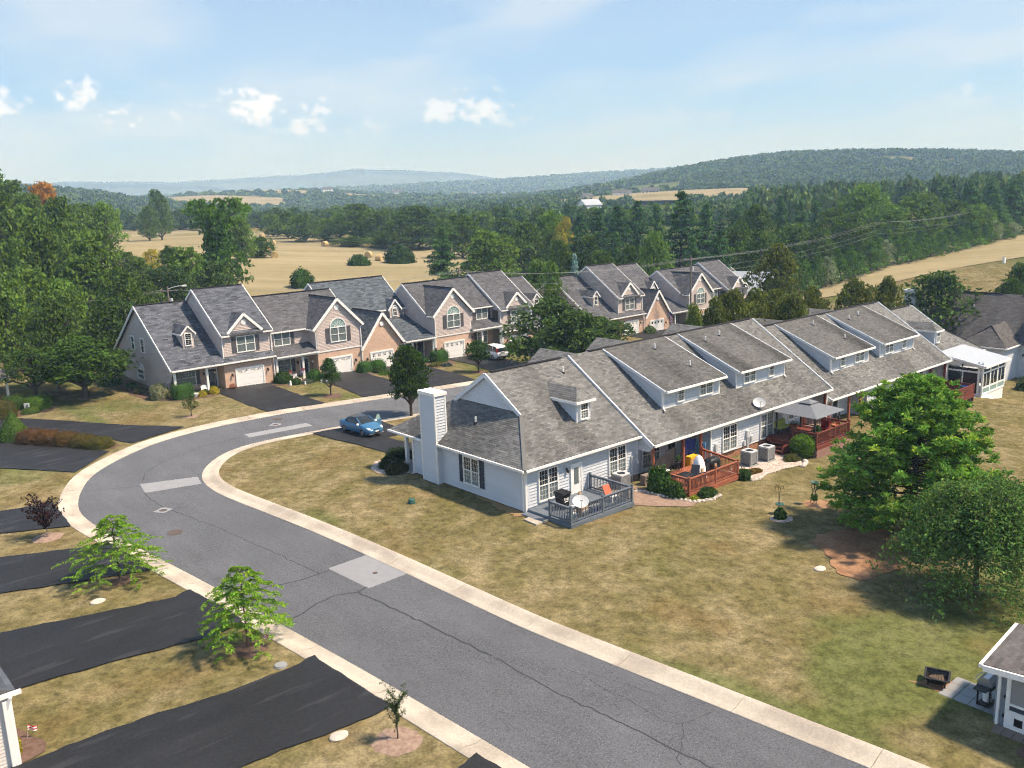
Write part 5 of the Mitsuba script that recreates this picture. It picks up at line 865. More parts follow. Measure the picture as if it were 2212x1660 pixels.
TREES = [
    ('maple', -11.0, 69.7, 10.4, 2.7), ('maple', -6.3, 78.8, 10.0, 3.2), ('light', -5.0, 71.1, 9.2, 2.6), ('oak', 1.0, 81.8, 10.3, 3.8), ('oak', -0.3, 96.1, 13.7, 4.1), ('maple', 4.1, 89.7, 12.7, 3.7),
    ('oak', 1.3, 70.9, 10.0, 2.4), ('dark', -1.6, 65.4, 7.3, 2.8), ('oak', 0.6, 121.8, 16.1, 4.4), ('maple', 4.2, 118.7, 14.3, 3.7), ('oak', 10.1, 126.8, 14.6, 3.9), ('maple', 11.7, 178.4, 17.7, 4.5),
    ('oak', 14.4, 173.4, 14.6, 4.4), ('orange', 22.7, 182.1, 14.3, 3.9), ('oak', 14.0, 157.9, 12.8, 3.7), ('maple', 21.3, 156.8, 11.0, 4.2), ('light', 29.1, 163.3, 11.2, 3.7), ('oak', 36.6, 200.4, 9.5, 4.1),
    ('maple', 10.4, 123.9, 11.7, 3.5), ('oak', -9.1, 90.5, 13.7, 4.0), ('maple', -0.3, 135.8, 14.7, 5.1), ('oak', -12.8, 77.8, 11.5, 3.4), ('maple', -4.1, 94.1, 11.9, 3.0), ('oak', 1.4, 89.4, 10.6, 2.7),
    ('oak', 18.9, 116.5, 5.8, 2.7), ('dark', 17.3, 104.7, 5.8, 2.5), ('oak', 23.7, 136.2, 4.4, 2.6), ('yellow', 26.3, 130.0, 5.5, 2.0), ('maple', 23.1, 112.9, 8.0, 2.3), ('oak', 12.0, 93.4, 5.8, 2.0),
    ('maple', 21.4, 101.1, 9.2, 3.6), ('dark', 18.3, 97.2, 7.0, 2.4), ('tall', 29.4, 107.4, 15.6, 4.3), ('dark', 24.1, 98.7, 7.3, 2.9), ('oak', 89.0, 294.0, 17.2, 4.1), ('oak', 82.7, 288.9, 11.7, 3.2),
    ('dark', 62.3, 160.9, 4.8, 3.1), ('maple', 54.1, 152.2, 9.6, 3.1), ('oak', 107.0, 221.5, 8.4, 5.3), ('light', 114.2, 221.8, 7.1, 3.5), ('oak', 114.0, 245.9, 9.1, 4.8), ('maple', 119.4, 267.7, 7.8, 4.7),
    ('oak', 122.8, 214.3, 11.3, 8.4), ('dark', 115.2, 174.7, 11.7, 7.7), ('oak', 124.3, 203.8, 9.5, 5.9), ('dark', 107.6, 194.4, 3.0, 5.2), ('oak', 112.5, 186.2, 3.2, 4.8), ('maple', 127.3, 234.3, 7.2, 4.8),
    ('pine', 72.9, 104.1, 11.4, 3.9), ('maple', 77.2, 95.0, 11.5, 5.8), ('oak', 109.2, 144.1, 10.8, 5.3), ('oak', 123.9, 173.7, 8.3, 5.4), ('maple', 157.1, 195.2, 8.3, 6.2), ('oak', 138.2, 161.3, 8.3, 4.9),
    ('pine', 160.4, 179.1, 8.9, 4.5), ('oak', 96.2, 105.1, 11.4, 4.0), ('light', 106.6, 109.3, 13.0, 4.0), ('yellow', 102.3, 99.8, 12.6, 2.5), ('pine', 100.3, 93.6, 13.8, 4.0), ('pine', 106.8, 94.5, 14.3, 4.1),
    ('pine', 113.5, 95.3, 14.5, 4.4), ('pine', 129.1, 103.0, 13.9, 4.3), ('pine', 124.5, 93.8, 14.0, 4.1), ('pine', 115.9, 80.0, 17.6, 5.6), ('pine', 128.0, 82.7, 14.0, 4.4), ('light', 84.5, 60.9, 13.2, 2.9),
    ('pine', 90.1, 57.4, 12.5, 3.1), ('spruce', 58.8, 54.1, 10.7, 1.5), ('oak', 74.5, 63.0, 10.3, 3.0), ('maple', 62.4, 65.5, 9.3, 2.2), ('dark', 77.6, 60.3, 11.1, 2.6), ('pine', 93.7, 54.3, 13.1, 3.1),
    ('oak', 112.9, 64.1, 12.5, 3.5), ('oak', 79.0, 77.6, 11.2, 2.9), ('dark', 82.8, 74.4, 12.1, 2.9), ('pine', 90.2, 74.5, 12.8, 3.0), ('light', 53.6, 53.4, 10.0, 1.6), ('olive', 73.9, 30.4, 12.3, 3.3),
    ('oak', 141.4, 79.0, 12.4, 3.6), ('pine', 154.2, 81.2, 13.7, 3.2), ('pine', 157.7, 78.2, 12.4, 3.1), ('pine', 178.6, 86.5, 10.8, 4.1), ('light', 173.5, 71.1, 14.7, 6.2), ('maple', 183.5, 62.4, 12.2, 6.2),
    ('light', 168.6, 62.1, 10.3, 4.1), ('pine', 213.7, 69.3, 12.2, 4.9), ('pine', 218.6, 65.1, 13.1, 4.9), ('pine', 233.2, 65.6, 12.5, 4.5), ('pine', 237.8, 61.6, 11.6, 5.1), ('pine', 242.0, 58.0, 10.9, 4.5),
    ('light', 194.1, 53.2, 8.8, 4.3), ('oak', 152.2, 67.1, 10.7, 4.1), ('oak', 145.9, 59.3, 10.1, 3.9), ('oak', 105.8, 54.4, 11.6, 3.3), ('maple', 132.5, 64.3, 9.6, 3.8), ('oak', 131.6, 58.5, 8.8, 3.2),
    ('pine', 149.3, 89.4, 12.0, 3.9), ('pine', 206.0, 53.5, 10.2, 4.1), ('oak', 198.1, 60.3, 9.6, 4.1), ('olive', 54.7, 14.0, 8.9, 2.1), ('olive', 60.8, 12.6, 9.6, 2.3), ('olive', 65.5, 11.2, 9.5, 2.0),
    ('dark', 75.2, 9.5, 9.6, 4.1), ('dark', 98.4, 9.2, 9.1, 1.9), ('olive', 47.4, 13.7, 9.0, 2.5), ('olive', 39.6, 13.8, 9.5, 2.5), ('cedar', 33.6, 13.7, 8.5, 1.4), ('dark', 34.7, 34.0, 7.5, 4.2),
    ('dark', 38.0, 29.8, 5.7, 3.8), ('dark', 33.0, 28.8, 6.8, 3.4), ('dark', 85.6, 5.7, 8.4, 2.3), ('olive', 44.7, 14.7, 9.3, 2.3), ('olive', 44.0, 10.0, 9.1, 2.0), ('olive', 36.8, 13.6, 8.9, 1.7),
    ('dark', 121.2, 432.8, 9.8, 5.6), ('dark', 114.7, 397.3, 7.9, 4.7), ('maple', 117.7, 391.1, 6.3, 5.7), ('dark', 122.0, 390.9, 8.1, 5.5), ('maple', 121.6, 372.6, 6.7, 4.4), ('dark', 128.2, 376.9, 9.2, 6.0),
    ('dark', 132.9, 375.4, 9.7, 5.5), ('oak', 132.6, 362.2, 7.2, 5.1), ('maple', 154.1, 391.1, 9.2, 5.8), ('maple', 153.2, 375.3, 9.3, 6.2), ('oak', 163.9, 385.9, 6.3, 5.5), ('oak', 162.1, 367.9, 7.6, 4.6),
    ('dark', 167.8, 369.0, 4.9, 5.7), ('dark', 175.3, 373.8, 8.0, 6.3), ('young', 107.4, 49.7, 6.8, 1.5), ('young', 110.5, 49.5, 7.3, 1.8), ('young', 113.0, 49.8, 6.0, 2.0), ('young', 116.5, 49.5, 7.1, 1.5),
    ('silver', 119.6, 49.4, 5.6, 1.8), ('young', 122.3, 49.8, 4.7, 1.6), ('young', 125.4, 49.9, 5.2, 2.0), ('young', 128.9, 49.8, 6.4, 1.9), ('young', 132.0, 50.0, 4.5, 2.1), ('young', 136.0, 49.6, 6.1, 2.0),
    ('young', 139.2, 49.9, 5.0, 2.1), ('silver', 142.9, 49.9, 5.5, 1.7), ('young', 147.2, 49.5, 5.1, 1.7), ('young', 150.8, 49.7, 5.8, 2.3), ('young', 154.8, 49.8, 4.1, 2.0), ('young', 158.7, 49.9, 5.4, 2.2),
    ('young', 162.9, 49.9, 4.6, 2.2), ('young', 167.6, 49.7, 5.0, 1.8), ('young', 171.7, 50.0, 5.3, 2.5), ('young', 176.8, 49.6, 5.3, 1.9), ('young', 181.1, 50.0, 5.0, 1.8), ('young', 185.8, 50.2, 5.6, 2.6),
    ('young', 191.5, 49.6, 4.8, 2.2), ('silver', 196.5, 49.9, 5.0, 2.0), ('young', 202.0, 49.8, 3.0, 2.3), ('silver', 207.6, 49.8, 3.5, 2.1), ('young', 212.8, 50.3, 4.3, 2.7), ('silver', 219.3, 49.9, 4.7, 2.8),
    ('young', 123.1, 58.2, 5.3, 1.7), ('young', 126.6, 58.6, 5.3, 1.7), ('young', 130.7, 58.6, 5.5, 2.2), ('young', 134.7, 58.8, 6.9, 2.0), ('young', 139.3, 58.6, 4.3, 1.8), ('young', 143.5, 58.9, 5.2, 2.1),
    ('young', 147.6, 59.4, 4.4, 2.2), ('young', 152.6, 59.2, 5.4, 2.5), ('young', 157.2, 59.6, 5.9, 2.2), ('young', 162.3, 59.6, 6.7, 2.2), ('young', 167.4, 59.7, 4.2, 2.0), ('young', 172.9, 59.8, 6.5, 2.5),
    ('young', 178.6, 59.8, 5.8, 2.7), ('young', 183.9, 60.3, 3.6, 2.8), ('young', 190.0, 60.4, 6.5, 2.4), ('young', 196.3, 60.5, 6.5, 2.5), ('young', 202.9, 60.5, 5.6, 2.3), ('young', 208.7, 61.4, 5.5, 2.4),
    ('young', 215.8, 61.4, 5.9, 2.3), ('young', 223.1, 61.6, 4.8, 2.9), ('young', 230.8, 61.7, 4.6, 3.3), ('young', 238.8, 61.7, 6.1, 3.3), ('young', 247.2, 61.8, 2.0, 2.4), ('young', 255.0, 62.7, 1.5, 2.6),
    ('dark', 169.9, 245.2, 9.4, 5.0), ('oak', 171.3, 236.0, 8.2, 5.6), ('pine', 176.2, 234.9, 7.0, 4.2), ('pine', 184.3, 238.4, 8.0, 5.4), ('dark', 171.8, 212.8, 6.1, 5.1), ('oak', 168.6, 199.5, 9.1, 4.1),
    ('pine', 156.4, 181.5, 10.7, 4.3), ('maple', 185.2, 207.1, 8.2, 4.4), ('oak', 178.8, 190.0, 8.2, 3.6), ('maple', 185.5, 192.1, 6.8, 4.3), ('pine', 180.9, 178.4, 9.5, 4.9), ('oak', 220.3, 213.9, 7.2, 4.5),
    ('maple', 188.1, 173.4, 8.2, 4.0), ('pine', 180.8, 160.2, 7.2, 4.3), ('maple', 171.7, 145.2, 8.9, 3.2), ('dark', 188.9, 155.8, 8.3, 3.7), ('pine', 241.2, 194.3, 5.7, 5.8), ('maple', 248.8, 192.1, 3.3, 4.2),
    ('oak', 237.8, 176.8, 3.9, 5.3), ('maple', 221.4, 160.1, 3.7, 5.1), ('pine', 247.5, 173.2, 2.8, 4.2), ('pine', 197.1, 129.2, 5.9, 3.6), ('dark', 212.6, 134.0, 6.5, 3.8), ('dark', 215.9, 132.6, 5.8, 4.6),
    ('dark', 169.9, 370.1, 8.1, 5.5), ('oak', 138.2, 299.1, 9.7, 4.4), ('dark', 164.9, 336.2, 9.4, 5.1), ('oak', 186.4, 367.8, 6.9, 6.1), ('oak', 197.5, 371.5, 7.9, 4.7), ('oak', 189.1, 347.2, 8.3, 5.8),
    ('maple', 190.8, 342.8, 9.8, 4.8), ('maple', 181.9, 311.9, 8.2, 5.0), ('oak', 173.1, 288.2, 8.0, 5.3), ('oak', 176.6, 285.6, 7.9, 5.2), ('maple', 177.4, 280.5, 9.2, 3.8), ('dark', 216.6, 324.0, 6.4, 4.6),
    ('maple', 215.7, 314.9, 8.1, 5.6), ('oak', 231.5, 328.5, 8.3, 6.0),
]
def front_label(x, y, h):
    D = math.hypot(x - O[0], y - O[1])
    return ', near' if D < 125 else ', middle distance' if D < 240 else ', far'
rt = np.random.RandomState(8)
for sp, x, y, h, r in TREES:
    nm, lab, cat = NAMES[sp]; k = numbered(nm); D = math.hypot(x - O[0], y - O[1])
    where = ' close behind the houses' if D < 125 else ' in the middle distance' if D < 240 else ' in the far hedges'
    full = lab if sp in ('spruce', 'cedar', 'tall', 'orange', 'young', 'silver', 'olive') else lab.split(' of the woods')[0].split(' in the belt')[0].split(' near the fields')[0].split(' among')[0] + where
    labels[k] = {'label': full, 'category': cat}
    if sp not in ('spruce', 'cedar', 'tall', 'orange'): labels[k]['group'] = full
    h = max(h, 1.5); r = max(r * 1.12, h * .18)
    scene[k] = {'type': 'instance', 'shapegroup': {'type': 'ref', 'id': PROTO[sp][rt.randint(len(PROTO[sp]))]}, 'to_world': T().translate([x, y, tzs(x, y) - .1]).rotate([0, 0, 1], float(rt.uniform(0, 360))).scale([r, r, h * 1.03])}
# far woods: clumps of leaves too far off to count
def clump(seed, color):
    rs = np.random.RandomState(seed); d = rs.normal(size=(95, 3)); d[:, 2] = np.abs(d[:, 2]); d /= np.linalg.norm(d, axis=1, keepdims=True)
    p = d * np.array([1, 1, .72]) * rs.uniform(.75, 1.05, (95, 1)); p[:, 2] += .22; v, f, c = leaf_quads(p, .52, rs, color, up=.6, ratio=.8, var=.22, bend=False)
    core = trimesh.creation.icosphere(1, 1.0); cv = core.vertices * np.array([.8, .8, .6]) + [0, 0, .25]
    return np.vstack([v, cv]), np.vstack([f, core.faces + len(v)]), np.vstack([c, np.tile(np.asarray(color) * .8, (len(cv), 1))])
WOODC = [(.085, .150, .044), (.110, .185, .052), (.070, .120, .046), (.140, .205, .062), (.092, .150, .066)]
for i, c in enumerate(WOODC):
    v, f, cc = clump(500 + i, c); scene[f'prototype_wood_{i}'] = {'type': 'shapegroup', 'foliage': mikit.ply((v, f), 'leaf', color=cc)}
open_ground = unary_union([Polygon(np.array(p)) for p in FIELD_XY]).buffer(3); og = prep(open_ground)
WOODS = [(1360, 2330, 830, 1500, 7.4, 4.6, 6.5), (560, 1380, 470, 1000, 7.6, 4.4, 6.0), (-60, 300, 560, 1060, 7.8, 4.6, 6.5), (270, 770, 640, 1120, 9.5, 4.4, 5.5), (1620, 2330, 290, 600, 6.6, 3.9, 7.5), (1180, 1640, 330, 460, 7.0, 4.0, 5.0), (1490, 2330, 600, 860, 8.4, 4.4, 5.5), (1480, 1640, 460, 600, 7.0, 4.0, 6.0), (-120, 290, 230, 560, 6.8, 4.2, 8.0), (150, 1750, 1080, 2000, 17, 8.5, 7.0), (150, 1800, 2000, 3900, 30, 17, 9.5)]
N = 0; rw = np.random.RandomState(21); labels['woodland'] = {'kind': 'stuff', 'label': 'far-off woods covering the hills and the valley', 'category': 'woodland'}
for c0, c1, D0, D1, sp, r, h in WOODS:
    wid = (c1 - c0) / 1940.0; n = int(wid * (D1 ** 2 - D0 ** 2) / 2 / sp ** 2)
    D = np.sqrt(rw.uniform(D0 ** 2, D1 ** 2, n)); c = rw.uniform(c0, c1, n); th = TH0 - np.arctan((c - 1106) / 1940.0); x = O[0] + D * np.cos(th) / np.cos(TH0 - th); y = O[1] + D * np.sin(th) / np.cos(TH0 - th)
    z = tz(x, y); thin = meshkit.fbm(np.stack([x / 90, y / 90, 0 * x + D0], -1), 3, 6)
    for i in range(n):
        if thin[i] < .30 or og.contains(Point(x[i], y[i])): continue
        s = r * rw.uniform(.62, 1.25); N += 1
        scene[f'woodland__{N:05d}'] = {'type': 'instance', 'shapegroup': {'type': 'ref', 'id': f'prototype_wood_{rw.randint(5)}'}, 'to_world': T().translate([float(x[i]), float(y[i]), float(z[i]) - .3]).rotate([0, 0, 1], float(rw.uniform(0, 360))).scale([s, s, h * rw.uniform(.75, 1.5)])}
# ---- trees and shrubs near the camera, each grown for its place
def own_tree(name, label, made, x, y, r, h, cat='tree', bark='bark', rot=0.0, thick=1.0, group=None, zoff=0.0):
    tr, v, f, c = made; k = thing(name, label, cat, group); s = np.array([r, r, h]); o = np.array([x, y, tzs(x, y) + zoff]); R = np.array([[math.cos(rot), -math.sin(rot), 0], [math.sin(rot), math.cos(rot), 0], [0, 0, 1]])
    scene[k + '__crown'] = mikit.ply((v * s @ R.T + o, f), 'leaf', color=c); tv, tf = tr.arr(); scene[k + '__trunk'] = mikit.ply((tv * s @ R.T + o, tf), bark, smooth=True); return k
def spray_tree(seed, color, h, r, nb=46, leaf=.15):
    """Young tree in real metres: arching branches that carry two rows of long hanging leaflets."""
    rs = np.random.RandomState(seed); tr = MB(); P, A, n = [], [], 0
    tr.tube([(0, 0, -.05), (.02, 0, h * .3), (-.03, .02, h * .65), (0, 0, h * .95)], [.05, .042, .025, .008], 7)
    for b in range(nb):
        t = (b + rs.rand()) / nb; z = h * (.20 + .74 * t); R = r * (1.02 - .72 * abs(t - .32) ** 1.1 - .28 * t) * rs.uniform(.72, 1.16); a = b * 2.39996 + rs.uniform(-.4, .4)
        s = np.linspace(0, 1, 9); rise = h * (.14 + .10 * t) * rs.uniform(.5, 1.4); sag = h * .16 * (1 - t) + .06
        line = np.column_stack([R * s * math.cos(a), R * s * math.sin(a), z + rise * s - (rise + sag) * s ** 2.4]); tr.tube(line, np.linspace(.016, .003, 9), 4, False)
        for sub in range(7):
            u = .18 + .82 * (sub + rs.rand()) / 7; q = np.array([np.interp(u, s, line[:, i]) for i in range(3)]); a2 = a + rs.choice([-1, 1]) * rs.uniform(.3, 1.2); ln = R * rs.uniform(.16, .36)
            ss = np.linspace(0, 1, 9); tw = np.column_stack([q[0] + ln * ss * math.cos(a2), q[1] + ln * ss * math.sin(a2), q[2] + .05 * ss - .17 * ss ** 2])
            for side in (-1, 1): d = np.array([math.cos(a2 + side * 1.15), math.sin(a2 + side * 1.15), -.35]); P.append(tw + d * leaf * .4); A.append(np.tile(d, (9, 1)))
    P, A = np.vstack(P), np.vstack(A); v, f, c = leaf_quads(P, leaf, rs, color, up=.9, ratio=.40, axis=A, var=.2)
    return tr, v, f, c
own_tree('street_tree', 'bright green young tree with hanging leaflets beside the bend', spray_tree(1, COL['bright'], 3.4, 2.3), -20.5, 7.7, 1, 1); own_tree('street_tree', 'bright green young tree nearest the camera, on dark mulch with a small flag', spray_tree(2, COL['bright'], 3.65, 2.25), -18.9, -3.4, 1, 1, rot=1.2)
def sapling(seed, color, h, r, nb, leaf, nl=9, up=.62):
    rs = np.random.RandomState(seed); tr = MB(); P = []; tr.tube([(0, 0, -.05), (.01, .02, h * .4), (.03, 0, h * .8)], [.03, .022, .006], 6)
    for b in range(nb):
        t = rs.rand(); z = h * (.25 + .6 * t); a = rs.uniform(0, 6.28); ln = r * rs.uniform(.5, 1.1); s = np.linspace(0, 1, nl)
        line = np.column_stack([ln * s * math.cos(a), ln * s * math.sin(a), z + ln * up * 1.5 * s ** .8]); tr.tube(line, np.linspace(.012, .003, nl), 4, False); P.append(np.repeat(line, 3, 0) + rs.normal(0, .045 * max(1, h * .5), (nl * 3, 3)))
    P = np.vstack(P); v, f, c = leaf_quads(P, leaf, rs, color, up=.2, droop=.5, ratio=.6); return tr, v, f, c
own_tree('sapling', 'thin leafy sapling in a round mulch ring at the bottom', sapling(5, (.045, .085, .022), 1.75, .5, 24, .085, up=1.0), -18.0, -13.2, 1, 1)
own_tree('purple_tree', 'small purple leaved tree on a thin pale trunk at the left', sapling(6, COL['purple'], 2.3, 1.0, 34, .17, 9, .45), -21.5, 16.7, 1, 1, bark='pale_bark')
own_tree('sapling', 'small green sapling on the lawn before the leftmost tan house', broad_tree(121, 'round', (.075, .13, .03), nl=12, z0=.38, leaf=.16, clumps=10, per=5), -4.5, 38.0, .72, 1.95)
own_tree('oval_tree', 'tall dark oval street tree behind the chimney', broad_tree(122, 'oval', (0.070, 0.132, 0.025), nl=46, r0=.40, z0=.24, z1=.93, leaf=.085, clumps=22, per=8, zs=.26), 9.6, 25.3, 1.95, 6.2)
own_tree('round_street_tree', 'small round street tree between the first two tan driveways', broad_tree(123, 'cone', (0.081, 0.165, 0.034), nl=26, r0=.44, z0=.36, z1=.92, leaf=.11, zs=.34), 8.4, 36.7, 1.12, 3.7)
own_tree('round_street_tree', 'small round street tree in front of the white car', broad_tree(124, 'round', (0.084, 0.168, 0.034), nl=26, r0=.42, z0=.36, z1=.9, leaf=.11, zs=.34), 26.7, 37.1, 1.38, 3.6)
own_tree('spreading_tree', 'wide spreading green tree on the lawn at the left', broad_tree(125, 'broad', (0.095, 0.177, 0.034), nl=48, r0=.36, z0=.30, z1=.9, leaf=.085, clumps=24, per=9, zs=.40), -8.9, 52.4, 4.6, 6.0)
own_tree('spreading_tree', 'yellow tipped upright tree behind the wide spreading one', broad_tree(126, 'oval', (0.115, 0.188, 0.042), nl=36, r0=.40, z0=.12, z1=.94, leaf=.10, clumps=18, per=8, zs=.25), -9.6, 58.4, 2.9, 9.3)
own_tree('spreading_tree', 'lower green tree on the left of the wide spreading one', broad_tree(129, 'round', (0.092, 0.168, 0.036), nl=32, r0=.40, z0=.3, z1=.9, leaf=.075, clumps=18, per=8, zs=.42), -12.4, 55.8, 3.0, 5.0)
def soft_pine(seed, color, h, r):
    """Large open pine in metres: many upswept boughs tipped with round soft needle tufts."""
    rs = np.random.RandomState(seed); tr = MB(); tr.tube([(0, 0, -.2), (.05, 0, h * .4), (-.05, .05, h * .75), (0, 0, h * .95)], [.20, .14, .07, .02], 8); P, tone, ax = [], [], []
    for b in range(170):
        t = ((b + rs.rand()) / 170) ** .95; z = h * (.07 + .84 * t); R = r * (1.06 * (1 - t ** 1.5) + .13) * rs.uniform(.70, 1.08) * (.72 + .28 * min(1, t * 5)); a = b * 2.39996 + rs.uniform(-.35, .35); s = np.linspace(0, 1, 8)
        line = np.column_stack([R * s * math.cos(a), R * s * math.sin(a), z + R * (.02 + .38 * t) * s + R * .20 * s ** 2 - R * .22 * s * (1 - t)]); tr.tube(line, np.linspace(.045, .008, 8), 4, False)
        for q in range(13):
            u = .34 + .66 * (q + rs.rand()) / 13; c = np.array([np.interp(u, s, line[:, i]) for i in range(3)]) + rs.normal(0, 1, 3) * np.array([.26, .26, .14]); k = np.exp(rs.normal(0, .22)) * (1.25 if rs.rand() < .18 else 1)
            d = rs.normal(size=(26, 3)); d[:, 2] = np.abs(d[:, 2]) * .8 - .1; d /= np.linalg.norm(d, axis=1, keepdims=True); P.append(c + d * rs.uniform(.06, .30, (26, 1))); ax.append(d); tone.append(np.full(26, k))
    P, tone, ax = np.vstack(P), np.hstack(tone), np.vstack(ax); v, f, c = leaf_quads(P, .29, rs, color, up=.35, ratio=.34, axis=ax * 2, var=.16); c = c * np.repeat(tone, 4)[:, None] * np.where(np.repeat(tone, 4)[:, None] > 1.3, [1.25, 1.0, .8], 1.0)
    return tr, v, f, np.clip(c, .004, .6)
own_tree('big_pine', 'large soft needled light green pine on the lawn at the right', soft_pine(7, COL['bigpine'], 9.0, 4.75), 13.0, -16.6, 1, 1, 'pine')
def drooping(seed, color, h, r):
    rs = np.random.RandomState(seed); tr = MB(); tr.tube([(0, 0, -.1), (.05, .1, h * .3), (0, 0, h * .6)], [.14, .11, .06], 7); P, ax, tone = [], [], []
    for b in range(300):
        a = rs.uniform(0, 6.283); t = rs.rand(); R = r * rs.uniform(.40, 1.08) * (1 - .35 * t); z = h * (.34 + .46 * t); s = np.linspace(0, 1, 12); line = np.column_stack([R * s * math.cos(a), R * s * math.sin(a), z + h * .22 * np.sin(s * 2.2) - h * (.20 + .24 * (1 - t)) * s ** 2.6]); tr.tube(line[::3], np.linspace(.03, .006, 4), 4, False)
        q = np.repeat(line[3:], 16, 0) + rs.normal(0, 1, (9 * 16, 3)) * np.array([.22, .22, .15]); P.append(q); tone.append(np.full(len(q), np.exp(rs.normal(0, .18))))
    P, tone = np.vstack(P), np.hstack(tone); v, f, c = leaf_quads(P, .17, rs, color, up=.4, ratio=.46, droop=.9, var=.26); return tr, v, f, np.clip(c * np.repeat(tone, 4)[:, None], .004, .6)
own_tree('drooping_tree', 'dark tree with drooping small leaves at the right edge', drooping(9, COL['droop'], 5.5, 4.2), 7.4, -22.2, 1, 1)
def shrub(name, label, x, y, rx, ry, h, color, leaf=.10, n=900, box_=0.0, group=None, cat='shrub', rough_=.16, zoff=0.0, seed=None, rot=0.0, under=0.0, dome=True, two=None):
    """A clipped or loose shrub: a dense skin of leaves over a leafy body."""
    rs = np.random.RandomState(seed if seed is not None else int(abs(x * 31 + y * 17)) % 9999); k = thing(name, label, cat, group)
    d = rs.normal(size=(n, 3)); d[:, 2] = np.abs(d[:, 2]) if dome else d[:, 2]; d /= np.linalg.norm(d, axis=1, keepdims=True)
    def shape(d):
        e = np.abs(d) ** (1 - box_ * .6) * np.sign(d); e = e / np.maximum(np.linalg.norm(e, axis=1, keepdims=True), 1e-9); q = 2.0 + 5 * box_; e = e / (np.abs(e) ** q).sum(1, keepdims=True) ** (1 / q)
        return e * (1 + rough_ * (meshkit.fbm(e * 2.3 + rs_off, 3, 2) - .5)[:, None] * 2)
    rs_off = rs.uniform(0, 50, 3); S = np.array([rx, ry, h * (1 - under) if dome else h / 2]); cz = h * under if dome else h / 2; c_, s_ = math.cos(rot), math.sin(rot); R = np.array([[c_, -s_, 0], [s_, c_, 0], [0, 0, 1]])
    p = shape(d) * rs.uniform(.86, 1.03, (n, 1)) * S; v, f, c = leaf_quads(p, leaf, rs, color, up=.25, ratio=.7, var=.25)
    if two is not None: m = np.repeat(rs.rand(n) < two[0], 4); c[m] = np.asarray(two[1]) * rs.uniform(.8, 1.2, (m.sum(), 1))
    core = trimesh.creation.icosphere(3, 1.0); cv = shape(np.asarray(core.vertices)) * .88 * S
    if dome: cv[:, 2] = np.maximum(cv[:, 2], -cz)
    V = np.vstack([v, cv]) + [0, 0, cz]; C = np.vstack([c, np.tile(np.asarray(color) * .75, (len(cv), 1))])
    scene[k] = mikit.ply((V @ R.T + [x, y, tzs(x, y) + zoff], np.vstack([f, core.faces + len(v)])), 'leaf', color=C); return k
BX, BL_ = COL['box'], COL['boxl']
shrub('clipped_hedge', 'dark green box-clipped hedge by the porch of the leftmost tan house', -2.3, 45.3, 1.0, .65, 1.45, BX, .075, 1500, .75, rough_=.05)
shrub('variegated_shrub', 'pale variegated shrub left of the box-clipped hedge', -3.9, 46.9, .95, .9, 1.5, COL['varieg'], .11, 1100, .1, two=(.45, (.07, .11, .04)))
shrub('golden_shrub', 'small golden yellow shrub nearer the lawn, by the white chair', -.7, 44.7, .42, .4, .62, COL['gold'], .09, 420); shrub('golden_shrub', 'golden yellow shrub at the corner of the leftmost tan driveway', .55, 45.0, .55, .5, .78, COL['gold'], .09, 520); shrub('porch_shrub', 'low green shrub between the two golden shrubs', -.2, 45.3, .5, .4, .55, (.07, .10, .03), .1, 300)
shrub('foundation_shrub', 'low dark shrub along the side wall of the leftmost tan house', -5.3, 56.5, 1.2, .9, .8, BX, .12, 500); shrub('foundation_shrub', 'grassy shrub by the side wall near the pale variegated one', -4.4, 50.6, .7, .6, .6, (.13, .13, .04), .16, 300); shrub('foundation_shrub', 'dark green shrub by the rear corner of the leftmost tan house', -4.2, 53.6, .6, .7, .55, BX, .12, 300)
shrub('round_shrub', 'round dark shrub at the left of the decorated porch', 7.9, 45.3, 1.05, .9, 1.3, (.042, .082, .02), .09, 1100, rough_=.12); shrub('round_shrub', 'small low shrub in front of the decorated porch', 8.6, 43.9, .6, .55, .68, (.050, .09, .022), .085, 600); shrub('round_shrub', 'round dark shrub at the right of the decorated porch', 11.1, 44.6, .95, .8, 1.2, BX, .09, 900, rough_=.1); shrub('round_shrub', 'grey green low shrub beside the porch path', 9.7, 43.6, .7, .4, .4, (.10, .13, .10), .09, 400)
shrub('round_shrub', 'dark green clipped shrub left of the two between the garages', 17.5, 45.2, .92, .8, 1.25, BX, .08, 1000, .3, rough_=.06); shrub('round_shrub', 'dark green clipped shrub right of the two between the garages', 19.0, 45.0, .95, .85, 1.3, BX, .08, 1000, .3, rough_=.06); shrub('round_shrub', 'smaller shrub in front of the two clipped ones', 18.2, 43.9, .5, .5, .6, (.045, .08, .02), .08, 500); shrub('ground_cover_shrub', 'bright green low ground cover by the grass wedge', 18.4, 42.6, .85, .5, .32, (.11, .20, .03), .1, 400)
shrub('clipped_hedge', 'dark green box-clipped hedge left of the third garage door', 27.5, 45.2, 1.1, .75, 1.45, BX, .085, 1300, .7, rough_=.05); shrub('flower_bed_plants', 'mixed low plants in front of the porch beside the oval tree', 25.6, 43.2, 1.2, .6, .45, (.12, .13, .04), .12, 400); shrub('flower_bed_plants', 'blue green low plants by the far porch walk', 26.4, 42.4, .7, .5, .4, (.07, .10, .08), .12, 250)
shrub('round_shrub', 'clipped dark shrub beside the white car', 37.9, 45.0, 1.1, .8, 1.25, BX, .09, 900, .4, rough_=.06); shrub('round_shrub', 'small clipped shrub at the far side of the white car', 38.9, 43.9, .7, .6, .8, (.05, .09, .02), .09, 500); shrub('yucca_shrub', 'spiky pale green plant between the garages of the flag house', 64.7, 45.2, 1.0, .8, .95, (.14, .20, .08), .3, 300)
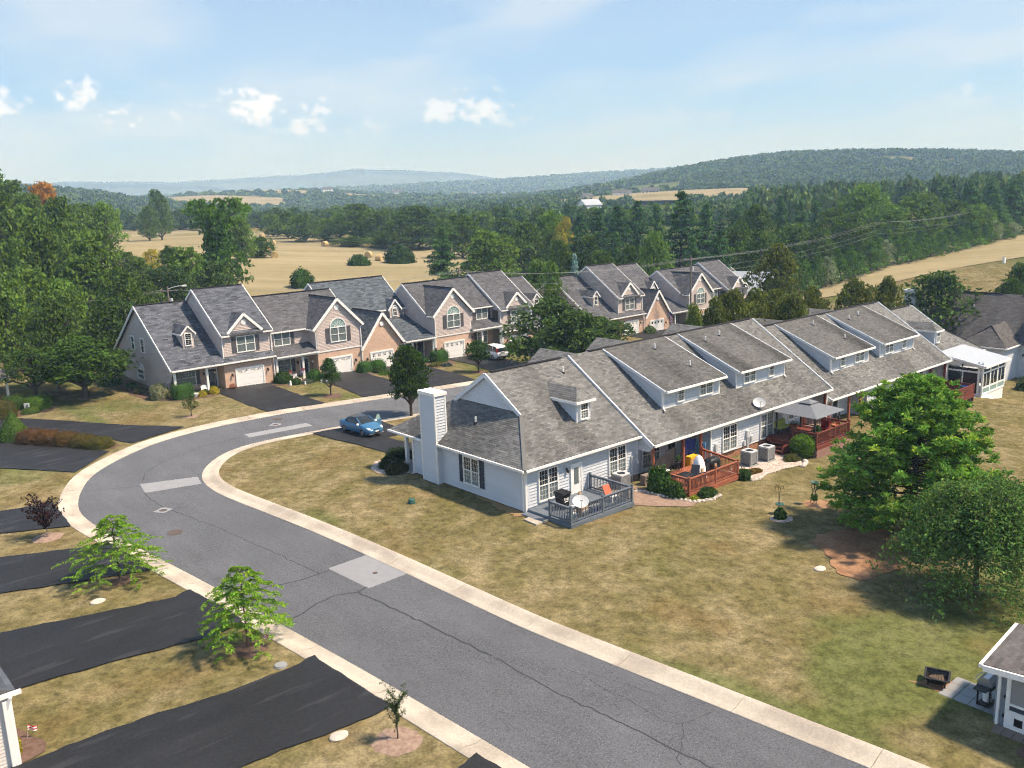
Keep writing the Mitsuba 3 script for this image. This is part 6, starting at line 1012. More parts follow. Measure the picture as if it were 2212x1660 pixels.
shrub('clipped_ball', 'bright green clipped ball shrub next to the small white sign', -13.35, 51.2, 1.2, .95, 1.25, (.085, .165, .022), .085, 1300, .3, rough_=.04); shrub('clipped_ball', 'green clipped ball shrub by the white column', -14.9, 52.6, 1.15, 1.0, 1.35, (.060, .115, .022), .09, 1200, .25, rough_=.06); shrub('clipped_ball', 'brownish green big rounded shrub at the left edge', -16.7, 50.5, 1.6, 1.4, 1.6, (.085, .085, .028), .1, 1500, .2, rough_=.08); shrub('clipped_ball', 'low green shrub below the small white sign', -14.2, 50.1, .9, .7, .55, (.085, .14, .028), .09, 600)
for x, y, r, h, lab in ((-17.5, 41.6, 1.25, 2.35, 'bright green conical clipped shrub by the black driveway'), (-19.6, 43.6, 1.1, 2.0, 'second green conical shrub cut by the left edge')):
    k = thing('cone_shrub', lab, 'shrub'); rs = np.random.RandomState(int(h * 100)); n = 2200; t = 1 - np.sqrt(rs.rand(n)); a = rs.uniform(0, 6.28, n); rr_ = r * (1 - t ** 1.35) * rs.uniform(.9, 1.03, n) * (1 + .05 * np.sin(a * 5 + t * 9)); p = np.column_stack([rr_ * np.cos(a), rr_ * np.sin(a), h * t]); v, f, c = leaf_quads(p, .11, rs, (.088, .165, .028), up=.5, ratio=.6); o = np.array([x, y, tzs(x, y)]); scene[k + '__foliage'] = mikit.ply((v + o, f), 'leaf', color=c); b = MB(); b.lathe([(r * .86, 0), (r * .8, h * .25), (r * .5, h * .6), (.02, h * .92)], o, 16); b.put(k + '__body', 'shrub_body')
dull('shrub_body', (.05, .09, .02))
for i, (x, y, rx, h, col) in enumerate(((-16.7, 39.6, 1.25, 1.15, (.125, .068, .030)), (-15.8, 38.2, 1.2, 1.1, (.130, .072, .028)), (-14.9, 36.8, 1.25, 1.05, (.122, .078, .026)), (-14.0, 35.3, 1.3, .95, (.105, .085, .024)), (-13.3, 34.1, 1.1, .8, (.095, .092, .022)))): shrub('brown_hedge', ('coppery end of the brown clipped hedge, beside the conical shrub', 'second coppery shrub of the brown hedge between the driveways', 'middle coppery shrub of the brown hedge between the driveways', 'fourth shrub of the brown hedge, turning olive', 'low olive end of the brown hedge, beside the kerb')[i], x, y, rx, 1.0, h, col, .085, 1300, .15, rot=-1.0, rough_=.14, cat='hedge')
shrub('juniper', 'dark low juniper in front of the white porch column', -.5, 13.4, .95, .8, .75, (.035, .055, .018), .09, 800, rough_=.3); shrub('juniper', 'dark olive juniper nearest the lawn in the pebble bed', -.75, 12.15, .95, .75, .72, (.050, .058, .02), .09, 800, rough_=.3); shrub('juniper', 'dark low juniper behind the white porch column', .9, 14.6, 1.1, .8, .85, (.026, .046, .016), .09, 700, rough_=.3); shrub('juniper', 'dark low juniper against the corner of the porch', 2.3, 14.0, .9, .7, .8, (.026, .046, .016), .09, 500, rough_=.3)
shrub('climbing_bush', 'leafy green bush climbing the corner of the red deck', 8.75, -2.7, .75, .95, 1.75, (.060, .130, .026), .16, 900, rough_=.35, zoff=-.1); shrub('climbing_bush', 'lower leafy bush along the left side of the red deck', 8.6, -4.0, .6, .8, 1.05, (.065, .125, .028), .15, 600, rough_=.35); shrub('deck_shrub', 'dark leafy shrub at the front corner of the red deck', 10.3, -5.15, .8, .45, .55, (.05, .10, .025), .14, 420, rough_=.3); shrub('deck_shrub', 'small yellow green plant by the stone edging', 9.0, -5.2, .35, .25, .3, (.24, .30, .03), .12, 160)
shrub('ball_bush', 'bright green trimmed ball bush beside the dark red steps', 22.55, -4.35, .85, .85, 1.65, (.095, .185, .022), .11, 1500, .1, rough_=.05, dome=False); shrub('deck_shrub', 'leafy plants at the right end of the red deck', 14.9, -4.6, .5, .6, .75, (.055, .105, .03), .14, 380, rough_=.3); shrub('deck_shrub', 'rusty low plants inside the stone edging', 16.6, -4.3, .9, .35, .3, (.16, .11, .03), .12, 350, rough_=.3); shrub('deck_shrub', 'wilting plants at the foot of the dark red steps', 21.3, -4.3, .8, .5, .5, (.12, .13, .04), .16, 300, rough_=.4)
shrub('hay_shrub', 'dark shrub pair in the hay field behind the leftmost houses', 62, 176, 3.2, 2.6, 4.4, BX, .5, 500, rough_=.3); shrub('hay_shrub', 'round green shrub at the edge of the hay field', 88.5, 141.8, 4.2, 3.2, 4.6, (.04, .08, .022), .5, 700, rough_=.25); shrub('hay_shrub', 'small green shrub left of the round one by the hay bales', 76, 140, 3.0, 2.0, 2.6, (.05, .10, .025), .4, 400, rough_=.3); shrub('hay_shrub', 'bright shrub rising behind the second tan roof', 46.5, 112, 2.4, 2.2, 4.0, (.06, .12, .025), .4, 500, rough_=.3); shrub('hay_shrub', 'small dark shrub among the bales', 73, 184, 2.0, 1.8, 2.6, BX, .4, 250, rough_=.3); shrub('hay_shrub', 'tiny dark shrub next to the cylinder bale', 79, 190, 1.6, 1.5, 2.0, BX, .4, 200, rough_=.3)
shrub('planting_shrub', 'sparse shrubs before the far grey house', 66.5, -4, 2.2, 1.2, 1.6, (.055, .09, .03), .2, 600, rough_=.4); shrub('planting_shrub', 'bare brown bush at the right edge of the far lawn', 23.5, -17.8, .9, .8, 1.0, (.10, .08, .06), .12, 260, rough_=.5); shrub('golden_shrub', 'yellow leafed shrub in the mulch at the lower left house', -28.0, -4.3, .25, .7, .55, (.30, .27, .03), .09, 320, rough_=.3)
# ---------------------------------------------------------------- beds, rings, edging
def bed(name, pts, m, lab, cat='flower bed', dz=.035, kind='structure'):
    k = thing(name, lab, cat, kind=kind); mb = MB(); drape(mb, rough(pts, int(abs(pts[0][0] * 13)) % 999, .22 if 'earth' in name else .10).buffer(.12).buffer(-.12), 2, dz); v, f = mb.arr(); scene[k] = mikit.ply((v, f), m); return k
def ring(x, y, r, m, lab, ry=None, dome=.06):
    k = thing('mulch_ring', lab, 'mulch ring'); z = tzs(x, y); b = MB(); rs = np.random.RandomState(int(abs(x * 77)))
    n = 26; th = np.arange(n) * 2 * np.pi / n; R = r * (1 + .06 * rs.randn(n)); V = [[x, y, z + dome]] + [[x + R[i] * q * math.cos(th[i]), y + (ry or r) / r * R[i] * q * math.sin(th[i]), z + dome * (1 - q * q) + .008] for q in (.5, 1.0) for i in range(n)]
    f = [[0, 1 + i, 1 + (i + 1) % n] for i in range(n)] + [t for i in range(n) for t in ([1 + i, 1 + n + i, 1 + n + (i + 1) % n], [1 + i, 1 + n + (i + 1) % n, 1 + (i + 1) % n])]
    b.add(V, f).put(k, m, smooth=True); return k
dull('sand_mat', mikit.proc(lambda p, n, uv: mix(mi.Color3f(.26, .15, .085), mi.Color3f(.30, .23, .12), fbm(p.x * 2.5, p.y * 2.5, 3.0, 4))))
ring(-18.05, -13.25, .85, 'pale_mulch', 'pale round mulch ring under the thin leafy sapling'); ring(-18.9, -3.5, .72, 'mulch_mat', 'dark mulch ring under the nearest bright green young tree'); ring(-20.45, 7.6, .6, 'mulch_mat', 'dark mulch ring under the upper bright green young tree'); ring(-21.5, 16.7, .85, 'pale_mulch', 'pale mulch ring under the purple leaved tree')
ring(8.4, 36.7, 1.1, 'mulch_mat', 'mulch ring under the small round street tree by the decorated porch'); ring(26.7, 37.1, 1.0, 'mulch_mat', 'mulch ring under the small round street tree before the white car'); ring(-4.5, 38.0, .6, 'pale_mulch', 'small mulch ring under the lawn sapling'); ring(-8.9, 52.4, .8, 'pale_mulch', 'pale mulch ring at the foot of the wide spreading tree'); ring(13.7, -10.5, .95, 'dirt_mat', 'reddish mulch ring round the wrought garden ornament', .75); ring(9.95, -10.55, .75, 'pebble_mat', 'pale pebble ring round the grassy clump', .6)
bed('bare_earth', [(7.6, -13.8), (9.2, -13.2), (11.2, -14), (12.6, -15.6), (11.6, -17.6), (9.2, -18.4), (6.6, -18.4), (5.0, -17.8), (5.2, -16.8), (6.6, -15.4)], 'dirt_mat', 'reddish bare earth under the big pine', 'bare earth')
bed('mulch_bed', [(-28.1, -2.8), (-27.5, -3.0), (-27.3, -3.9), (-27.1, -4.7), (-27.2, -5.2), (-28.1, -5.5)], 'mulch_mat', 'dark mulch bed at the lower left house'); bed('mulch_bed', [(-4.6, 57.5), (-3.0, 57.5), (-3.0, 48), (-1.5, 46), (.8, 45.8), (.9, 44.4), (-.6, 44.1), (-3, 44.5), (-4.6, 46.3), (-5.4, 50)], 'mulch_mat', 'mulch bed round the leftmost tan house'); bed('mulch_bed', [(6.7, 46.1), (11.3, 46), (11.1, 43.6), (9.2, 43.1), (6.7, 44.4)], 'mulch_mat', 'mulch bed before the decorated porch'); bed('mulch_bed', [(17.2, 46.1), (18.8, 46.1), (19.6, 44.4), (18.4, 43), (17.2, 43.6)], 'mulch_mat', 'mulch bed between the two garages'); bed('mulch_bed', [(24.6, 46.1), (29, 46.1), (28.9, 44), (26.6, 41.8), (24.6, 42.6)], 'mulch_mat', 'mulch bed before the porch behind the oval tree')
bed('mulch_bed', [(-18, 49.3), (-12.5, 49.6), (-11.9, 51.6), (-14, 53.8), (-19, 53)], 'mulch_mat', 'mulch bed under the clipped ball shrubs'); bed('mulch_bed', [(-18.9, 40.6), (-16.8, 37.9), (-14.4, 34.6), (-12.7, 32.9), (-11.9, 33.6), (-13.6, 36.2), (-16.6, 41.6), (-19.5, 46)], 'mulch_mat', 'strip of mulch under the brown clipped hedge')
bed('pebble_bed', [(-1.75, 13.9), (-1.95, 12.8), (-1.2, 11.6), (0, 11.05), (1.6, 12.9), (2.6, 15), (-.6, 15.2)], 'pebble_mat', 'pale pebble bed round the junipers at the porch column'); bed('pebble_bed', [(5.6, -.2), (8.4, -.5), (8.3, -4.4), (8.9, -5.6), (8.0, -5.9), (6.6, -4.6), (5.6, -3.5)], 'pale_mulch', 'pale mulch bed between the grey deck and the red deck'); bed('pebble_bed', [(14.8, -3.0), (20.8, -2.0), (22.3, -3.6), (21.0, -5.6), (18.6, -5.1), (16.0, -5.2), (14.9, -4.9)], 'pebble_mat', 'pale gravel path round the air conditioners'); bed('bare_earth', [(.15, -.1), (-.5, -.45), (-1.0, .1), (-.75, .9), (-.8, 1.6), (-.45, 2.3), (-.4, 3.4), (-.15, 4.6), (.0, 4.4)], 'sand_mat', 'bare earth along the foot of the corner wall', 'bare earth')
def stones(pts, n, lab, size=.26, m='stone_pale', seed=0):
    k = thing('stone_edging', lab, 'stone edging'); p = np.asarray(pts, float); d = np.r_[0, np.cumsum(np.linalg.norm(np.diff(p, axis=0), axis=1))]; rs = np.random.RandomState(seed)
    for i in range(n):
        s = d[-1] * (i + .5) / n; x, y = np.interp(s, d, p[:, 0]), np.interp(s, d, p[:, 1]); a = rs.uniform(0, 3.1); ico = trimesh.creation.icosphere(1, 1.0); v = ico.vertices * np.array([size * rs.uniform(.45, .75), size * rs.uniform(.35, .55), size * rs.uniform(.28, .45)]) * (1 + .14 * rs.randn(len(ico.vertices), 1)); c, s_ = math.cos(a), math.sin(a)
        MB().add(v @ np.array([[c, s_, 0], [-s_, c, 0], [0, 0, 1]]) + [x, y, tzs(x, y) + .04], ico.faces).put(k + '__stone', m)
stones([(5.9, -.6), (8.0, -2.0), (8.2, -4.2), (8.8, -5.5), (10.0, -5.9), (11.0, -5.7)], 30, 'pale stone edging curving round the bed left of the red deck', seed=1); stones([(14.9, -5.2), (15.6, -5.35), (16.9, -5.0), (18.2, -5.0)], 16, 'pale stone edging in front of the rusty low plants', seed=2); stones([(20.2, -5.7), (21.0, -5.5), (21.8, -5.0)], 7, 'few flat stones at the end of the gravel path', .34, seed=3)
for x, y, lab in ((-22.1, 5.9, 'pale flat rock in the grass strip below the upper young tree'), (4.9, -15.9, 'pale rock ring on the bare earth under the pine'), (-19.4, -11.6, 'small white rock on the grass beside the long driveway')):
    k = thing('rock', lab, 'rock'); ico = trimesh.creation.icosphere(2, 1.0); MB().add(ico.vertices * np.array([.32, .24, .10]) * (1 + .2 * meshkit.noise(ico.vertices * 2 + x)[:, None]) + [x, y, tzs(x, y) + .03], ico.faces).put(k, 'stone_pale', smooth=50)
def slab(pts, lab, m='kerb_mat', name='concrete_pad', h=.05):
    k = thing(name, lab, 'pavement'); z = min(tzs(*p) for p in pts); MB().prism([(x, y, z - .1) for x, y in pts], (0, 0, .1 + h + .04)).put(k, m)
slab([(-.95, -1.9), (-.9, -.75), (.1, -.7), (.1, -1.85)], 'small concrete pad at the end of the grey deck'); slab([(-.2, 11.3), (-.1, 13.0), (2.4, 13.1), (2.4, 11.3)], 'concrete porch floor behind the junipers', 'patch_mat')
# pavers by the screened porch
k = thing('paver_patio', 'dark square pavers under the black grill', 'patio'); rp = np.random.RandomState(3)
for i in range(3):
    for j in range(4): x, y = -2.15 + i * .55 + .3, -26.75 + j * .52 + .25; MB().box(x - .26, x + .26, y - .245, y + .245, -.05, .03 + rp.uniform(0, .014)).put(k + '__paver', 'grey_paint')
k = thing('paver_step', 'brown pavers before the screen door', 'patio')
for j in range(4): MB().box(-3.15, -2.62, -28.2 + j * .33, -27.9 + j * .33, -.05, .05).put(k + '__paver', 'raw_pave')
mat('raw_pave', (.20, .16, .14), .9, .2); bed('mulch_bed', [(-3.2, -28.0), (-3.9, -27.9), (-4.2, -28.8), (-4.2, -31), (-2.6, -31), (-2.6, -28.3)], 'mulch_mat', 'dark mulch bed with a pink flag at the lower right corner')
# ---------------------------------------------------------------- decks
def railing(k, p, q, z, m, h=.92, post0=True, post1=True, gap=.125, tall=.0):
    p, q = np.array(p, float), np.array(q, float); L = np.linalg.norm(q - p); d = (q - p) / L; e = lambda s, zz: (*(p + d * s), zz)
    for s, on in ((0, post0), (L, post1)):
        if on: c = p + d * s; b = MB(); b.box(c[0] - .055, c[0] + .055, c[1] - .055, c[1] + .055, z - .25, z + h + .10 + tall); b.box(c[0] - .07, c[0] + .07, c[1] - .07, c[1] + .07, z + h + .10 + tall, z + h + .13 + tall); b.put(k + '__post', m)
    MB().beam(e(0, z + h), e(L, z + h), .14, .045).put(k + '__top_rail', m); MB().beam(e(.05, z + h - .07), e(L - .05, z + h - .07), .045, .09).put(k + '__upper_rail', m); MB().beam(e(.05, z + .11), e(L - .05, z + .11), .045, .09).put(k + '__lower_rail', m)
    n = int(L / gap)
    for i in range(1, n): s = L * i / n; MB().beam(e(s, z + .1), e(s, z + h - .05), .038, .038, (d[0], d[1], 0)).put(k + '__baluster', m)
def platform(k, x0, x1, y0, y1, z, zg, m, along='x'):
    b = MB(); w = .14; a0, a1 = (y0, y1) if along == 'x' else (x0, x1); n = int((a1 - a0) / w)
    for i in range(n):
        s, t = a0 + (a1 - a0) * i / n + .004, a0 + (a1 - a0) * (i + 1) / n - .004
        b.box(x0, x1, s, t, z - .035, z) if along == 'x' else b.box(s, t, y0, y1, z - .035, z)
    b.put(k + '__floor_boards', m, kind='stuff'); b = MB()
    for (a, c) in (((x0, y0), (x1, y0)), ((x0, y0), (x0, y1)), ((x1, y0), (x1, y1))): b.beam((*a, z - .17), (*c, z - .17), .045, .27)
    b.put(k + '__skirt', m, kind='stuff'); MB().box(x0 + .1, x1 - .1, y0 + .1, y1 - .1, zg, z - .06).put(k + '__frame', 'black')
GD = thing('grey_deck', 'blue-grey painted deck with railings at the corner house', 'deck'); platform(GD, .08, 5.3, -3.62, -.05, .30, -.3, 'deck_grey'); platform(GD, -.45, .06, -1.75, -.05, .16, -.2, 'deck_grey')
railing(GD, (.15, -1.85), (.15, -3.55), .30, 'deck_grey'); railing(GD, (.15, -3.55), (2.7, -3.55), .30, 'deck_grey', post0=False); railing(GD, (2.7, -3.55), (5.22, -3.55), .30, 'deck_grey', post0=False); railing(GD, (5.22, -3.55), (5.22, -.15), .30, 'deck_grey', post0=False)
RD = thing('red_deck', 'reddish brown stained deck with railings before the double house', 'deck'); platform(RD, 9.3, 14.5, -4.6, -1.05, -.02, -.7, 'deck_red')
railing(RD, (9.35, -2.3), (9.35, -4.55), -.02, 'deck_red'); railing(RD, (9.35, -4.55), (12.0, -4.55), -.02, 'deck_red', post0=False, tall=.1); railing(RD, (12.0, -4.55), (14.4, -4.55), -.02, 'deck_red', post0=False); railing(RD, (14.4, -4.55), (15.15, -1.15), -.02, 'deck_red', post0=False)
for x, y in ((9.4, -2.15), (10.75, -4.45), (12.12, -4.45)): MB().box(x - .08, x + .08, y - .04, y + .04, .3, 1.22).put(RD + '__new_board', 'raw_wood', label='pale unpainted board fixed to the railing')
MD = thing('maroon_deck', 'dark red raised deck with steps and lattice skirting', 'deck'); zt_ = .12; platform(MD, 22.9, 27.6, -5.2, -1.05, zt_, -1.0, 'deck_maroon')
railing(MD, (23.0, -5.1), (25.4, -5.1), zt_, 'deck_maroon'); railing(MD, (25.4, -5.1), (27.5, -5.1), zt_, 'deck_maroon', post0=False); railing(MD, (23.0, -3.3), (23.0, -5.1), zt_, 'deck_maroon', post1=False); railing(MD, (27.5, -5.1), (27.5, -1.2), zt_, 'deck_maroon', post0=False)
for i in range(4): MB().box(22.85 - .3 * (i + 1), 22.85 - .3 * i, -3.2, -1.6, zt_ - .19 * (i + 1) - .05, zt_ - .19 * (i + 1)).put(MD + '__step', 'deck_maroon')
MB().box(21.7, 22.9, -3.25, -3.17, -.85, .05).put(MD + '__stringer', 'deck_maroon')
def lattice(k, fr, u0, u1, z0, z1, m, s=.11):
    b = MB(fr); pg = sbox(u0, z0, u1, z1)
    for sg in (1, -1):
        for c in np.arange(u0 - (z1 - z0), u1 + (z1 - z0), s):
            l = LineString([(c, z0), (c + sg * (z1 - z0), z1)]).intersection(pg)
            if l.length > .02: (a, b_) = l.coords[0], l.coords[-1]; b.beam((a[0], .01 * sg, a[1]), (b_[0], .01 * sg, b_[1]), .012, .03, (0, 1, 0))
    b.put(k + '__lattice', m, kind='stuff')
lattice(MD, front(-5.22), 22.9, 27.6, -1.0, -.15, 'pink_lattice'); lattice(MD, left(22.88), -5.2, -3.2, -1.0, -.15, 'pink_lattice'); mat('pink_lattice', (.42, .26, .22), .7, .2)
GZ = thing('gazebo', 'grey fabric gazebo on slim posts over the dark red deck', 'gazebo')
for x in (23.6, 26.9):
    for y in (-1.5, -4.6): MB().box(x - .05, x + .05, y - .05, y + .05, .1, 2.0).put(GZ + '__post', 'dark_metal')
cx_, cy_ = 25.25, -3.05
for (a, b_) in (((-1, -1), (1, -1)), ((1, -1), (1, 1)), ((1, 1), (-1, 1)), ((-1, 1), (-1, -1))): MB().prism([(cx_ + a[0] * 1.95, cy_ + a[1] * 1.85, 1.98), (cx_ + b_[0] * 1.95, cy_ + b_[1] * 1.85, 1.98), (cx_ + b_[0] * .45, cy_ + b_[1] * .42, 2.55), (cx_ + a[0] * .45, cy_ + a[1] * .42, 2.55)], (0, 0, .02)).put(GZ + '__canopy_panel', 'canopy')
b = MB(); [b.prism([(cx_ + a[0] * .55, cy_ + a[1] * .5, 2.62), (cx_ + c[0] * .55, cy_ + c[1] * .5, 2.62), (cx_, cy_, 2.85)], (0, 0, .015)) for a, c in (((-1, -1), (1, -1)), ((1, -1), (1, 1)), ((1, 1), (-1, 1)), ((-1, 1), (-1, -1)))]; b.put(GZ + '__top_cap', 'canopy', kind='stuff'); mat('canopy', (.16, .175, .20), .7, .2)
BD = thing('back_deck', 'maroon deck with flower pots behind the big pine', 'deck'); platform(BD, 47.5, 51.0, -4.6, -1.0, -1.0, -2.4, 'deck_maroon')
for (p, q) in (((47.6, -4.5), (50.9, -4.5)), ((50.9, -4.5), (50.9, -1.4)), ((47.6, -1.4), (47.6, -4.5))): MB().beam((*p, -.55), (*q, -.55), .08, .85).put(BD + '__side_panel', 'deck_maroon')
for x in (47.6, 50.9): MB().box(x - .07, x + .07, -4.57, -4.43, -2.6, -.05).put(BD + '__post', 'deck_maroon')
# ---------------------------------------------------------------- things on and round the decks
def pot(x, y, z, r, h, lab, m='terracotta', plant=None, ph=.4, n=120, name='potted_plant', leaf=.09):
    k = thing(name, lab, 'potted plant' if plant else 'pot'); MB().lathe([(0, 0), (r * .7, 0), (r, h * .9), (r * 1.08, h * .9), (r * 1.08, h), (r * .9, h), (r * .85, h * .9), (0, h * .88)], (x, y, z), 14).put(k + '__pot', m, smooth=40)
    if plant is not None:
        rs = np.random.RandomState(int(abs(x * 91 + y * 13)) % 99991); d = rs.normal(size=(n, 3)); d[:, 2] = np.abs(d[:, 2]); d /= np.linalg.norm(d, axis=1, keepdims=True); p = d * np.array([r * 1.7, r * 1.7, ph]) * rs.uniform(.5, 1.05, (n, 1)) + [x, y, z + h * .9]; v, f, c = leaf_quads(p, leaf, rs, (.06, .12, .03), up=.3)
        if plant != 'green': m_ = np.repeat(rs.rand(n) < .5, 4); c[m_] = np.asarray(plant)
        scene[k + '__plant'] = mikit.ply((v, f), 'leaf', color=c)
    return k
def ac(x, y, zg, lab):
    k = thing('air_conditioner', lab, 'air conditioner'); w = .84; z0 = zg + .12; MB().box(x - .5 + w / 2, x + .5 + w / 2, y - .5 + w / 2, y + .5 + w / 2, zg - .15, zg + .09).put(k + '__pad', 'grey_paint'); cx, cy = x + w / 2, y + w / 2
    def rr_(h, r=.09): return Polygon([(cx - h, cy - h), (cx + h, cy - h), (cx + h, cy + h), (cx - h, cy + h)]).buffer(-r).buffer(r, quad_segs=4)
    b = MB()
    for i in range(14): z = z0 + .06 + i * .058; m = trimesh.creation.extrude_polygon(rr_(w / 2 - .02), .035, engine='earcut'); m.apply_translation([0, 0, z]); b.mesh(m)
    b.put(k + '__louvres', 'grey_paint', kind='stuff'); m = trimesh.creation.extrude_polygon(rr_(w / 2 - .045), .86, engine='earcut'); m.apply_translation([0, 0, z0]); MB().mesh(m).put(k + '__coil', 'dark_metal')
    b = MB()
    for sx in (-1, 1):
        for sy in (-1, 1): b.box(cx + sx * (w / 2 - .05) - .05, cx + sx * (w / 2 - .05) + .05, cy + sy * (w / 2 - .05) - .05, cy + sy * (w / 2 - .05) + .05, z0, z0 + .88)
    b.put(k + '__corner_posts', 'grey_paint', kind='stuff'); m = trimesh.creation.extrude_polygon(rr_(w / 2).difference(Point(cx, cy).buffer(.29)), .09, engine='earcut'); m.apply_translation([0, 0, z0 + .86]); MB().mesh(m).put(k + '__top', 'pale_grey')
    b = MB(); [b.lathe([(R - .008, 0), (R, .01), (R + .008, 0)], (cx, cy, z0 + .93), 24) for R in (.08, .15, .22, .28)]; b.put(k + '__fan_guard', 'dark_metal', kind='stuff'); b = MB(); [b.prism([(cx + .05 * math.cos(a), cy + .05 * math.sin(a), z0 + .80), (cx + .27 * math.cos(a - .3), cy + .27 * math.sin(a - .3), z0 + .78), (cx + .27 * math.cos(a + .3), cy + .27 * math.sin(a + .3), z0 + .83)], (0, 0, .01)) for a in np.arange(4) * 1.571]; b.put(k + '__fan', 'black', kind='stuff'); MB().lathe([(.09, .74), (.09, .86), (0, .87)], (cx, cy, z0), 12).put(k + '__motor', 'steel'); return k
ac(17.55, -3.4, tzs(17.9, -3), 'grey air conditioner nearer the red deck'); ac(19.5, -3.5, tzs(19.9, -3), 'grey air conditioner nearer the dark red steps'); ac(7.2, -.95, -.25, 'grey air conditioner by the wall between the grey and red decks')
def dish(x, y, z, az, el, lab, r=.42, mast=.35, m='pale_grey'):
    k = thing('satellite_dish', lab, 'satellite dish'); n = 22; th = np.arange(n) * 2 * np.pi / n; d = np.array([math.cos(az) * math.cos(el), math.sin(az) * math.cos(el), math.sin(el)]); a = np.cross(d, [0, 0, 1]); a /= np.linalg.norm(a); u = np.cross(a, d); c = np.array([x, y, z + mast]); V, F = [], []
    prof = [(0, 0, 0), (.5, .03, 0), (.85, .085, 0), (1, .12, 0), (1.02, .11, 0), (.85, .06, 0), (.4, -.015, 0), (0, -.02, 0)]
    for R, dd, _ in prof: V += [c + a * r * 1.08 * R * math.cos(t) + u * r * R * math.sin(t) + d * dd * r * 2 for t in th]
    for i in range(len(prof) - 1): F += [q for j in range(n) for q in ([i * n + j, i * n + (j + 1) % n, (i + 1) * n + (j + 1) % n], [i * n + j, (i + 1) * n + (j + 1) % n, (i + 1) * n + j])]
    MB().add(V, F).put(k + '__reflector', m, smooth=40); tip = c + d * r * 1.05 - u * r * .35; MB().tube([c - u * r * .98, c - u * r * .9 + d * r * .5, tip], .015, 6).put(k + '__feed_arm', 'grey_paint'); MB().beam(tip - a * .08, tip + a * .08, .06, .06).put(k + '__receiver', 'pale_grey'); MB().tube([(x, y, z), (x, y, z + mast * .6), c - d * .03], .022, 8).put(k + '__mast', 'grey_paint'); return k
dish(22.05, -.98, 2.45, -2.3, .75, 'grey satellite dish on the roof above the double windows'); dish(.9, -3.55, 1.1, -2.2, .9, 'pale satellite dish on the grey deck railing', .42, .28)
k = thing('trash_bin', 'black wheeled trash bin with a white emblem on the grey deck', 'trash bin'); x, y, z = 1.55, -1.45, .30
MB().hexa([(x + sx * w, y + sy * w * .95, z + zz) for sx in (-1, 1) for sy, in ((-1,), (1,)) for zz, w in ((.06, .25), (.95, .33))]).put(k + '__body', 'black'); MB().hexa([(x + sx * w, y + sy * w * 1.05, z + zz) for sx in (-1, 1) for sy in (-1, 1) for zz, w in ((.95, .37), (1.06, .33))]).put(k + '__lid', 'black')
for sx in (-1, 1): MB().cyl((x + sx * .22, y + .3, z + .1), (x + sx * .28, y + .3, z + .1), .1, 12).put(k + '__wheel', 'tyre')
b = MB(front(y - .325, 0, 0)); b.box(x - .16, x - .10, 0, .01, z + .58, z + .70); b.box(x - .19, x - .07, 0, .01, z + .70, z + .73); b.box(x + .0, x + .17, 0, .01, z + .66, z + .72); b.box(x + .0, x + .17, 0, .01, z + .58, z + .63); b.box(x - .14, x + .14, .0, .01, z + .48, z + .53); b.put(k + '__emblem', 'white_paint', kind='stuff')
k = thing('box', 'brown cardboard box with white flaps on the grey deck', 'box'); b = MB(); b.box(1.45, 2.05, -3.1, -2.65, .3, .72); b.put(k + '__carton', 'cardboard'); b = MB(); b.box(1.5, 2.0, -3.12, -3.1, .45, .6); b.put(k + '__label_panel', 'white_paint')
k = thing('bucket', 'white plastic bucket behind the cardboard box', 'bucket'); b = MB(); b.lathe([(0, 0), (.13, 0), (.16, .36), (.17, .36), (.17, .39), (0, .38)], (1.5, -2.35, .3), 14); b.put(k, 'white_paint', smooth=40)
k = thing('tray', 'flat black tray lying on the grey deck', 'tray'); b = MB(); b.box(2.9, 3.6, -2.5, -1.9, .31, .35); b.box(2.9, 3.6, -2.52, -2.48, .31, .42); b.box(2.9, 3.6, -1.92, -1.88, .31, .42); b.box(2.88, 2.92, -2.5, -1.9, .31, .42); b.box(3.58, 3.62, -2.5, -1.9, .31, .42); b.put(k, 'black')
k = thing('jug', 'yellowish jug by the patio door', 'jug'); MB().lathe([(0, 0), (.11, 0), (.12, .3), (.05, .42), (.05, .48), (0, .48)], (3.4, -1.0, .3), 12).put(k, 'raw_wood', smooth=40)
k = thing('storage_tub', 'purple storage tub against the grey deck railing', 'tub'); b = MB(); b.box(2.2, 2.85, -3.35, -2.95, .3, .62); b.put(k + '__tub', 'royal_blue'); MB().box(2.16, 2.89, -3.39, -2.91, .62, .67).put(k + '__lid', 'grey_paint')
k = thing('storage_tub', 'grey storage tub at the corner of the grey deck', 'tub'); MB().box(.4, .95, -3.3, -2.9, .3, .58).put(k + '__tub', 'pale_grey'); MB().box(.37, .98, -3.33, -2.87, .58, .62).put(k + '__lid', 'white_paint')
k = thing('lounge_chair', 'white folding chair with an orange top on the grey deck', 'chair'); b = MB(); b.box(4.2, 4.75, -2.9, -2.4, .62, .66); b.put(k + '__seat', 'white_cloth'); MB().hexa([(x_, y_, z_) for x_ in (4.2, 4.75) for y_, z_ in ((-2.4, .62), (-2.35, .66), (-2.15, 1.15), (-2.1, 1.17))]).put(k + '__backrest', 'coral')
for x_ in (4.24, 4.71):
    for y_ in (-2.86, -2.44): MB().box(x_ - .02, x_ + .02, y_ - .02, y_ + .02, .3, .62).put(k + '__leg', 'white_paint')
zr_ = -.02
